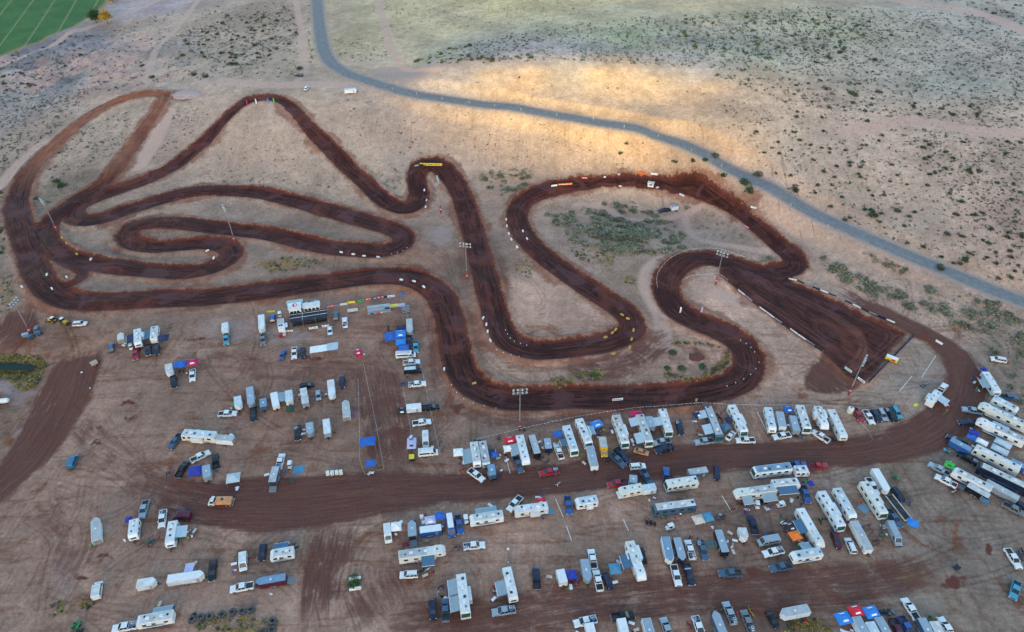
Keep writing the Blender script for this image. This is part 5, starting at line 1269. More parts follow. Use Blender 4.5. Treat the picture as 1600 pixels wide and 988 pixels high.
 ('suv','silver',1379,648.5,-58,0,'silver SUV in the short row near the start mast'),
 ('pickup','black',1393,649,-58,0,'black pickup near the end of the short row by the start mast',dict(cap='load')),
 ('suv','teal',1401,645,-56,0,'pale blue SUV last in the short row near the start mast'),
 # ---- area behind the gate
 ('travel','white',1459,622,52,7.4,'white trailer with grey awning alone inside the road loop',dict(aw=[(-1,-.3,.6,'fsilver',2.8)])),
 ('pickup','white',1472.5,607,52,0,'white pickup hitched to the trailer inside the road loop'),
 ('quad','grey',1443,602,20,0,'grey utility buggy inside the road loop'),
 ('suv','white',1560,562,172,0,'white SUV on scrub beyond the haul road'),
 # ---- camp outside the loop
 ('travel','white',1548,600,-59,9.6,'white trailer with grey awning topmost in the outer camp',dict(aw=[(-1,-.6,.5,'fgrey',2.2)])),
 ('pickup','slate',1575,621,-4,0,'slate pickup at the nose of the topmost trailer in the outer camp'),
 ('travel','white',1570,634,-28,7.6,'white trailer with red gear at its side in the outer camp',dict(v=2)),
 ('fifth','cream',1566,651,155,14,'very long cream fifth wheel towed by a silver pickup',dict(r='cream',v=0)),
 ('pickup','silver',1519,642,170,0,'silver pickup hitched to the long cream fifth wheel'),
 ('fifth','white',1562,675,156,13.5,'long white fifth wheel with awning towed by a navy pickup',dict(v=2,r='roofg',aw=[(-1,-.3,.4,'fsilver',2.2)])),
 ('pickup','navy',1513,661,176,0,'navy pickup hitched to the long white fifth wheel'),
 ('coach','cream',1555,717,153,12.6,'cream motorhome beside the pale arched awnings',dict(r='cream',v=0)),
 ('box','blue',1593,731,-26,5.5,'blue sided trailer behind the cream motorhome',dict(r='roofb')),
 ('coach','navy',1568,748,153,13.8,'navy coach motorhome with white roof',dict(r='white',v=2)),
 ('pickup','navy',1495,689,152,0,'navy pickup by the royal blue canopy of the outer camp'),
 ('box','blue',1502,699,152,6,'blue sided trailer with slate roof beside a black pickup',dict(r='roofb')),
 ('pickup','black',1512,716,152,0,'black pickup with gear below the blue sided trailer',dict(cap='load')),
 ('quad','teal',1479,704,160,0,'teal buggy at the edge of the outer camp'),
 ('pickup','silver',1470,735,150,0,'silver pickup beside the lime green canopy',dict(cap='box')),
 ('pickup','white',1478,752,152,0,'white service pickup below the lime green canopy',dict(cap='box')),
 ('travel','white',1515,750,152,10.4,'white trailer with dark roof vents below the lime green canopy',dict(v=2)),
 ('box','black',1528,768,-30,6,'black trailer with white roof and ramp in the outer camp',dict(r='white',ramp=1)),
 ('box','silver',1566,771,-29,8.6,'pale grey trailer at the lower end of the outer camp',dict(r='roofg')),
 ('pickup','grey',1585,796,-27,0,'grey pickup hitched to the pale grey trailer'),
 ('suv','navy',1598,793,-30,0,'dark SUV at the edge of the outer camp'),
 ('pickup','white',1583,873,-57,0,'white pickup on the open ground at the frame edge'),
 ('pickup','teal',1586,922,-104,0,'small pickup with blue bed and white cab roof'),
 # ---- second row below the haul road
 ('pickup','red',965,756,189,0,'red pickup beside the haul road near a class C camper'),
 ('box','silver',988,751,90,2.8,'tiny silver box trailer behind the red pickup',dict(r='silver')),
 ('classc','cream',984,767,191,7.4,'cream overcab camper below the red pickup',dict(r='cream')),
 ('pickup','slate',1010,746,-55,0,'dark slate pickup above a small white trailer'),
 ('box','white',1013,762,8,4,'small white trailer behind the cream overcab camper',dict(r='white')),
 ('pickup','blue',1041.5,744,90,0,'blue pickup behind the cream motorhome of the second row'),
 ('coach','cream',1064,755,188,9.6,'cream motorhome with green windscreen in the second row',dict(r='cream')),
 ('box','slate',1090,738.5,8,5.9,'dark trailer with pale roof above the cream motorhome',dict(r='roofg')),
 ('suv','navy',1120,740,-88,0,'navy SUV alone at the edge of the haul road'),
 ('coach','slate',1053,793,188,12.4,'slate bus style motorhome with white roof and camp chairs',dict(r='roofw',v=2)),
 ('cart','white',1047,823,200,0,'white golf cart below the slate bus motorhome'),
 ('coach','white',1206,735,187,11.8,'white motorhome with blue solar panels on its roof',dict(r='roofb')),
 ('pickup','blue',1246,727,5,0,'blue pickup between the solar roofed motorhome and a small trailer'),
 ('travel','white',1252,736,4,4.2,'small white teardrop trailer between blue and red pickups'),
 ('pickup','red',1277,729,7,0,'bright red pickup at the edge of the haul road'),
 ('fifth','cream',1179,770,188,12.4,'long grey roofed trailer with two blue awnings',dict(r='roofg',v=0,aw=[(1,-.9,-.2,'fgrey',2.4),(1,.25,.75,'fgrey',2.4)])),
 ('travel','white',1227,757,5,8.2,'white trailer with blue awning behind the long grey roofed trailer',dict(v=2,aw=[(-1,-.8,.6,'fslate',2.4)])),
 ('cart','white',1183,788,100,0,'white golf cart at the corner of a black ground mat'),
 ('cart','white',1221,788,15,0,'white golf cart with white roof below the blue awning'),
 ('pickup','blue',1260,772,-72,0,'dark blue pickup below the small blue canopy'),
 ('pickup','navy',1176,820,108,0,'navy pickup alone above a small pointed trailer'),
 ('cargo','white',1161,836,-75,3.6,'small pointed white trailer without tow vehicle'),
 ('van','silver',1201,845,190,5.8,'pale blue van above a white pickup',dict(r='silver')),
 ('pickup','white',1208,863,193,0,'white pickup below the pale blue van',dict(cap='load')),
 ('pickup','slate',1220,886.5,190,0,'dark slate pickup hitched ahead of a white travel trailer'),
 ('travel','white',1259,868,190,8.4,'white travel trailer behind the dark slate pickup',dict(v=2,aw=[(-1,-.6,.1,'fgrey',2.2)])),
 ('fifth','white',1265,827,-60,12.2,'white fifth wheel beside the orange canopy',dict(r='white',aw=[(-1,-.5,.2,'fslate',2.2)])),
 ('suv','maroon',1306,843,-69,0,'maroon SUV below a white motorhome'),
 ('suv','white',1329,853,113,0,'white SUV beside the maroon one'),
 ('box','white',1345,839,-62,9.2,'long grey roofed trailer beside the white SUV',dict(r='roofg')),
 ('coach','white',1298,799,-60,12,'white motorhome with green windscreen above the maroon SUV',dict(v=1)),
 ('travel','white',1319,788,-60,9.8,'white trailer close beside the motorhome with green windscreen'),
 ('coach','cream',1364,781,-58,11.4,'cream motorhome with a checkered blue mat at its side',dict(r='cream',v=1)),
 ('pickup','white',1363,760,-60,0,'white pickup squeezed between cream motorhome and white trailer'),
 ('cargo','white',1378,755,-60,8.2,'smooth white trailer topmost in the lower camp',dict(r='white')),
 ('suv','navy',1403,773,-50,0,'navy SUV beside a flat deck trailer of motorbikes'),
 ('flatbed','cream',1402,791,-53,8.6,'tan flat deck trailer loaded with gear'),
 ('pickup','slate',1397,810,-55,0,'slate pickup below the flat deck trailer'),
 ('van','silver',1397,834,-64,6.8,'pale blue van beside the loose dirt bikes',dict(r='silver')),
 ('quad','green',1400,746,-30,0,'green and yellow quad bike above the navy SUV'),
 # ---- third row
 ('pickup','white',805,788,-132,0,'white pickup angled behind a toy hauler with red canopy'),
 ('travel','white',829,796,188,9.6,'white toy hauler with a red canopy at its corner',dict(v=1)),
 ('pickup','blue',888,790,-82,0,'blue pickup alone between two white campers'),
 ('travel','white',916,785,189,6.4,'short white camper trailer beside the blue pickup'),
 ('van','white',606,834,-85,5.4,'white van with a white canopy at its side'),
 ('cargo','silver',644,828,92,5,'narrow silver trailer with a lowered ramp',dict(r='silver',ramp=1)),
 ('box','blue',673,829,8,6,'blue sided race trailer with white roof',dict(r='white')),
 ('van','blue',704,821,-82,7,'blue van with long white roof',dict(r='white')),
 ('pickup','blue',717.5,820,-81,0,'royal blue pickup beside the white roofed blue van'),
 ('cart','white',728,811,-80,0,'white golf cart above the silver awning camper'),
 ('travel','white',760,810,189,9.4,'white travel trailer with awning on its far side',dict(v=2,aw=[(-1,-.7,.6,'fgrey',2.0)])),
 ('pickup','white',741,853,6,0,'white pickup carrying dirt bikes',dict(cap='load')),
 ('fifth','cream',660,866,8,12.4,'long grey roofed fifth wheel with blue awning and tail deck',dict(r='roofg',v=0,aw=[(-1,-.05,.5,'fslate',2.6)])),
 ('suv','white',639,898,182,0,'white SUV below the long grey roofed fifth wheel'),
 ('suv','navy',676,953,-87,0,'navy SUV standing beside a slate pickup near the bottom edge'),
 ('pickup','slate',696,953,92,0,'dark slate pickup beside the motorhome with two awnings'),
 ('coach','white',724,931,-83,11,'white motorhome with solar panels and two grey awnings',dict(v=1,aw=[(-1,-.85,-.05,'fgrey',2.3),(-1,.0,.75,'fgrey',2.3)])),
 ('travel','white',797,914,-77,9,'white trailer with one slate awning above a silver pickup',dict(aw=[(-1,-.3,.6,'fgrey',2.5)])),
 ('pickup','silver',787,955,189,0,'silver pickup with tools in its bed',dict(cap='load')),
 ('pickup','navy',838,904,94,0,'navy pickup standing alone in an empty stretch'),
 ('box','white',880,902,-74,3.8,'short white trailer beside a royal blue canopy',dict(r='white')),
 ('cargo','silver',916,893,-79,6.2,'silver trailer next to two white pickups',dict(r='silver')),
 ('pickup','white',926,876,100,0,'larger white pickup beside the silver trailer'),
 ('pickup','white',934,905,103,0,'smaller white pickup below the larger one'),
 ('sedan','navy',949,907,-64,0,'navy sedan beside the smaller white pickup'),
 ('fifth','white',993,878,-71,11.2,'white fifth wheel with slate awning in the third row',dict(v=1,aw=[(-1,-.4,.3,'fslate',2.5)])),
 ('suv','black',1003,868,105,0,'black SUV half hidden behind the white fifth wheel'),
 ('cargo','white',1043.5,862,-78,7.4,'white trailer with blue roof panel',dict(r='roofb')),
 ('cargo','navy',1062,862,-75,7,'navy sided trailer with pale roof',dict(r='silver')),
 ('pickup','white',1078,859,106,0,'white pickup beside the navy sided trailer',dict(cap='load')),
 ('pickup','slate',1098,860,-72,0,'slate pickup with motorcycles in its bed',dict(cap='load')),
 ('box','black',1127,848,-72,7,'black sided trailer with pale roof and pipe racks',dict(r='silver')),
 ('pickup','white',1056,897,-75,0,'white pickup hitched to the blue roofed trailer'),
 ('pickup','navy',1076,896,-73,0,'navy pickup hitched to the navy sided trailer',dict(cap='box')),
 ('pickup','slate',1141,896,181,0,'slate pickup with a white barrel in its bed'),
 # ---- bottom edge
 ('pickup','white',915,973,193,0,'white pickup above a white trailer at the bottom edge',dict(cap='load')),
 ('box','white',923,989,-76,5,'white trailer cut by the bottom edge under a white pickup',dict(r='white')),
 ('pickup','black',974,965,8,0,'black pickup lying across above a white trailer'),
 ('box','white',974,985,-76,6,'white trailer below the black pickup',dict(r='white')),
 ('box','white',1014,987,-74,6,'white trailer beside a silver pickup at the bottom edge',dict(r='silver')),
 ('pickup','silver',1042,983,110,0,'silver pickup between two trailers at the bottom edge'),
 ('pickup','white',1092,981,-70,0,'white pickup with pink gear in its black bed',dict(cap='load')),
 ('cargo','slate',1124,979,112,7.2,'slate sided trailer with pale roof at the bottom edge',dict(r='silver')),
 ('pickup','silver',1140,958,112,0,'silver pickup with open load at the bottom row',dict(cap='load')),
 ('pickup','grey',1168,971,111,0,'grey pickup with yellow motorbikes at its nose',dict(cap='load')),
 ('sedan','black',1207,968,-60,0,'black sedan alone near the white cargo trailer'),
 ('cargo','white',1241,957,191,7.6,'white cargo trailer with grey roof alone on the lower dirt',dict(r='roofg')),
 ('box','white',1343,979,-62,5.6,'white trailer below the blue canopies',dict(r='silver')),
 ('box','white',1364,988,-62,4.5,'small white trailer second below the blue canopies',dict(r='white')),
 ('cargo','silver',1381,985,-60,6,'pale round topped trailer third below the blue canopies',dict(r='silver')),
 ('pickup','maroon',1402,985,-64,0,'maroon pickup at the bottom edge'),
 ('pickup','blue',1417,981,-60,0,'blue pickup beside the maroon one at the bottom edge'),
 ('pickup','white',1424,954,122,0,'white pickup with dark bed above the blue pickup'),
 ('box','slate',1447,984,-62,6,'slate sided trailer next to green motorbikes',dict(r='silver')),
 ('box','white',1464,989,-62,5,'wide white trailer at the bottom edge beside a white pickup',dict(r='white')),
 ('pickup','white',1479,982,121,0,'white pickup at the end of the bottom row'),
 # ---- lower western camp
 ('cargo','white',151,829,92,8,'long white trailer with grey roof alone in the lower camp',dict(r='roofg')),
 ('pickup','silver',225,796,-106,0,'silver pickup above a small white camper'),
 ('travel','white',210,828,-96,5.8,'small white camper beside a small blue canopy'),
 ('pickup','white',254,811,-97,0,'white pickup between two campers of the lower camp',dict(cap='load')),
 ('van','maroon',283,807,181,5.4,'maroon van lying across above a camper',dict(r='maroon')),
 ('travel','white',269,835,-99,7.4,'white camper with a pale awning over green bikes',dict(v=2,aw=[(1,-.5,.5,'fsilver',2.6)])),
 ('van','white',380,878,-91,5.2,'white van with cycles leaning on its side'),
 ('pickup','black',332,892,-96,0,'black pickup beside a white pointed trailer',dict(cap='tonneau')),
 ('suv','navy',410,864,-98,0,'navy SUV beside a short white camper'),
 ('travel','white',441,866,190,6.2,'short white camper with a slate awning behind it',dict(v=2,aw=[(-1,-.5,.7,'fslate',2.0)])),
 ('pickup','white',378,918,190,0,'white pickup towing a red trailer'),
 ('cargo','maroon',424,908,190,7.6,'red sided trailer with blue grey roof and lowered ramp',dict(r='roofb',ramp=1)),
 ('van','white',152,922,82,4.8,'white minivan near a heap of brush'),
 ('cargo','white',230,912,10,4.6,'small white trailer with red stripe'),
 ('cargo','white',291,903,8,9,'large pointed white trailer with raised awning panel',dict(r='white',aw=[(1,-.15,.35,'flilac',2.6)])),
 ('pickup','white',195,980,190,0,'white pickup towing a white toy hauler at the bottom edge',dict(cap='load')),
 ('travel','white',243,968,190,8.6,'white toy hauler with black ramp at the bottom edge',dict(v=2,aw=[(-1,-.9,.2,'fgrey',1.6)])),
 # ---- far away
 ('suv','white',479,138,62,0,'white car on the upper lot beside the paved road'),
 ('box','white',547.5,141.5,5,6.2,'white box trailer beside the bend of the paved road',dict(r='white')),
 ('suv','navy',467,117.5,175,0,'dark blue car under a green bush on the upper lot'),
 ('pickup','navy',1038,329,193,0,'navy pickup hitched to a white trailer on the infield scrub'),
 ('box','white',1053,324,192,3.6,'small white trailer behind the navy pickup on the infield scrub',dict(r='silver')),
 ('tractor','yellow',81,500,170,0,'yellow loader with white cab parked by the first bend'),
 ('tractor','yellow',99,502,-20,0,'yellow loader facing away beside its twin at the first bend'),
 ('genset','silver',40,524,20,0,'pale generator trailer at the foot of the western mast'),
 ('genset','slate',47,527,40,0,'dark generator trailer under the red mast base'),
 ('genset','grey',57,514,70,0,'grey pump trailer beside the western mast'),
 ('genset','slate',59,521,10,0,'dark pump trailer below the grey one at the western mast'),
 ('genset','tan',147,568,30,0,'grey tan tank trailer near the thin street lamp'),
]
# canopies: colour, x, y, angle, width, depth, label, printed panel colour
CAN = [
 ('fnavy',255,527,5,3.4,3.4,'navy canopy beside the far white travel trailer',None),
 ('fblue',280,569,5,4.2,3.2,'square blue canopy beside the white cargo trailer',None),
 ('fpink',298,566,10,3.6,3.2,'pink canopy with white emblem in the far pits','fwhite'),
 ('fdkgreen',453,638,5,2.6,2.6,'dark green frame tent at the door of a white trailer',None),
 ('froyal',304,735,10,3.6,3.6,'royal blue camp canopy beside a black pickup',None),
 ('fsilver',364,746,8,3.8,3.4,'pale blue canopy alone above the haul road',None),
 ('fnavy',626,511,5,3,2.4,'navy canopy at the top of the race team awnings',None),
 ('fsky',628.5,521.5,5,3.6,4.2,'sky blue canopy with white border lettering','fwhite'),
 ('fsky',629.5,533,5,3.6,3.2,'plain sky blue canopy in the middle of the team awnings',None),
 ('fblue',630.5,543,5,3.6,2.8,'blue canopy lowest in the team awnings',None),
 ('fblue',616,524,10,3.8,4.4,'large blue canopy beside the sky blue team canopies',None),
 ('fpink',560,550,8,2.6,2.6,'magenta canopy with white letters on open dirt','fwhite'),
 ('fred',564,556,8,1.8,1.8,'small red shade below the magenta canopy',None),
 ('fblack',634,641,5,2.8,2.8,'black canopy with white print behind a white roofed trailer','fwhite'),
 ('flilac',643,692,4,2.8,4.2,'lilac patterned canopy beside a white van','fnavy'),
 ('fblue',574,689,6,4.8,3.4,'larger blue canopy alone inside the chalk lines',None),
 ('fblue',579,723,6,3,2.4,'smaller blue canopy alone inside the chalk lines',None),
 ('fwhite',716,706,5,3,2.8,'white canopy at the start of the rope row',None),
 ('fred',796.5,687,10,3.6,2.6,'red canopy with white print above a white fifth wheel','fwhite'),
 ('fwhite',794,700,8,2.8,2.4,'white canopy below the red canopy',None),
 ('fblue',872,677,12,2.8,2.4,'blue canopy beside a white motorhome in the rope row',None),
 ('fsky',932,662,20,3.8,2.8,'bright blue canopy with pale emblem near the pit wall rope','fwhite'),
 ('fpink',994.5,647.5,5,4,2.4,'magenta canopy above a grey roofed motorhome',None),
 ('fnavy',1090,647,20,2.6,2.4,'navy canopy with white edge beside the blue motorhome','fwhite'),
 ('fnavy',1140,655,20,2,2,'small navy shade beside the large white motorhome',None),
 ('fslate',1137,668,25,3,2.6,'slate canopy against the large white motorhome',None),
 ('fblue',1232,639,5,2.8,2.6,'blue canopy with white square at the pit wall rope','fwhite'),
 ('froyal',1538,576,20,1.8,1.8,'royal blue shade at the edge of the scrub',None),
 ('fblack',1530,589,-25,2.8,2.2,'black and pink canopy beside the topmost outer camp trailer','fpink'),
 ('froyal',1523,676,-25,2.8,2.2,'royal blue canopy beside a white one in the outer camp',None),
 ('fblue',1519,683,-25,2.6,1.8,'blue canopy joined to the royal blue one',None),
 ('fwhite',1535,689.5,-27,3.2,2.2,'white canopy beside the blue pair in the outer camp',None),
 ('fsilver',1568,692,-27,4.6,2.6,'upper pale arched shelter in the outer camp',None),
 ('fsilver',1563,702,-27,4.6,2.6,'lower pale arched shelter in the outer camp',None),
 ('fgreen',1487,727,-25,2.6,2.4,'lime green canopy with dark corners','fblack'),
 ('fslate',1542,779,-30,2,1.8,'slate shade at the tail of the black trailer',None),
 ('fred',845,782,8,2.8,2.2,'red canopy at the corner of the toy hauler','fwhite'),
 ('fwhite',619,822,8,2.8,2.8,'white canopy at the side of a white van',None),
 ('flilac',673,812,10,3,2.6,'lilac canopy beside a round blue one','fwhite'),
 ('fblue',686,805.5,10,2.6,2.4,'rounded blue canopy above the blue race trailer',None),
 ('fbeige',1091.5,811,12,3,2.8,'beige canopy joined to a slate canopy',None),
 ('ftarp',1106,807,12,2.8,2.8,'slate blue canopy joined to a beige one beside parked bikes',None),
 ('froyal',1259,756,10,1.6,1.8,'small royal blue shade above a dark blue pickup',None),
 ('forange',1243,836,15,3,2.8,'orange canopy beside a white fifth wheel',None),
 ('fblack',1236,823,15,2.6,2.4,'black canopy with white frame above the orange canopy','fwhite'),
 ('fsky',1426,815,-20,2.8,2.4,'bright blue canopy on thin legs at the edge of the lower camp',None),
 ('froyal',890,898,8,2.6,2.6,'royal blue canopy beside a short white trailer',None),
 ('ftarp',961,888,5,3,3,'slate blue canopy alone beside a white fifth wheel',None),
 ('fsky',1319,965,12,3.6,3,'blue canopy on one side of a red and white awning','fwhite'),
 ('fsky',1362,956,12,3.6,3,'blue canopy on the other side of the red and white awning','fwhite'),
 ('fred',1341,960,12,3.4,2.8,'red awning with white bands between two blue canopies','fwhite'),
 ('froyal',200,811,10,1.8,1.8,'small blue canopy beside a small white camper',None),
 ('fblue',772,710,10,2,2,'small blue shade beside the grey travel trailer',None),
]
BIKES = [ # colour, x, y, ang, kind, label
 ('green',238,849,30,'bike'),('blue',234,850,60,'bike'),('blue',239,847,75,'bike'),('green',225,850,20,'bike'),('green',287,836,60,'bike'),('green',289,833,50,'bike'),('green',284,842,40,'bike'),('white',293,832,30,'bike'),
 ('green',120,975,15,'quad'),('green',117,982,10,'quad'),('black',124,987,10,'quad'),
 ('red',287,579,80,'bike'),('black',281,581,60,'bike'),('blue',629,600,20,'bike'),('blue',632,601,10,'bike'),('red',638,669,30,'bike'),('blue',646,817,90,'quad'),('red',634,850,15,'quad'),
 ('blue',661,889,60,'bike'),('navy',666,886,50,'bike'),('white',664,892,70,'bike'),('white',668,890,30,'bike'),('navy',658,893,40,'bike'),
 ('blue',1120,808,80,'bike'),('white',1123,808,80,'bike'),('blue',1126,809,80,'bike'),('navy',1130,807,80,'bike'),('blue',1133,808,80,'bike'),
 ('red',1163,791,-50,'bike'),('red',1166,794,-50,'bike'),('maroon',1158,789,0,'bike'),('black',1014,817,0,'quad'),('black',1020,819,-10,'quad'),('orange',1010,811,30,'bike'),
 ('green',1377,823,80,'bike'),('green',1376,832,70,'bike'),('green',1381,840,30,'bike'),('white',1381,826,10,'bike'),('red',1356,822,10,'bike'),('red',1362,833,40,'bike'),('maroon',1368,845,30,'bike'),('red',1370,851,20,'bike'),
 ('blue',1592,866,-60,'bike'),('blue',1596,871,-60,'bike'),('navy',1597,862,-60,'bike'),('navy',1495,887,30,'quad'),
 ('yellow',1171,953,-70,'bike'),('yellow',1174,958,-65,'bike'),('green',1125,957,60,'bike'),('red',1076,978,-60,'bike'),('red',1080,984,-60,'bike'),
 ('red',888,909,0,'quad'),('yellow',881,915,70,'bike'),('navy',894,911,70,'bike'),('blue',899,908,70,'bike'),('red',906,908,60,'bike'),('maroon',903,913,50,'bike'),
 ('navy',841,719,20,'bike'),('maroon',855,722,40,'bike'),('black',848,716,60,'bike'),('grey',694,700,60,'bike'),('blue',688,692,60,'bike'),('black',775,748,10,'quad'),('red',723,735,30,'bike'),
 ('white',1489,769,10,'bike'),('red',1494,771,20,'bike'),('red',1557,633,60,'quad'),('navy',1422,786,70,'bike'),('green',941,669,40,'bike'),('green',938,673,40,'bike'),('red',1126,655,-50,'bike'),('navy',1122,650,-50,'bike'),
 ('green',1450,965,60,'bike'),('green',1455,968,60,'bike'),('black',1466,956+10,40,'bike'),('black',1379,957,10,'quad'),('black',1386,956,10,'quad'),('grey',1392,957,10,'quad'),
 ('maroon',1289,812,20,'bike'),('black',1281,815,-60,'bike'),('black',1223,818,40,'bike'),('navy',1228,812,70,'bike'),('navy',1226,826,70,'bike'),('white',871,757,30,'bike'),
 ('blue',265,741,30,'bike'),('orange',262,740,60,'bike'),('blue',459,750,40,'bike'),('green',454,751,60,'bike'),('blue',446,739,30,'bike'),('green',373,873,80,'bike'),('white',372,876,80,'bike'),
 ('black',462,857,30,'bike'),('blue',459,852,60,'bike'),('red',393,873,30,'bike'),('navy',725,855,60,'bike'),('navy',714,856,10,'bike'),('red',774,916,70,'bike'),('navy',774,922,60,'bike'),('maroon',689,917,30,'bike'),('white',683,930,60,'bike'),
 ('red',1078,842,30,'bike'),('red',1074,845,30,'bike'),('red',1145,797-0,30,'bike'),
]
PEOPLE = [ # x, y, facing, shirt
 (284,585,20,'fred'),(292,584,80,'fwhite'),(232,842,30,'fblue'),(248,838,100,'fred'),(366,869,40,'fgreen'),(464,860,20,'fred'),(640,844,10,'fnavy'),(667,846,50,'fwhite'),(716,858,90,'fblue'),(655,880,60,'fred'),
 (690,905,200,'fred'),(700,920,10,'fnavy'),(765,930,80,'fred'),(766,934,20,'fblue'),(893,915,30,'fwhite'),(901,914,60,'fred'),(956,893,10,'fred'),(1078,839,30,'fblack'),(1090,842,60,'fnavy'),(1148,834,40,'fred'),(1145,851,10,'fwhite'),
 (1220,807,50,'fblack'),(1252,788,90,'fblack'),(1340,784,30,'fred'),(1347,786,70,'fred'),(1375,843,20,'fgreen'),(1151,958,40,'fred'),(1078,974,10,'fred'),(1455,962,20,'fgreen'),(943,673,30,'fyellow'),(938,675,60,'fgreen'),
 (1127,646,20,'fred'),(1089,677,50,'fred'),(877,712,20,'fred'),(403,613,10,'fblack'),(567,557,10,'fblack'),(640,606,40,'fyellow'),(723,738,30,'fred'),(1035,808,40,'fgreen'),(1055,808,60,'fred'),(1063,804,80,'fwhite'),(1041,808,10,'fblack'),
 (1422,784,30,'fblue'),(1560,632,30,'fred'),(1524,611,30,'fblue'),(1448,905-305,40,'fgrey'),(871,759,10,'fwhite'),(1285,811,30,'fblack'),(295,841,40,'fgreen'),(261,736,10,'forange'),(446,746,10,'fred'),(1126,820-15,10,'fwhite'),
]
# ================================================================ vehicles
def heading(x, y, ang, dz):
    p = at(x, y, dz); q = at(x + 6 * math.cos(R(ang)), y - 6 * math.sin(R(ang)), dz)
    return p, math.atan2(q.y - p.y, q.x - p.x)

KIND = {  # object name, category, height of the mark, builder, nominal length, group
 'pickup': ('pickup_truck', 'pickup', 0.8, mk_pickup, 5.9, 'pickups parked around the pits'),
 'suv': ('parked_suv', 'SUV', 0.8, mk_suv, 4.85, 'SUVs parked around the pits'),
 'sedan': ('parked_car', 'car', 0.6, mk_sedan, 4.6, 'cars parked around the pits'),
 'van': ('parked_van', 'van', 1.1, mk_van, 5.8, 'vans parked around the pits'),
 'travel': ('travel_trailer', 'travel trailer', 1.9, mk_travel, 0, 'travel trailers in the camp'),
 'fifth': ('fifth_wheel_trailer', 'camper trailer', 2.2, mk_fifth, 0, 'fifth wheel trailers in the camp'),
 'coach': ('motorhome', 'motorhome', 2.1, mk_coach, 0, 'motorhomes in the camp'),
 'classc': ('overcab_camper', 'camper van', 1.9, mk_classc, 0, None),
 'cargo': ('cargo_trailer', 'trailer', 1.6, mk_cargo, 0, 'enclosed trailers in the pits'),
 'box': ('box_trailer', 'trailer', 1.6, mk_cargo, 0, 'enclosed trailers in the pits'),
 'cart': ('golf_cart', 'golf cart', 0.9, mk_cart, 2.5, 'golf carts in the camp'),
 'quad': ('quad_bike', 'quad bike', 0.5, mk_quad, 2.0, 'quad bikes in the camp'),
 'bike': ('dirt_bike', 'motorbike', 0.5, mk_bike, 2.1, 'dirt bikes standing in the camp'),
 'flatbed': ('flatbed_trailer', 'trailer', 0.7, mk_flatbed, 0, None),
 'tractor': ('wheel_loader', 'loader', 1.0, mk_tractor, 3.6, 'loaders parked by the first bend'),
 'genset': ('generator_trailer', 'generator', 0.9, mk_genset, 2.2, 'generator and pump trailers'),
 'watertruck': ('water_truck', 'truck', 1.2, mk_watertruck, 6.8, None),
 'boxtruck': ('box_truck', 'truck', 1.5, mk_boxtruck, 6.2, None),
}
def vehicle(kind, col, x, y, ang, L, label, o=None):
    o = o or {}
    nm, cat, dz, fn, L0, grp = KIND[kind]
    p, rz = heading(x, y, ang, dz)
    cols = {'p': PC[col], 'r': PC[o['r']] if 'r' in o else None}; sc = (1, 1, 1)
    if kind in ('travel', 'fifth', 'coach', 'cargo', 'box', 'van'):
        hsh = int(x * 7 + y * 3) % 5
        if col == 'white' and hsh in (1, 3): cols['p'] = (WHITE_B, WHITE_C)[hsh // 2]
        if o.get('r') in (None, 'white', 'roofw', 'cream') and hsh in (0, 2, 4): cols['r'] = (ROOF_B, ROOF_C, ROOFW)[hsh // 2]
    v = o.get('v', (int(x) + int(y)) % 4 if kind != 'coach' else 2 * (int(x) % 3))
    if kind == 'pickup': mdl = model(('pickup', o.get('cap')), mk_pickup, o.get('cap'))
    elif kind == 'van': LL = round((L or 5.8) * 2) / 2; mdl = model(('van', LL, v % 2), mk_van, LL, v % 2 == 0)
    elif kind in ('travel', 'fifth', 'coach', 'classc'):
        LL = round(L); sc = (L / LL, 1, 1); mdl = model((kind, LL, v), fn, LL, v)
    elif kind in ('cargo', 'box'):
        LL = round(L) if L > 3.5 else 3; sc = (L / LL, 1, 1); vn = kind == 'cargo'; mdl = model((kind, LL, bool(o.get('ramp'))), fn, LL, vn, bool(o.get('ramp')))
        if cols['r'] is None: cols['r'] = PC['roofw']
    elif kind == 'flatbed': mdl = model((kind, L), fn, L)
    else: mdl = model(kind, fn)
    root = place(nm, mdl, p, rz, label, cat, grp, cols, sc)
    hl = (L or L0) / 2 / sc[0]
    for side, a, b, cloth, dep in o.get('aw', []):
        hgt = {'cargo': (2.4, 2.05, 1.17), 'box': (2.4, 2.05, 1.17), 'coach': (3.0, 2.4, 1.28), 'fifth': (3.1, 2.45, 1.25)}.get(kind, (2.75, 2.25, 1.24))
        add_awning(root, a * hl, b * hl, side, PC[cloth], dep, hgt[2], hgt[0], hgt[1])
    if o.get('deck'):
        b = MB()
        for s in (1, -1):
            for z in (3.9, 4.3): b.tube((-hl * .95, s * 1.1, z), (-hl * .2, s * 1.1, z), 0.035, n=5)
            for k in range(5): b.tube((-hl * (.95 - .1875 * k), s * 1.1, 3.35), (-hl * (.95 - .1875 * k), s * 1.1, 4.3), 0.035, n=5)
        for xx in (-hl * .95, -hl * .2):
            for z in (3.9, 4.3): b.tube((xx, -1.1, z), (xx, 1.1, z), 0.035, n=5)
        b.build('deck_railing', STEEL, root)
        q = MB()
        for k in range(4): q.box(-hl * .9 + k * 0.9, -hl * .9 + k * 0.9 + .5, -0.6 + (k % 2) * .6, -0.1 + (k % 2) * .6, 3.4, 3.85, bev=0.05)
        q.build('deck_chairs', F_BEIGE, root)
    return root

for row in V: vehicle(*row)

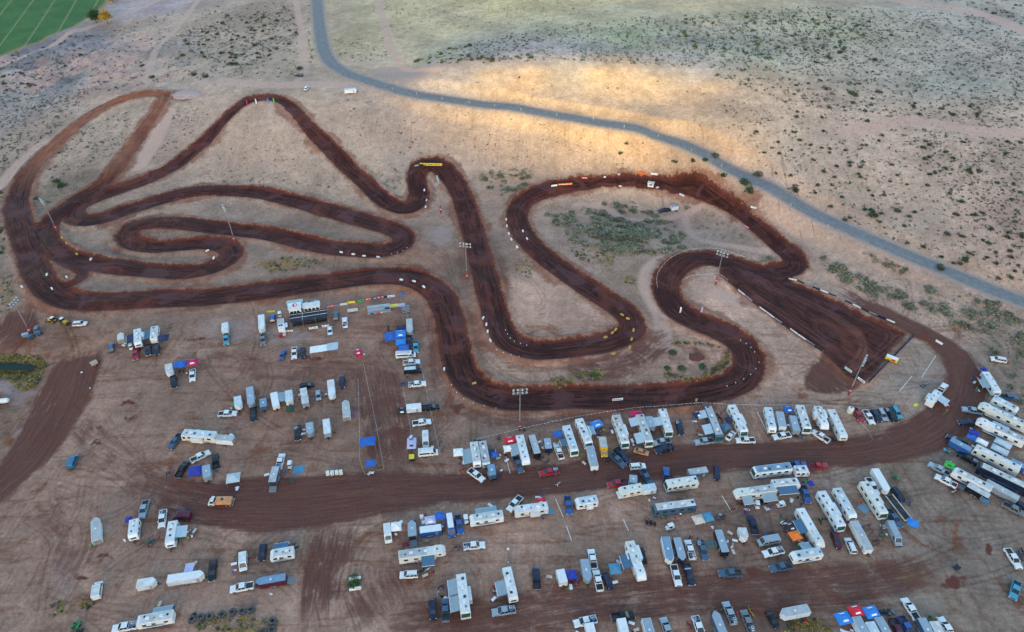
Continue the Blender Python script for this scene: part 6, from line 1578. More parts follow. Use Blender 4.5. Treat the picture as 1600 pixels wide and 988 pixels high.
for c, x, y, ang, w, d, label, patch in CAN:
    p, rz = heading(x, y, ang, 2.4)
    place('canopy_tent', model(('canopy', w, d, bool(patch)), mk_canopy, w, d, bool(patch)), p, rz, label, 'canopy', 'pop up canopies in the camp', {'p': PC[c], 's': PC[patch] if patch else None})

# ---- nobody parks inside somebody else: nudge footprints apart
def footprint(o):
    xs, ys = [], []
    for c in o.children:
        if c.type == 'MESH' and c.name.split('.')[0] in ('body', 'cab', 'deck', 'water_tank', 'cargo_box', 'housing', 'canopy_top', 'bumper', 'wheel'):
            for v in c.bound_box: xs.append((v[0] + c.location.x) * o.scale.x); ys.append(v[1] + c.location.y)
    return min(xs), max(xs), min(ys), max(ys)
FP = [[o, footprint(o)] for o in COL.objects if o.parent is None and 'category' in o and len(o.children) > 3]
def axes(o): c, s = math.cos(o.rotation_euler.z), math.sin(o.rotation_euler.z); return Vector((c, s)), Vector((-s, c))
def corners(o, f):
    u, v = axes(o); p = o.location.to_2d(); return [p + u * x + v * y for x in f[:2] for y in f[2:]]
moved = set()
for it in range(40):
    any_ = False
    for i in range(len(FP)):
        for j in range(i):
            a, b = FP[i][0], FP[j][0]
            if (a.location - b.location).length > 16: continue
            if {a.name.split('.')[0], b.name.split('.')[0]} == {'fifth_wheel_trailer', 'pickup_truck'} and it < 99:
                if 'hitched' in a['label'] + b['label']: continue
            ca, cb = corners(*FP[i]), corners(*FP[j]); best = None
            for ax in axes(a) + axes(b):
                pa, pb = [q.dot(ax) for q in ca], [q.dot(ax) for q in cb]
                ov = min(max(pa), max(pb)) - max(min(pa), min(pb))
                if best is None or ov < best[0]: best = (ov, ax, 1 if sum(pa) > sum(pb) else -1)
            if best[0] > 0.05:
                any_ = True; la, lb = FP[i][1][1] - FP[i][1][0], FP[j][1][1] - FP[j][1][0]; wa = lb / (la + lb); d = best[1] * (best[2] * (best[0] + 0.05) * 0.6)
                a.location.x += d.x * wa; a.location.y += d.y * wa; b.location.x -= d.x * (1 - wa); b.location.y -= d.y * (1 - wa); moved |= {a, b}
    if not any_: break
for o in moved: o.location.z = H(o.location.x, o.location.y)

LOOSE = {'bike': 'dirt bike', 'quad': 'quad bike'}
def near_thing(p, skip=('dirt_bike', 'quad_bike', 'person')):
    best = None
    for o in THINGS:
        d = (o.location - p).length
        if best is None or d < best[0]: best = (d, o)
    return best[1]['label']
THINGS = [o for o in COL.objects if o.parent is None and 'label' in o and not o.name.startswith(('dirt_bike', 'quad_bike'))]
def short(lab, n):
    w = lab.split(); cut = {'with', 'and', 'in', 'at', 'by', 'of', 'the', 'a', 'below', 'beside', 'near', 'between', 'its', 'under', 'above', 'to', 'on', 'behind', 'from', 'for', 'one', 'first', 'two', 'against', 'next', 'long', 'small', 'white', 'blue', 'last', 'across', 'inside', 'over', 'close'}
    w = w[:n]
    while w and w[-1] in cut: w.pop()
    return ' '.join(w)
seen = {}
for c, x, y, ang, kind in BIKES:
    p, rz = heading(x, y, ang, 0.45)
    # bikes nothing tells apart share one label within their heap
    lab = f"{c} {LOOSE[kind]} by the {short(near_thing(p), 9)}"
    grp = f"{LOOSE[kind]}s beside the {short(near_thing(p), 8)}"
    nm, cat, dz, fn, L0, g0 = KIND[kind]
    place(nm, model(kind, fn), p, rz, lab, cat, f"{c} " + grp, {'p': PC[c]})

# ================================================================ camp gear beside the awnings
def mk_chair(m):
    m.part('seat', MB().box(-.26, .24, -.27, .27, .40, .45, bev=.015), F_ROYAL, role='p'); m.part('backrest', MB().prism([(-.26, .45), (-.22, .45), (-.34, .95), (-.38, .95)], -.27, .27), F_ROYAL, role='p')
    for x in (-.24, .22):
        for s in (1, -1): m.part('leg', MB().tube((x, s * .25, 0), (x, s * .25, .42), .018, n=5), STEEL)
def mk_table(m):
    m.part('tabletop', MB().box(-.75, .75, -.38, .38, .70, .74, bev=.012), F_BEIGE, role='p')
    for x in (-.65, .65):
        for s in (1, -1): m.part('leg', MB().tube((x, s * .3, 0), (x, s * .3, .71), .02, n=5), STEEL)
def mk_cooler(m):
    m.part('box', MB().box(-.42, .42, -.24, .24, 0, .38, bev=.04), F_RED, role='p'); m.part('lid', MB().box(-.44, .44, -.26, .26, .38, .46, bev=.03), WHITE)
gr = random.Random(77); owners = [o for o in THINGS if any(c.name.startswith('awning') for c in o.children)]
others = [o for o in THINGS if o not in owners and o.name.startswith(('travel_trailer', 'fifth_wheel', 'motorhome', 'box_trailer', 'cargo_trailer', 'canopy_tent', 'parked_van'))]
for o in others:
    f_ = footprint(o); sgn = gr.choice((1, -1))
    for k in range(gr.choice((0, 1, 2, 3))):
        kind = gr.choice(('camp_chair', 'camp_chair', 'camp_table', 'cooler')); lp = Vector((gr.uniform(f_[0], f_[1]) * .8, (f_[3] if sgn > 0 else f_[2]) + sgn * gr.uniform(.7, 1.8), 0)); lp.rotate(o.rotation_euler); q = o.location + lp; q.z = H(q.x, q.y)
        cn = gr.choice({'camp_table': ['fbeige', 'fwhite'], 'camp_chair': ['froyal', 'fgreen', 'fred', 'fblack', 'fblue'], 'cooler': ['fred', 'fblue', 'fwhite']}[kind]); nm = {'royal': 'royal blue'}.get(cn[1:], cn[1:])
        place(kind, model(kind, {'camp_table': mk_table, 'camp_chair': mk_chair, 'cooler': mk_cooler}[kind]), q, gr.uniform(0, 6.28), f"{nm} {kind.replace('_', ' ')} by the {short(o['label'], 9)}", kind.replace('camp_', ''), f"{nm} {kind.replace('_', ' ')}s by the {short(o['label'], 9)}", {'p': PC[cn]})
for o in owners:
    for aw in [c for c in o.children if c.name.startswith('awning')]:
        bb = [Vector(v) for v in aw.bound_box]; mid = sum(bb, Vector()) / 8; hw = (bb[6].x - bb[0].x) / 2; sgn = 1 if mid.y > 0 else -1
        for kind, n in (('camp_table', 1), ('camp_chair', gr.choice((2, 3))), ('cooler', gr.choice((0, 1)))):
            for k in range(n):
                lp = Vector((mid.x + gr.uniform(-hw, hw), mid.y + sgn * gr.uniform(1.2, 2.9), 0)); lp = Vector((lp.x * o.scale.x, lp.y, 0)); lp.rotate(o.rotation_euler); q = ground(o.location + lp) if False else o.location + lp
                q.z = H(q.x, q.y); cn = gr.choice({'camp_table': ['fbeige', 'fwhite'], 'camp_chair': ['froyal', 'fgreen', 'fred', 'fblack', 'fblue'], 'cooler': ['fred', 'fblue', 'fwhite']}[kind]); nm = {'royal': 'royal blue'}.get(cn[1:], cn[1:])
                place(kind, model(kind, {'camp_table': mk_table, 'camp_chair': mk_chair, 'cooler': mk_cooler}[kind]), q, gr.uniform(0, 6.28), f"{nm} {kind.replace('_', ' ')} by the {short(o['label'], 9)}", kind.replace('camp_', ''), f"{nm} {kind.replace('_', ' ')}s by the {short(o['label'], 9)}", {'p': PC[cn]})

# ================================================================ people
FIG = person_mesh(); pat = None
for x, y, face, shirt in PEOPLE:
    p, rz = heading(x, y, face, 0.9)
    if pat is None: o = bpy.data.objects.new('person', FIG); pat = o
    else: o = pat.copy()
    COL.objects.link(o); o.location = p; o.rotation_euler = (0, 0, rz)
    o.material_slots[0].link = 'OBJECT'; o.material_slots[0].material = PC[shirt]
    cn = shirt[1:]; cn = {'grey': 'grey', 'navy': 'navy'}.get(cn, cn)
    tag(o, f"person in {cn} shirt standing by the {short(near_thing(p), 8)}", 'person', f"people in {cn} by the {short(near_thing(p), 8)}")

# ================================================================ light masts
MAST = [((89,361),(72,312),-30,'light mast with red base inside the western hairpin'), ((367,379),(353,323),-60,'light mast with red base at the S bend'), ((689,333),(685,278),-70,'light mast with red base below the yellow banner turn'),
        ((730,437),(727,380),10,'light mast with red base beside the table top jumps'), ((1118,445),(1130,394),-20,'light mast with red base inside the first turn'), ((812,672),(814,608),5,'light mast with red base at the pit wall rope'),
        ((1326,617),(1348,560),65,'light mast with red base beside the starting gate'), ((49,522),(24,470),55,'light mast with red base among generator trailers')]
def mast(base, top, ang, label):
    p, rz = heading(base[0], base[1], ang, 0)
    lo, hi = 5, 40
    for _ in range(40):
        h = (lo + hi) / 2
        if project((p.x, p.y, p.z + h))[1] > top[1]: lo = h
        else: hi = h
    root = empty('light_mast', p, rz); tag(root, label, 'light mast', 'light masts around the circuit')
    MB().tube((0, 0, 0), (0, 0, h), 0.20, 0.11, 10).build('pole', STEEL, root)
    b = MB(); b.box(-0.34, 0.34, -0.34, 0.34, 0, 2.6, bev=0.1); b.box(-0.26, 0.26, -0.26, 0.26, 2.58, 4.2, bev=0.08); b.build('padded_base', MASTRED, root)
    MB().box(-0.27, 0.27, -0.27, 0.27, 1.2, 1.5).box(-0.35, 0.35, -0.35, 0.35, 2.0, 2.25).build('reflective_band', CONC, root)
    arm = MB()
    for z in (h - 1.5, h - 0.2): arm.box(-2.3, 2.3, -0.07, 0.07, z, z + 0.14)
    arm.box(-2.35, 2.35, -0.75, -0.55, h - 1.55, h - 1.45).build('crossarm', GREYP, root)
    for z in (h - 1.5, h - 0.2):
        for k in range(4):
            x = -2.0 + k * 1.33
            f = MB().lathe([(0.12, 0.35), (0.30, 0.05), (0.36, -0.25), (0.33, -0.3)], (0, 0, 0), 'y', 12).build('floodlight', STEEL, root, loc=(x, -0.25, z + 0.1)); f.rotation_euler = (R(28), 0, R(random.uniform(-25, 25)))
            MB().lathe([(0.001, -0.27), (0.34, -0.26)], (0, 0, 0), 'y', 12).build('lens', LAMPW, f)
for a in MAST: mast(*a)
def thin_pole(b_, t_, label, head=None):
    p = at(*b_); lo, hi = 1, 25
    for _ in range(40):
        h = (lo + hi) / 2
        if project((p.x, p.y, p.z + h))[1] > t_[1]: lo = h
        else: hi = h
    root = empty('lamp_post', p); tag(root, label, 'lamp post')
    MB().tube((0, 0, 0), (0, 0, h), 0.08, 0.05, 8).build('pole', DKSTEEL, root)
    MB().tube((0, 0, 0), (0, 0, 0.5), 0.2, 0.15, 8).build('base', CONC, root)
    MB().lathe([(0.05, 0.3), (0.32, 0.1), (0.34, 0.0), (0.001, -0.05)], (0, 0, h), n=12).build('lamp_head', LAMPW, root)
thin_pole((141, 607), (132, 582), 'thin lamp post beside the tank trailer on the western dirt')
thin_pole((794, 879), (793.5, 858), 'thin lamp post above a white trailer with slate awning')
pat = None
for x, y, yt in ((892,655,643),(964,646,628),(1040,637,623),(1112,635,618),(1184,635,623),(1306,634,624),(1346,645,622),(1391,641,614)):
    p = at(x, y); h = 4.6
    o = bpy.data.objects.new('rope_pole', MB().tube((0, 0, 0), (0, 0, 4.6), 0.06, 0.04, 6).mesh('rope_pole', [DKSTEEL])) if pat is None else pat.copy(); pat = pat or o
    COL.objects.link(o); o.location = p; tag(o, 'thin tall pole on the pennant fence of the camp row', 'pole', 'thin poles along the pennant fence')

# ================================================================ marks beside the course
def run_of(pts, spacing):
    P = spline(to_world(pts), 1.0); L = np.r_[0, np.cumsum(np.linalg.norm(np.diff(P[:, :2], axis=0), axis=1))]
    n = max(2, int(round(L[-1] / spacing)) + 1); s = np.linspace(0, L[-1], n)
    return [Vector((np.interp(q, L, P[:, 0]), np.interp(q, L, P[:, 1]), 0)) for q in s]
def ground(v): v = Vector(v); v.z = H(v.x, v.y); return v

blk_mesh = MB().box(-0.72, 0.72, -0.3, 0.3, 0, 0.6, bev=0.12).mesh('barrier_block', [WHITE, STEEL])
BLK = [(533,394,-10,'between the S bends'),(552,397,-8,'between the S bends'),(569,400,-8,'between the S bends'),(591,402,-5,'between the S bends'),(627,437,-10,'on the inside of the tower bend'),(647,439.5,-18,'on the inside of the tower bend'),(662,448,-40,'on the inside of the tower bend'),
       (663,297,85,'inside the yellow banner turn'),(666.5,313,80,'inside the yellow banner turn'),(665,323,75,'inside the yellow banner turn'),(791,343,100,'outside the infield scrub turn'),(792,353,95,'outside the infield scrub turn'),(795,365,-70,'outside the infield scrub turn'),(799,374,-60,'outside the infield scrub turn'),
       (817,361,-70,'at the edge of the infield scrub'),(823.5,373,-60,'at the edge of the infield scrub'),(808,386,-50,'at the edge of the infield scrub'),(324,392,10,'inside the S bend'),(334,403,60,'inside the S bend'),(142,405,60,'beside the western link'),(104,433,-50,'beside the western link'),(81,451,-60,'beside the western link'),(34,448,-50,'outside the western bend'),(73,429,60,'beside the western link'),
       (755,497,60,'below the table top jumps'),(760,507,85,'below the table top jumps'),(762,518,85,'below the table top jumps'),(766,532,-65,'below the table top jumps'),(694,577,80,'in the wide bend by the pits'),(969,291,0,'at the top of the infield loop'),(1027,293,20,'at the top of the infield loop')]
pat = None
for x, y, ang, where in BLK:
    p, rz = heading(x, y, ang, 0.3)
    o = bpy.data.objects.new('barrier_block', blk_mesh) if pat is None else pat.copy(); pat = pat or o
    COL.objects.link(o); o.location = p; o.rotation_euler = (0, 0, rz)
    tag(o, 'white padded block standing on the course ' + where, 'barrier block', 'white blocks ' + where)
mk_mesh = MB().lathe([(0.001, 0.34), (0.10, 0.34), (0.13, 0.28), (0.15, 0.0)], n=10).mesh('course_marker', [CONC])
MARKS = [([(706,606),(716,620),(730,630),(750,637),(775,640)],4.0,'along the outside of the wide bend'), ([(790,516),(795,526),(804,535),(823,541)],2.3,'inside the bend under the jumps'), ([(776,549),(790,556),(811,561)],2.6,'outside the bend under the jumps'),
         ([(1157,532),(1170,540),(1179,550)],2.4,'at the top of the last hairpin'), ([(1186,566),(1178,580),(1160,593),(1136,603)],4.0,'around the last hairpin'), ([(612,398),(626,394),(636,388)],2.4,'outside the middle hairpin')]
pat = None
for pts, spc, where in MARKS:
    for q in run_of(pts, spc):
        o = bpy.data.objects.new('course_marker', mk_mesh) if pat is None else pat.copy(); pat = pat or o
        COL.objects.link(o); o.location = ground(q); tag(o, 'small white course marker ' + where, 'course marker', 'white course markers ' + where)
bale = MB().box(-0.7, 0.7, -0.35, 0.35, 0, 0.55, bev=0.08).mesh('hay_bale', [paint('straw_bale', (0.42, 0.28, 0.05), 0.9, var=0.3, scale=4)])
pat = None
for x, y, ang in [(97,372,-50),(104,380,-55),(120,397,-40),(972,492,-30),(981,498,-20),(990,516,80),(987,530,70),(984,543,60),(946,527,15),(957,520,50),(962,515,60),(958,553,10),(741,599,20),(1088,626,80)]:
    p, rz = heading(x, y, ang, 0.2); o = bpy.data.objects.new('hay_bale', bale) if pat is None else pat.copy(); pat = pat or o
    COL.objects.link(o); o.location = p; o.rotation_euler = (0, 0, rz)
    w_ = 'beside the western hairpin' if x < 200 else 'around the infield corner' if 900 < x < 1000 else 'on the course edge'
    tag(o, 'yellow straw bale ' + w_, 'straw bale', 'straw bales ' + w_)

# fences
def fence(name, pts, spacing, board_mats, label, cat, hgt=1.0, boards=True, pole=0.05):
    Q = [ground(v) for v in run_of(pts, spacing)]; o0 = Q[0]
    root = empty(name, o0); tag(root, label, cat)
    pm = MB().tube((0, 0, 0), (0, 0, hgt + 0.15), pole, pole, 6).mesh('post', [STEEL])
    for i, q in enumerate(Q):
        if i % max(1, len(Q) // 90 + 1) == 0:
            c = bpy.data.objects.new('post', pm); COL.objects.link(c); c.parent = root; c.location = q - o0
    if boards:
        for i in range(len(Q) - 1):
            a, b = Q[i] - o0, Q[i + 1] - o0; d = (b - a).normalized(); n = Vector((-d.y, d.x, 0)) * 0.04
            a2, b2 = a.lerp(b, 0.04), a.lerp(b, 0.96); z0, z1 = 0.15, hgt
            vs = [p + s * n + Vector((0, 0, z)) for p in (a2, b2) for s in (1, -1) for z in (z0, z1)]
            MB().add(vs, [(0,1,5,4),(2,6,7,3),(0,2,3,1),(4,5,7,6),(1,3,7,5),(0,4,6,2)]).build('board', board_mats[i % len(board_mats)], root)
    else:
        MB().path([q - o0 + Vector((0, 0, hgt)) for q in Q], 0.022, 5).build('rope', CONC, root)
        b = MB()
        for i in range(len(Q) - 1):
            for k in range(int(max(1, spacing // 1.3))):
                a = (Q[i] - o0).lerp(Q[i + 1] - o0, (k + .5) / max(1, spacing // 1.3)); b.box(a.x - 0.09, a.x + 0.09, a.y - 0.03, a.y + 0.03, a.z + hgt - 0.24, a.z + hgt)
        if name == 'pennant_fence': b.build('pennants', F_WHITE, root)
    return root
fence('board_fence', [(1152,457),(1186,482),(1235,517),(1284,553)], 3.6, [CONC, STEEL, DKSTEEL, CONC], 'white and black board fence along the inner side of the start straight', 'fence', 0.75)
fence('board_fence', [(1232,437),(1275,456),(1320,474),(1362,491),(1398,506)], 3.2, [CONC, DKSTEEL, STEEL, NAVY], 'dark and white board fence along the road side of the start straight', 'fence', 0.75)
fence('pennant_fence', [(1027,450),(1026,434),(1034,418),(1052,403),(1082,393),(1122,393),(1164,405)], 2.6, None, 'white pennant fence around the outside of the first turn', 'fence', 0.9, False)
fence('pennant_fence', [(1066,441),(1085,432),(1110,432),(1118,431),(1136,443)], 2.6, None, 'short white pennant fence inside the first turn', 'fence', 0.9, False)
fence('pennant_fence', [(742,690),(770,684),(820,672),(862,663),(900,655),(940,649),(1000,641),(1060,637),(1120,636),(1200,636),(1300,637)], 2.6, None, 'long white pennant fence between circuit and the camp row', 'fence', 1.1, False)
fence('rope_fence', [(1300,640),(1330,655),(1350,668),(1362,690)], 4, None, 'slack rope fence at the end of the camp row', 'fence', 0.8, False)
fence('rope_fence', [(626,470),(640,505),(655,560),(672,640),(688,712)], 6, None, 'rope fence behind the column of vans', 'fence', 1.0, False)
fence('rope_fence', [(565,554),(572,590),(585,650),(597,715),(600,735)], 6, None, 'rope fence beside the two lone blue canopies', 'fence', 0.8, False)
fence('rope_fence', [(560,595),(562,660),(566,739),(600,735)], 6, None, 'rope fence closing off the blue canopy strip', 'fence', 0.8, False)
fence('rope_fence', [(630,608),(640,660),(652,720),(688,712)], 6, None, 'rope fence in front of the column of vans', 'fence', 0.8, False)
for x0, y0, x1, y1, wh in ((974,812,982,830,'below the slate bus motorhome'),(1128,775,1143,800,'above the navy pickup'),(885,822,893,845,'on the open dirt of the third row'),(1183,644,1200,678,'before the first travel trailer of the rope row'),(789,708,797,740,'beside the red canopy bay'),(1405,612,1425,588,'behind the starting gate'),(1440,590,1462,556,'behind the starting gate'),(868,780,880,808,'beside a blue pickup')):
    a, b = at(x0, y0), at(x1, y1); rt = empty('timber_rail', a); tag(rt, 'pale bay marker rail on the ground ' + wh, 'marker rail', 'bay marker rails ' + wh)
    d = b - a; n = Vector((-d.y, d.x, 0)).normalized() * 0.08
    MB().add([n + Vector((0,0,.02)), -n + Vector((0,0,.02)), d - n + Vector((0,0,.02)), d + n + Vector((0,0,.02)), n + Vector((0,0,.12)), -n + Vector((0,0,.12)), d - n + Vector((0,0,.12)), d + n + Vector((0,0,.12))], [(0,1,2,3),(7,6,5,4),(0,4,5,1),(1,5,6,2),(2,6,7,3),(3,7,4,0)]).build('rail', CONC, rt)

# banners and signs
def banner(x, y, ang, w, h, mat, label, stripes=None, lift=0.25, lettering=None):
    p, rz = heading(x, y, ang, 0.4); root = empty('course_banner', p, rz); tag(root, label, 'banner')
    MB().box(-w / 2, w / 2, -0.03, 0.03, lift, lift + h).build('panel', mat, root)
    for s in (1, -1): MB().tube((s * (w / 2 - 0.06), 0.06, 0), (s * (w / 2 - 0.06), 0.06, lift + h), 0.035, n=5).build('post', STEEL, root)
    if stripes:
        b = MB(); r = random.Random(int(x)); k = max(3, int(w / 0.5)); u = w * 0.86 / k
        for i in range(k):
            if r.random() < 0.15: continue
            b.box(-w * 0.43 + i * u, -w * 0.43 + i * u + u * 0.7, -0.045, -0.032, lift + h * 0.3, lift + h * (0.62 + 0.15 * r.random()))
        b.build('printed_marks', stripes, root)
    if lettering:
        cu = bpy.data.curves.new('lettering', 'FONT'); cu.body = lettering; cu.size = h * 1.0; cu.align_x = 'CENTER'; cu.extrude = 0.01
        t = bpy.data.objects.new('lettering', cu); COL.objects.link(t); t.parent = root; t.location = (0, -0.05, lift + h * 0.15); t.rotation_euler = (R(90), 0, 0); cu.materials.append(F_BLACK)
        bpy.context.view_layer.update(); me = bpy.data.meshes.new_from_object(t.evaluated_get(bpy.context.evaluated_depsgraph_get())); t2 = bpy.data.objects.new('printed_word', me); COL.objects.link(t2); t2.parent = root; t2.location = t.location; t2.rotation_euler = t.rotation_euler; bpy.data.objects.remove(t)
    return root
banner(673,258.5,-3,11,1.3,F_YELLOW,'long yellow banner behind the turn on the hill foot',F_BLACK)
banner(651,259.5,5,2.2,0.8,F_GREY,'grey banner before the long yellow one'); banner(690,257.5,-10,1.6,0.9,F_PINK,'pink banner after the long yellow one',F_WHITE)
banner(883,289,7,7,1.0,F_ORANGE,'orange banner on the outside of the infield loop',F_WHITE); banner(866,291,4,3,0.9,F_WHITE,'white banner next to the orange one on the loop')
banner(913,279,-8,3.2,0.9,F_RED,'red and white banner high on the infield loop',F_WHITE); banner(1000,271.5,-14,6.4,1.1,F_ORANGE,'orange banner slanting at the top of the loop',F_RED)
banner(1022,273,-4,3.4,1.0,F_WHITE,'white banner beside the slanting orange one'); banner(945,277.5,5,1.0,0.9,F_WHITE,'small white sign between red and orange banners'); banner(967,273.5,5,1.2,0.9,F_LILAC,'small lilac sign near the slanting orange banner')
banner(1065,305.5,-30,2.6,0.9,F_WHITE,'white banner inside the loop near the hitched pickup'); banner(1178,322,-15,2.8,0.9,F_WHITE,'white banner above the loop toward the paved road'); banner(1166.5,355.5,-25,2.6,0.8,F_PINK,'pink banner inside the climbing straight',F_WHITE)
banner(965,625.5,6,3.6,1.0,F_WHITE,'white banner standing on the long lower straight',F_BLACK)
banner(1325,579,-35,2.8,1.0,F_WHITE,'white and teal board beside the gate mast',F_FGREEN if 'F_FGREEN' in globals() else F_GREEN); banner(1345,595.5,-35,2.8,1.0,F_WHITE,'white and blue board at the end of the starting gate',F_ROYAL); banner(1467,536,-30,2.6,0.9,F_WHITE,'white board beside the road above the gate')
banner(423.5,488,3,3,0.9,F_YELLOW,'yellow banner on the rope behind the tower')
for k, (x, y, w_, c, st, nm) in enumerate([(517,479.5,2.8,F_RED,F_WHITE,'red banner first on the tower fence'),(527,478,1.8,F_NAVY,F_WHITE,'navy banner second on the tower fence'),(537,476.5,2.8,F_WHITE,F_GREY,'white banner third on the tower fence'),(549.5,473.5,2.8,F_YELLOW,None,'plain yellow banner on the tower fence'),(564,471.5,2.2,F_GREEN,F_BLACK,'green banner on the tower fence'),(576,468.5,2.2,F_RED,F_WHITE,'small red banner in the middle of the tower fence'),(585,467.5,2.0,F_NAVY,F_WHITE,'dark banner beside the pink one on the tower fence'),(595,465.5,2.8,F_PINK,F_WHITE,'pink banner on the tower fence'),(603,465,1.4,F_BLACK,None,'black banner on the tower fence'),(611,464,2.8,F_WHITE,F_SKY,'white banner beside the black one on the tower fence'),(628,461.5,2.2,F_SKY,F_NAVY,'blue banner last on the tower fence')]):
    banner(x, y, 8, w_, 0.95, c, nm, st)
banner(490,514.5,8,3.2,1.0,F_WHITE,'white lettered banner hanging below the tower deck',None,0.5,'PURE')
banner(452.5,518,6,2.4,0.8,F_WHITE,'white framed sign in front of the food trailer',F_PINK,0.3)
banner(509,511,8,2.6,0.9,F_WHITE,'white and blue banner at the corner of the tower deck',F_ROYAL,0.4)
def feather(x, y, c, label):
    p, rz = heading(x, y, 5, 0); root = empty('feather_flag', p, rz); tag(root, label, 'flag')
    MB().tube((0, 0, 0), (0, 0, 3.4), 0.03, 0.02, 6).build('pole', DKSTEEL, root)
    MB().prism([(0.02, 0.7), (0.55, 0.6), (0.72, 2.6), (0.5, 3.3), (0.02, 3.4)], -0.015, 0.015).build('flag_cloth', c, root)
feather(386,166,F_PINK,'pink feather flag at the summit of the climb'); feather(400,164,F_WHITE,'white feather flag at the summit of the climb'); feather(419,163,F_SKY,'blue feather flag at the summit of the climb'); feather(428,163,F_GREEN,'green feather flag at the summit of the climb'); feather(381,166,F_NAVY,'navy feather flag at the summit of the climb')
feather(606.5,520,F_NAVY,'navy feather flag beside the race team canopies'); feather(1061,491,F_WHITE,'white feather flag on the bend after the first turn'); feather(1094,490,F_LILAC,'lilac feather flag on the bend after the first turn')

# starting gate, its platform, huts
a, b = at(1357, 598), at(1430, 523); gt = empty('starting_gate', a); tag(gt, 'long dark starting gate across the start straight', 'starting gate')
d = b - a; L = d.length; u = d.normalized(); ang = math.atan2(d.y, d.x); gt.rotation_euler = (0, 0, ang)
def zrel(s): q = a + d * (s / L); return H(q.x, q.y) - a.z
MB().box(0, L, -0.18, 0.18, 0.0, 0.35, bev=0.03).build('beam', NAVY, gt)
for k in range(40):
    s = (k + .5) * L / 40; MB().box(s - 0.32, s + 0.32, 0.2, 0.28, 0.05 + zrel(s), 0.75 + zrel(s)).build('gate_paddle', NAVY if k % 2 else DKSTEEL, gt)
p, rz = heading(1394, 560, -32, 0.8); st = empty('starter_platform', p, rz); tag(st, 'red and yellow starter platform in the middle of the gate', 'platform')
MB().box(-2.0, 2.0, -0.9, 0.9, 0.1, 1.3, bev=0.04).build('deck', F_YELLOW, st); MB().box(-0.1, 1.4, -0.93, -0.89, 0.35, 1.1).build('printed_panel', F_RED, st); MB().box(-1.9, 1.9, -0.8, 0.8, 1.29, 1.36).build('roof', F_WHITE, st)
for s in (1.9, -1.9): MB().tube((s, 0.85, 1.3), (s, 0.85, 2.3), 0.04, n=5).build('handrail_post', STEEL, st)
p, rz = heading(1017, 288.5, -2, 1.0); hu = empty('flagger_hut', p, rz); tag(hu, 'small white flagger hut inside the infield loop', 'hut')
MB().box(-1.4, 1.4, -1.0, 1.0, 0.1, 2.0).build('wall', WHITE, hu); MB().box(-1.6, 1.6, -1.25, 1.2, 2.0, 2.1).build('roof', ROOFW, hu); MB().box(-0.7, 0.7, -1.02, -0.99, 1.0, 1.7).build('opening', LINER, hu)
p, rz = heading(1329, 641, 0, 1.0); tk = empty('water_tank', p, rz); tag(tk, 'round cream water tank beside the red pickup near the start mast', 'tank')
MB().lathe([(1.0, 0), (1.0, 1.7), (0.9, 1.95), (0.3, 2.2), (0.001, 2.2)], n=24).build('shell', CREAM, tk); MB().lathe([(0.28, 2.15), (0.28, 2.32), (0.001, 2.32)], n=14).build('lid', DKSTEEL, tk)
p, rz = heading(5, 627, 10, 0.8); tk = empty('water_tank', p, rz); tag(tk, 'white tank lying beside the reedy pond', 'tank')
MB().lathe([(0.001, -1.9), (0.75, -1.7), (0.85, -1.2), (0.85, 1.2), (0.75, 1.7), (0.001, 1.9)], (0, 0, 0.95), 'x', 18).build('shell', WHITE, tk); MB().box(-1.2, -0.9, -0.8, 0.8, 0, 0.5).box(0.9, 1.2, -0.8, 0.8, 0, 0.5).build('cradle', DKSTEEL, tk)
pat = None
for i, x in enumerate((512, 519, 526, 532.5)):
    p, rz = heading(x, 739.5 - i * 0.5, 96, 0.6); o = empty('liquid_tote', p, rz); tag(o, 'cream water tote in a row of four on the dirt', 'tote', 'row of four cream totes')
    MB().box(-0.62, 0.62, -0.52, 0.52, 0.14, 1.1, bev=0.1).build('tank', CREAM, o); MB().box(-0.66, 0.66, -0.56, 0.56, 0, 0.13).build('pallet', WOOD, o)
for x, y, w_, h_ in ((659,809,.8,1.7),(662,818,.8,1.5)):
    p, rz = heading(x, y, 10, 0.9); o = empty('refrigerator', p, rz); tag(o, ('cream' if y < 812 else 'white') + ' refrigerator standing beside the lilac canopy', 'refrigerator')
    MB().box(-.5, .5, -.5, .5, 0.05, h_, bev=0.05).build('cabinet', CREAM if y < 812 else WHITE, o); MB().box(-.46, .46, -.54, -.5, 0.1, h_ - .05, bev=0.015).build('door', WHITE, o)
def sheet(name, x, y, ang, w, d, mat, label, cat):
    p, rz = heading(x, y, ang, 0.02); n = 8; b = MB(); r = random.Random(int(x)); vs = []
    c, s = math.cos(rz), math.sin(rz)
    for i in range(n + 1):
        for j in range(n + 1):
            lx, ly = (i / n - .5) * w, (j / n - .5) * d; gx, gy = p.x + lx * c - ly * s, p.y + lx * s + ly * c
            vs.append((lx, ly, H(gx, gy) - p.z + 0.05 + 0.05 * r.random()))
    q = lambda i, j: i * (n + 1) + j
    o = b.add(vs, [(q(i, j), q(i + 1, j), q(i + 1, j + 1), q(i, j + 1)) for i in range(n) for j in range(n)]).build(name, mat); o.location = p; o.rotation_euler = (0, 0, rz); tag(o, label, cat)
    sm = o.modifiers.new('thickness', 'SOLIDIFY'); sm.thickness = 0.02
sheet('ground_tarp', 467, 734, 5, 3.2, 3.0, F_TARP, 'flat blue tarp beside the white pickup with grey trailer', 'tarp')
sheet('ground_mat', 1350, 794, -35, 2.8, 3.0, fabric('checkered_rug', (0.16, 0.27, 0.36)), 'checkered blue mat beside the cream motorhome', 'mat')
sheet('ground_mat', 1191, 785, 12, 2.6, 1.8, F_BLACK, 'black ground mat below the long grey roofed trailer', 'mat')
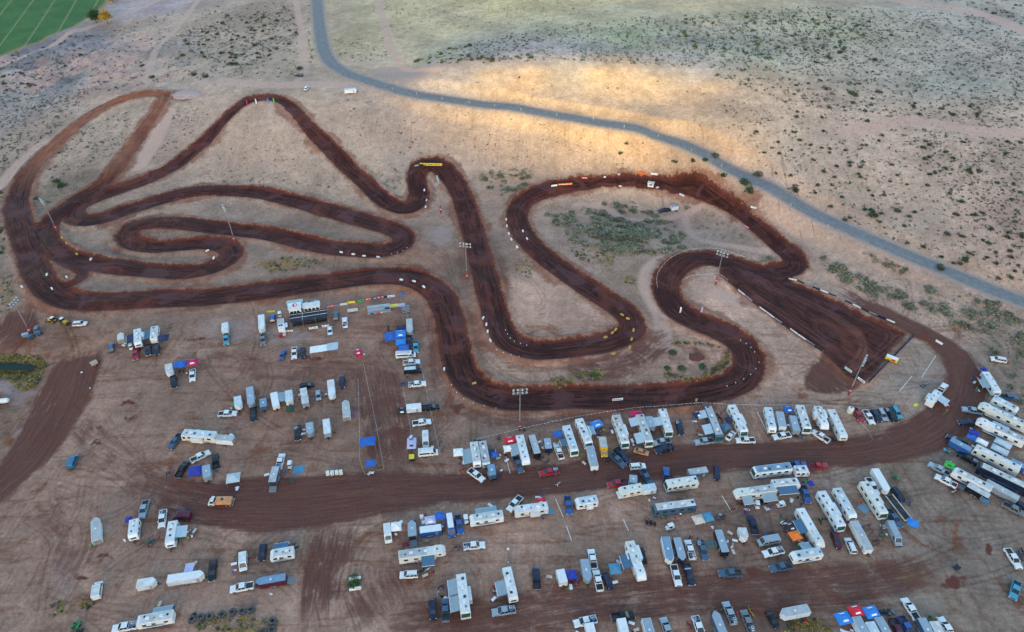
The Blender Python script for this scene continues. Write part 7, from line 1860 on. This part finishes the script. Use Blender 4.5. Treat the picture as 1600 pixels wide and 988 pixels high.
sheet('ground_mat', 1114, 850, -72, 2.6, 4.0, fabric('faded_green_mat', (0.10, 0.16, 0.15)), 'faded mat beside the black sided trailer', 'mat')
sheet('ground_tarp', 1431, 633, 40, 1.6, 1.0, F_YELLOW, 'crumpled yellow sheet on the dirt by the lone white trailer', 'tarp')
sheet('ground_mat', 857, 799, 8, 2.4, 2.2, F_TARP, 'blue mat at the tail of the toy hauler', 'mat')
p, rz = heading(644, 716, 5, .5); o = empty('storage_crate', p, rz); tag(o, 'yellow topped crate below the lilac canopy', 'crate'); MB().box(-.9, .7, -.9, .9, 0.02, 1.2, bev=0.05).build('box', NAVY, o); MB().box(-.92, .72, -.92, .92, 1.2, 1.28, bev=0.02).build('lid', F_YELLOW, o)

# road delineators
pm = MB().tube((0, 0, 0), (0, 0, 1.3), 0.05, 0.05, 6).box(-0.08, 0.08, -0.03, 0.03, 1.0, 1.35).mesh('road_marker_post', [CONC]); pat = None
for x, y in [(567,132.5),(584,137),(613,141),(651,148),(691,156),(733,162),(773,167),(814,173),(870,181),(927,188),(975,200),(1028,215),(1080,238),(1127,262),(1235,323),(1293,355),(1355,391),(1420,422)]:
    o = bpy.data.objects.new('road_marker_post', pm) if pat is None else pat.copy(); pat = pat or o
    COL.objects.link(o); o.location = at(x, y); tag(o, 'slim white marker post on the shoulder of the paved road', 'marker post', 'white marker posts along the paved road')

# ================================================================ big tyres, planter, brush
def tyre_mesh(R_, W_):
    b = MB(); n = 28
    b.lathe([(R_ * .52, -W_ * .42), (R_ * .62, -W_ / 2), (R_ * .9, -W_ / 2), (R_, -W_ * .38), (R_, W_ * .38), (R_ * .9, W_ / 2), (R_ * .62, W_ / 2), (R_ * .52, W_ * .42)], (0, 0, W_ / 2), n=n, closed=True)
    for i in range(18):
        t = 2 * math.pi * i / 18; c, s = math.cos(t), math.sin(t); r0, r1 = R_ * .98, R_ * 1.06
        b.add([(c * r - s * w, s * r + c * w, z) for z in (W_ * .15, W_ * .85) for r in (r0, r1) for w in (-.09, .09)], [(0,1,3,2),(4,6,7,5),(0,4,5,1),(2,3,7,6),(0,2,6,4),(1,5,7,3)])
    return b.mesh('giant_tyre', [paint('old_tyre_rubber', (0.05, 0.06, 0.068), 0.85, var=0.3, dust=0.5)])
TY = [(300,968),(314,965),(328,963),(346,961),(363,957),(379,954.5),(392,953.5),(426,970.5),(425,984),(411,987),(742,688.5),(749.5,689.5),(779,684.5),(819,671)]
tm = tyre_mesh(0.98, 0.75); pat = None
for x, y in TY:
    p = at(x, y, 0.4); o = bpy.data.objects.new('giant_tyre', tm) if pat is None else pat.copy(); pat = pat or o
    COL.objects.link(o); o.location = p; o.rotation_euler = (R(random.uniform(-7, 7)), R(random.uniform(-7, 7)), random.random() * 6)
    if x > 700: o.scale = (.62, .62, .6)
    w_ = 'in the row of old tyres at the bottom edge' if x < 395 else 'in the heap past the end of the tyre row' if x < 430 else 'at the start of the camp row fence'
    tag(o, ('smaller ' if x > 700 else 'giant ') + 'dusty tyre lying flat ' + w_, 'tyre', 'tyres ' + w_)
jb = MB().prism([(-1.55, 0), (1.55, 0), (1.55, 0.25), (1.5, 0.85), (-1.5, 0.85), (-1.55, 0.25)], -0.28, 0.28, bev=0.06).mesh('concrete_barrier', [CONC])
for x, y, w_ in ((554.5, 904, 'upper'), (555, 920, 'lower')):
    p, rz = heading(x, y, 9, 0.4); o = bpy.data.objects.new('concrete_barrier', jb); COL.objects.link(o); o.location = p; o.rotation_euler = (0, 0, rz); tag(o, f'{w_} white concrete barrier beside the lone green bush', 'barrier')

# ================================================================ tower, stands, shelter, food trailer
p, rz = heading(483, 497, 8, 0); tw = empty('control_tower', p, rz); tag(tw, 'white control tower with black shade deck beside the circuit', 'tower')
def bx(name, a, m, par=tw, bev=0.0): return MB().box(*a, bev=bev).build(name, m, par)
bx('wall', (-6.6, -2.3, 0.8, 4.2, 0, 4.6), WHITE); rf = bx('roof', (-6.9, -2.0, 0.5, 4.5, 4.62, 4.8), ROOFW, bev=0.04)
MB().lathe([(0.001, 0.06), (0.9, 0.06), (0.9, 0.0)], (-4.4, 2.8, 4.8), n=20).build('painted_emblem', F_RED, rf); MB().lathe([(0.001, 0.09), (0.45, 0.09), (0.45, 0.0)], (-4.2, 2.8, 4.81), n=16).build('emblem_centre', F_WHITE, rf)
bx('wall', (-7.2, -1.8, 4.25, 6.6, 0, 4.1), WHITE); bx('roof', (-7.5, -1.5, 4.55, 6.9, 4.12, 4.28), paint('pale_green_roof', (0.36, 0.46, 0.42), 0.5, var=.15, dust=.3), bev=0.03)
bx('wall', (-1.4, 4.4, 1.2, 3.6, 0, 4.2), WHITE); bx('roof', (-1.7, 4.8, 0.9, 3.9, 4.22, 4.38), ROOFW, bev=0.04); bx('parapet', (-1.6, 3.2, 0.92, 1.05, 4.38, 4.75), CREAM)
bx('wall', (-1.3, 2.4, 3.65, 5.8, 0, 3.3), DKSTEEL); bx('equipment_box', (1.2, 2.3, 4.2, 5.4, 3.3, 4.2), GREYP, bev=.05); bx('equipment_box', (-0.8, 0.3, 4.3, 5.2, 3.3, 3.8), STEEL, bev=.05); bx('equipment_box', (2.6, 4.2, 4.0, 5.4, 0.02, 3.9), ROOFG, bev=.05)
for x in (-5.8, -4.6, -3.4): bx('window', (x - .5, x + .5, 0.77, 0.81, 2.6, 3.6), GLASS)
for x in (-0.6, 0.8, 2.2, 3.6): bx('window', (x - .55, x + .55, 1.17, 1.21, 2.5, 3.5), GLASS)
cl = fabric('black_shade_net', (0.012, 0.022, 0.040))
b = MB(); n = 10
vs = [(-6.6 + 13.8 * i / n, y, 3.0 - 0.12 * math.sin(math.pi * (i % 2.5) / 2.5) - (0.25 if j == 0 else 0) + dz) for i in range(n + 1) for j, y in enumerate((-4.6, -2.6, -.6, .45)) for dz in (0,)]
b.add(vs, [(i * 4 + j, i * 4 + j + 1, i * 4 + j + 5, i * 4 + j + 4) for i in range(n) for j in range(3)]); sn = b.build('shade_deck', cl, tw); sn.modifiers.new('thickness', 'SOLIDIFY').thickness = 0.03
for y in (-2.6, -.6): MB().tube((-6.6, y, 3.08), (7.2, y, 3.08), 0.06, n=6).build('ridge_pipe', CONC, tw)
MB().tube((-2.0, -4.6, 2.9), (-2.0, .4, 3.1), 0.05, n=6).build('ridge_pipe', CONC, tw)
for x in (-6.5, -2, 2.6, 7.1):
    for y in (-4.5, .3): MB().tube((x, y, 0), (x, y, 3.0), 0.07, n=6).build('deck_post', STEEL, tw)
MB().box(-6, 6.5, -3.9, -0.5, 0.02, 0.5).box(-6, 6.5, -3.0, -1.5, 0.5, 0.9).build('seating', DKSTEEL, tw)
p, rz = heading(440, 511, -84, 1.5); fd = empty('food_trailer', p, rz); tag(fd, 'white food trailer with red end near the tower', 'food trailer')
bx('body', (-3.6, 2.4, -1.2, 1.2, 0.5, 2.7), WHITE, fd, .06); bx('roof', (-3.5, -0.6, -1.1, 1.1, 2.69, 2.76), ROOFG, fd); bx('roof_hatch', (.2, .9, -.2, .5, 2.69, 2.95), DKSTEEL, fd, .03); bx('roof_hatch', (.2, .9, -.9, -.4, 2.69, 2.9), DKSTEEL, fd, .03)
bx('serving_flap', (-1.0, 1.6, 1.22, 2.2, 2.2, 2.28), F_WHITE, fd); bx('counter', (2.45, 4.2, -1.2, -0.2, 0.05, 1.1), REDP, fd, .05); bx('picnic_table', (2.6, 4.4, 0.0, 1.1, .65, .75), F_BEIGE, fd)
for x in (-1.2, 0.2):
    for s in (1, -1): c = bpy.data.objects.new('wheel', wheel_mesh(.36, .22)); COL.objects.link(c); c.parent = fd; c.location = (x, s * 1.12, .36)
p, rz = heading(506.5, 545, 7, 2.2); sh = empty('shade_shelter', p, rz); tag(sh, 'long white shade shelter in two sections on open dirt', 'shelter')
MB().prism([(-4.9, 2.35), (1.0, 2.5), (1.0, 2.62), (-4.9, 2.47)], -1.7, 1.7).build('roof', F_WHITE, sh); MB().prism([(1.05, 2.65), (4.9, 2.8), (4.9, 2.92), (1.05, 2.77)], -1.9, 1.9).build('roof', F_SILVER, sh)
for x in (-4.7, -2.7, -.8, 1.1, 3, 4.7):
    for s in (1, -1): MB().tube((x, s * 1.6, 0), (x, s * 1.6, 2.4), 0.05, n=5).build('post', STEEL, sh)
p, rz = heading(592, 483, 8, 1.2); gs = empty('grandstand', p, rz); tag(gs, 'grey grandstand with a red and white panel by the tower fence', 'grandstand')
MB().prism([(-1.4, .1), (1.4, .1), (1.4, 2.2), (.7, 2.2), (.7, 1.6), (0, 1.6), (0, 1.0), (-.7, 1.0), (-.7, .5), (-1.4, .5)], -4.3, 4.3).build('seating', SILV, gs, rz=R(90))
MB().box(-4.3, 4.3, -1.48, -1.42, .15, .95).build('front_panel', SILV, gs); MB().box(-1.2, .4, -1.52, -1.48, .25, .85).build('printed_panel', F_RED, gs); MB().box(.5, 1.1, -1.52, -1.48, .25, .85).build('printed_panel', F_WHITE, gs); MB().box(-3.4, -2.2, -1.52, -1.48, .25, .85).build('printed_panel', F_ROYAL, gs)
p, rz = heading(616, 477, 8, .8); s2 = empty('trophy_stage', p, rz); tag(s2, 'narrow stage with a yellow panel beside the grandstand', 'stage')
bx('deck', (-4.2, 4.2, -.8, .8, .1, .7), SILV, s2, .04); bx('printed_panel', (-1.6, 1.4, -.6, .82, .7, .76), F_YELLOW, s2); bx('printed_panel', (1.6, 3.8, -.6, .6, .7, .75), F_LILAC, s2)
p, rz = heading(551, 485, 8, .6); s3 = empty('flat_wagon', p, rz); tag(s3, 'tan flat wagon between tower and grandstand', 'wagon'); bx('deck', (-2, 2, -.9, .9, .5, .8), TANP, s3, .03); bx('deck_panel', (-1.9, 1.9, -.8, .8, .8, .83), F_BEIGE, s3)
for x in (-1.2, 1.2):
    for s in (1, -1): c = bpy.data.objects.new('wheel', wheel_mesh(.3, .2)); COL.objects.link(c); c.parent = s3; c.location = (x, s * .85, .3)
p, rz = heading(634, 484, 12, .7); bl = empty('bleachers', p, rz); tag(bl, 'small aluminium bleachers at the fence corner', 'bleachers')
for k in range(5): MB().box(-1.6, 1.6, -1.3 + k * .6, -1.0 + k * .6, .35 + k * .28, .42 + k * .28).build('bench', STEEL, bl)
for x in (-1.4, 0, 1.4): MB().prism([(-1.3, 0), (1.5, 0), (1.5, 1.45), (1.3, 1.45), (-1.3, .33)], x - .04, x + .04).build('frame', DKSTEEL, bl, rz=R(90))
p, rz = heading(605, 482, 5, .6); o = empty('equipment_cart', p, rz); tag(o, 'black equipment cart under the narrow stage', 'cart'); bx('box', (-.9, .9, -.8, .8, .3, 1.4), BLACK, o, .06)
for s in (1, -1): c = bpy.data.objects.new('wheel', wheel_mesh(.25, .18)); COL.objects.link(c); c.parent = o; c.location = (0, s * .75, .25)

# ================================================================ vegetation
def leaf_mat(name, a, b, rough=0.8):
    g = NT(name); P = g.n('ShaderNodeNewGeometry').outputs['Position']; n1 = g.noise(P, 1.4, 4, .7); n2 = g.noise(P, .12, 2)
    c = g.mix(g.ramp(n1, .35, .65), a, b); c = g.mix(1.0, c, g.mix(g.ramp(n2, .3, .7), (.75, .75, .75), (1.25, 1.25, 1.25)), 'MULTIPLY')
    g.t.links.new(c, g.b.inputs['Base Color']); return g.m
L_CREO = leaf_mat('creosote_leaf', (0.050, 0.058, 0.036), (0.12, 0.125, 0.085)); L_SALT = leaf_mat('saltbush_leaf', (0.115, 0.115, 0.075), (0.30, 0.30, 0.20))
L_DRY = leaf_mat('dry_weed', (0.22, 0.17, 0.04), (0.40, 0.31, 0.10)); L_GREEN = leaf_mat('green_leaf', (0.035, 0.075, 0.028), (0.075, 0.13, 0.05)); L_AUT = leaf_mat('autumn_leaf', (0.34, 0.19, 0.02), (0.52, 0.33, 0.05))
L_DARK = leaf_mat('dark_scrub', (0.042, 0.055, 0.044), (0.095, 0.115, 0.088))
BARK = paint('bark', (0.10, 0.08, 0.06), 0.9, var=0.3, dust=0.1)
def clump(b, c, rx, rz_, n, r, size, flat=1.0):
    """leaf-sized faces scattered through an uneven dome"""
    lob = [(r.uniform(0, 6.28), r.uniform(0.25, 0.6), r.uniform(0.5, 0.8)) for _ in range(4)]
    for i in range(n):
        if r.random() < 0.75:
            a, d, k = r.choice(lob); cx, cy, rr = c[0] + rx * d * math.cos(a), c[1] + rx * d * math.sin(a), rx * k * .75
        else: cx, cy, rr = c[0], c[1], rx
        t = r.uniform(0, 6.28); u = math.sqrt(r.random()); h = r.random()
        x, y = cx + rr * u * math.cos(t), cy + rr * u * math.sin(t); z = c[2] + rz_ * (0.06 + h * max(0.15, 1 - 0.7 * u * u))
        s = size * r.uniform(.6, 1.4); e1 = Vector((r.gauss(0, 1), r.gauss(0, 1), r.gauss(0, .5))).normalized() * s; e2 = Vector((r.gauss(0, 1), r.gauss(0, 1), r.gauss(0, .7))).normalized() * s
        q = Vector((x, y, z)); b.add([q - e1, q + e2 * .6, q + e1, q - e2 * .6], [(0, 1, 2, 3)])
rv = random.Random(5)
PROTO = {}
for nm, mat in (('creosote', L_CREO), ('saltbush', L_SALT)):
    PROTO[nm] = []
    for k in range(7):
        b = MB(); clump(b, (0, 0, 0), 1.0, 0.95 if nm == 'creosote' else 0.8, 190, rv, 0.19)
        for j in range(4):
            t = rv.uniform(0, 6.28); b.tube((0, 0, 0), (.5 * math.cos(t), .5 * math.sin(t), .6), .03, .015, 4, m=1)
        PROTO[nm].append(b.mesh('shrub', [mat, BARK]))
def in_poly(x, y, P):
    c = False; n = len(P)
    for i in range(n):
        a, b = P[i], P[(i + 1) % n]
        if (a[1] > y) != (b[1] > y) and x < (b[0] - a[0]) * (y - a[1]) / (b[1] - a[1]) + a[0]: c = not c
    return c
Z_ = [  # polygon, count, radius range (m), kind
 ([(640,95),(800,50),(1000,28),(1250,10),(1600,25),(1600,110),(1350,122),(1150,112),(1000,100),(800,92)], 3400, (.45, 1.15), 'creosote'),
 ([(1000,35),(1250,15),(1420,45),(1300,100),(1100,85)], 620, (.6, 1.5), 'creosote'),
 ([(1100,115),(1300,125),(1600,110),(1600,190),(1400,185),(1240,165)], 900, (.45, 1.2), 'creosote'),
 ([(1120,150),(1300,180),(1600,190),(1600,460),(1450,405),(1300,335),(1180,265)], 760, (.55, 1.2), 'creosote'),
 ([(1400,200),(1600,190),(1600,400),(1500,330)], 420, (.5, 1.0), 'creosote'),
 ([(680,112),(1000,120),(1180,150),(1150,250),(950,190),(700,150)], 60, (.35, .9), 'creosote'),
 ([(520,150),(700,165),(960,205),(1100,260),(1000,270),(700,255),(560,230)], 260, (.35, .85), 'creosote'),
 ([(640,100),(720,70),(820,60),(840,98)], 130, (.7, 1.5), 'creosote'),
 ([(0,120),(120,60),(250,20),(470,0),(470,120),(250,128),(100,160),(0,200)], 1150, (.4, 1.2), 'creosote'),
 ([(280,50),(360,30),(460,5),(470,60),(380,110),(300,90)], 420, (.7, 1.6), 'creosote'),
 ([(0,90),(60,70),(130,50),(170,60),(120,110),(0,150)], 260, (.6, 1.6), 'creosote'),
 ([(0,150),(150,140),(60,230),(0,280)], 380, (.5, 1.2), 'creosote'), ([(0,300),(12,300),(15,380),(0,400)], 40, (.8, 1.6), 'creosote'),
 ([(130,200),(220,165),(180,240),(80,280),(70,250)], 170, (.45, 1.0), 'creosote'), ([(260,170),(350,165),(300,220),(220,260)], 90, (.4, .9), 'creosote'),
 ([(300,240),(420,225),(540,270),(560,300),(440,295),(330,285)], 130, (.3, .8), 'creosote'), ([(380,180),(450,170),(520,250),(400,250)], 60, (.3, .6), 'creosote'),
 ([(480,10),(492,10),(498,90),(484,100)], 70, (.6, 1.2), 'creosote'), ([(505,60),(640,60),(600,95),(520,100)], 130, (.4, .9), 'creosote'),
 ([(560,0),(1000,0),(900,40),(620,50)], 260, (.35, .9), 'creosote'),
 ([(1430,0),(1600,0),(1600,40),(1500,12)], 60, (.8, 1.6), 'creosote'),
 # pale saltbush
 ([(845,335),(960,318),(1060,345),(1075,395),(960,400),(880,372)], 210, (1.1, 2.5), 'saltbush'), ([(935,345),(1000,340),(1010,395),(950,395)], 110, (1.4, 2.6), 'saltbush'),
 ([(890,320),(1000,315),(990,335),(930,335)], 28, (.8, 1.7), 'saltbush'), ([(1040,300),(1150,330),(1190,370),(1100,375)], 30, (.6, 1.4), 'saltbush'),
 ([(1275,395),(1330,425),(1420,460),(1440,490),(1360,465),(1290,425)], 75, (1.0, 2.2), 'saltbush'), ([(1450,445),(1560,480),(1600,500),(1600,545),(1500,510),(1440,490)], 85, (1.0, 2.1), 'saltbush'),
 ([(1340,390),(1420,425),(1410,432),(1350,405)], 24, (.9, 1.6), 'saltbush'), ([(1180,400),(1225,402),(1222,416),(1190,416)], 16, (.7, 1.3), 'saltbush'), ([(745,270),(830,262),(830,300),(770,300)], 60, (.9, 2.0), 'saltbush'),
 ([(570,265),(640,250),(625,300),(600,290)], 26, (.6, 1.5), 'saltbush'), ([(1540,535),(1600,540),(1600,640),(1565,600)], 26, (.8, 1.6), 'saltbush'), ([(55,275),(140,275),(110,335),(60,330)], 36, (.7, 1.7), 'saltbush'),
 ([(780,290),(830,290),(790,330)], 16, (.6, 1.3), 'saltbush'), ([(0,280),(60,230),(120,215),(20,300)], 30, (.5, 1.2), 'saltbush'),
]
BIG = [(285,88,2.2),(302,119,2.2),(322,122,1.8),(340,12,1.6),(355,25,1.7),(223,103,1.8),(237,121,1.8),(468,108,2.4),(1162,300,2.6),(1168,311,2.6),(1242,291,3.0),(1363,338,2.2),(1362,330,1.6),(1468,420,2.2),(1506,407,2.0),(1119,238,2.0),(1187,265,2.4),(1079,270,1.8),(1053,264,1.7),(1098,267,1.6),(1127,289,1.9),(1366,94,1.7),(1512,268,1.8),(1595,369,2.0),(1298,55,2.0),(1336,150,1.8),(1374,145,1.8),(1330,146,1.6),(1490,180,1.6),(1526,179,1.7),(978,232,1.3),(970,240,1.4),(1322,341,1.3),(411,50,1.7),(425,62,1.6),(290,65,1.6)]
bush = []   # x, y, r, kind
for poly, n, (r0, r1), kd in Z_:
    xs = [p[0] for p in poly]; ys = [p[1] for p in poly]; k = 0; tries = 0
    while k < n and tries < n * 30:
        tries += 1; x, y = rv.uniform(min(xs), max(xs)), rv.uniform(min(ys), max(ys))
        if not in_poly(x, y, poly): continue
        k += 1; bush.append((x, y, r0 + (r1 - r0) * rv.random() ** 2.2, kd))
for x, y, r in BIG: bush.append((x, y, r, 'big'))
G = ground_at([b[0] for b in bush], [b[1] for b in bush])
# keep roads, paths and the course free of bushes
keep_off = Field(G[:, 0], G[:, 1]); dmin = np.full(len(G), 1e3)
for pts, w_ in TRACKS: dmin = np.minimum(dmin, keep_off.dist(spline(to_world(pts), 4), 20)[0] - w_ / 2 - 1.0)
dmin = np.minimum(dmin, keep_off.dist(spline(to_world(ASPHALT[0]), 4), 20)[0] - 6.0)
for pts, hw in PALETRACK: dmin = np.minimum(dmin, keep_off.dist(spline(to_world(pts), 4), 20)[0] - hw - .3)
dmin = np.minimum(dmin, poly_sdf(G[:, 0], G[:, 1], to_world(START_POLY)) - 1); dmin = np.minimum(dmin, poly_sdf(G[:, 0], G[:, 1], to_world(FIELD_POLY)) - 5)
dist = np.hypot(G[:, 0], G[:, 1])
rows = [(bush[i][2] / math.hypot(dist[i], CAM_H), bush[i][2], bush[i][3], G[i, 0], G[i, 1]) for i in range(len(bush)) if dmin[i] > 0 or bush[i][3] == 'big']
for kd in ('creosote', 'saltbush'):
    rr = sorted([q for q in rows if q[2] == kd or (q[2] == 'big' and kd == 'creosote')], reverse=True)
    pats = [None] * 7
    for i, (_, r, k0, x, y) in enumerate(rr[:298]):
        v = i % 7
        if pats[v] is None: o = bpy.data.objects.new('desert_shrub' if kd == 'creosote' else 'saltbush_shrub', PROTO[kd][v]); pats[v] = o
        else: o = pats[v].copy()
        COL.objects.link(o); o.location = (x, y, H(x, y) - 0.03); s = r; o.scale = (s * rv.uniform(.85, 1.2), s * rv.uniform(.85, 1.2), s * rv.uniform(.75, 1.05)); o.rotation_euler = (0, 0, rv.uniform(0, 6.28))
        if k0 == 'big':
            o.material_slots[0].link = 'OBJECT'; o.material_slots[0].material = L_GREEN if rv.random() < .5 else L_CREO
            tag(o, 'larger rounded green desert bush on the sandy slopes', 'bush', 'larger green bushes on the slopes')
        elif kd == 'creosote': tag(o, 'dark low desert shrub on the sandy hillside', 'shrub', 'dark shrubs scattered over the hills')
        else: tag(o, 'pale grey green saltbush on sandy scrub beside the circuit', 'shrub', 'pale saltbushes beside the circuit')
    rest = rr[298:]
    if rest:
        b = MB()
        for _, r, k0, x, y in rest: clump(b, (x, y, H(x, y) - .02), r, r * .9, 20, rv, r * .30)
        tag(b.build('distant_shrubs' if kd == 'creosote' else 'distant_saltbush', L_DARK if kd == 'creosote' else L_SALT), kind='stuff')
# ground litter: tiny tufts and stones that break up the slopes
b = MB(); st = MB()
for poly, n in (([(280,160),(620,140),(700,250),(620,300),(300,290)], 900), ([(680,112),(1200,150),(1150,280),(760,280)], 700), ([(1150,150),(1600,190),(1600,470),(1300,340)], 1700), ([(560,0),(1600,0),(1600,110),(640,95)], 2600), ([(0,130),(470,5),(470,130),(100,260),(0,290)], 1700), ([(780,270),(1250,330),(1240,400),(1000,440),(830,400)], 500), ([(1250,400),(1600,480),(1600,560),(1400,500)], 600)):
    xs = [p[0] for p in poly]; ys = [p[1] for p in poly]; pts = []
    while len(pts) < n:
        x, y = rv.uniform(min(xs), max(xs)), rv.uniform(min(ys), max(ys))
        if in_poly(x, y, poly): pts.append((x, y))
    g = ground_at([q[0] for q in pts], [q[1] for q in pts]); kf = Field(g[:, 0], g[:, 1]); dm = np.full(n, 1e3)
    for pp, w_ in TRACKS: dm = np.minimum(dm, kf.dist(spline(to_world(pp), 4), 20)[0] - w_ / 2)
    dm = np.minimum(dm, kf.dist(spline(to_world(ASPHALT[0]), 4), 20)[0] - 5)
    for i in range(n):
        if dm[i] > 0: clump(b, (g[i, 0], g[i, 1], H(g[i, 0], g[i, 1])), rv.uniform(.15, .5), .3, 6, rv, .16)
tag(b.build('scrub_litter', L_DARK), kind='stuff')
# dry weeds
b = MB(); b2 = MB()
DRYZ = [([(405,418),(440,402),(515,405),(505,414),(430,428)], 120), ([(0,553),(60,556),(75,570),(60,600),(40,612),(0,590)], 620), ([(1040,583),(1090,590),(1135,560),(1130,545),(1085,538),(1045,540),(1048,536),(1095,533),(1140,548),(1138,572),(1090,597),(1040,590)], 150), ([(860,592),(890,583),(940,578),(945,590),(870,606)], 90),
        ([(300,960),(400,965),(440,975),(420,988),(310,988)], 90), ([(1235,970),(1285,966),(1300,988),(1225,988)], 60), ([(80,940),(100,935),(105,960),(85,965)], 14), ([(120,945),(145,935),(160,940),(130,955)], 14), ([(0,430),(18,430),(25,490),(0,500)], 50), ([(810,405),(840,410),(830,435),(805,430)], 30), ([(890,385),(960,400),(955,418),(900,405)], 80), ([(975,432),(995,432),(995,445),(975,445)], 16)]
for poly, n in DRYZ:
    xs = [p[0] for p in poly]; ys = [p[1] for p in poly]; k = 0
    while k < n:
        x, y = rv.uniform(min(xs), max(xs)), rv.uniform(min(ys), max(ys))
        if in_poly(x, y, poly):
            k += 1; q = at(x, y); r = rv.uniform(.4, 1.0); clump(b2 if rv.random() < .3 else b, q, r, r * .7, 26, rv, .2)
tag(b.build('dry_weeds', L_DRY), kind='stuff'); tag(b2.build('roadside_weeds', L_DARK), kind='stuff')
for x, y, r, lab in ((1051,552,1.5,'bright green bush on the hairpin island beside a dirt mound'),(1043,577,1.3,'bright green bush at the lower edge of the hairpin island'),(1065,577,1.6,'largest green bush at the lower edge of the hairpin island'),(1098,575,1.6,'green bush at the tip of the hairpin island'),(931,588,1.4,'green bush on the weedy strip of the lower straight'),(552,911,2.25,'lone green bush between two white barriers'),(88,285,2.0,'dark green bush on the western slope'),(98,292,2.4,'broad dark green bush on the western slope'),(58,311,1.4,'small green bush near the western mast')):
    b = MB(); clump(b, (0, 0, 0), r, r * .9, int(150 + 90 * r * r), rv, .24); o = b.build('green_bush', L_GREEN); o.location = at(x, y); tag(o, lab, 'bush')
p = at(296, 148); b = MB(); vs = []; n = 22
for i in range(6):
    for j in range(n):
        t = 2 * math.pi * j / n; rr = (1 - i / 5.6) * (1 + .16 * rv.uniform(-1, 1)); vs.append((10 * rr * math.cos(t), 6.5 * rr * math.sin(t), 1.9 * math.sin(i / 5 * 1.5) - .3 + .12 * rv.random()))
o = b.add(vs, [(i * n + j, i * n + (j + 1) % n, (i + 1) * n + (j + 1) % n, (i + 1) * n + j) for i in range(5) for j in range(n)] + [tuple(5 * n + j for j in range(n))]).build('gravel_pile', paint('crushed_gravel', alb(142, 144, 146), .95, var=.25, scale=2, dust=.1)); o.location = p; tag(o, 'pale grey gravel pile beside the top of the outer loop', 'gravel pile')
p = at(1088, 558); b = MB()
vs = []; n = 14
for i in range(5):
    for j in range(n):
        t = 2 * math.pi * j / n; rr = 3.0 * (1 - i / 4.2) * (1 + .18 * rv.uniform(-1, 1)); vs.append((rr * math.cos(t), rr * math.sin(t) * .8, 1.3 * math.sin(i / 4 * 1.5) - .1))
o = b.add(vs, [(i * n + j, i * n + (j + 1) % n, (i + 1) * n + (j + 1) % n, (i + 1) * n + j) for i in range(4) for j in range(n)] + [tuple(4 * n + j for j in range(n))]).build('dirt_mound', paint('dug_earth', alb(78, 52, 48), .95, var=.3, dust=.1)); o.location = p; tag(o, 'brown dirt mound on the hairpin island', 'mound')
# trees at the corner of the farm field
def tree(x, y, h, cr, mat, label):
    p = at(x, y); root = empty('broadleaf_tree', p); tag(root, label, 'tree', None)
    b = MB(); b.tube((0, 0, 0), (.1, 0, h * .45), .28, .18, 8)
    for k in range(6):
        t = k * 1.05; b.tube((.1, 0, h * .4), (cr * .6 * math.cos(t), cr * .6 * math.sin(t), h * .75), .12, .04, 6)
    b.build('trunk', BARK, root); c = MB()
    for k in range(9):
        t = rv.uniform(0, 6.28); d = rv.uniform(0, .65) * cr; clump(c, (d * math.cos(t), d * math.sin(t), h * rv.uniform(.22, .6)), cr * .7, h * .5, 220, rv, .5)
    c.build('crown', mat, root)
tree(151, 36, 10, 5.2, L_GREEN, 'green tree at the corner of the farm field'); tree(169, 38, 9.5, 5.0, L_AUT, 'yellow autumn tree at the corner of the farm field'); tree(177, 4, 6, 3.2, L_AUT, 'yellow tree cut by the top edge beside the farm field')
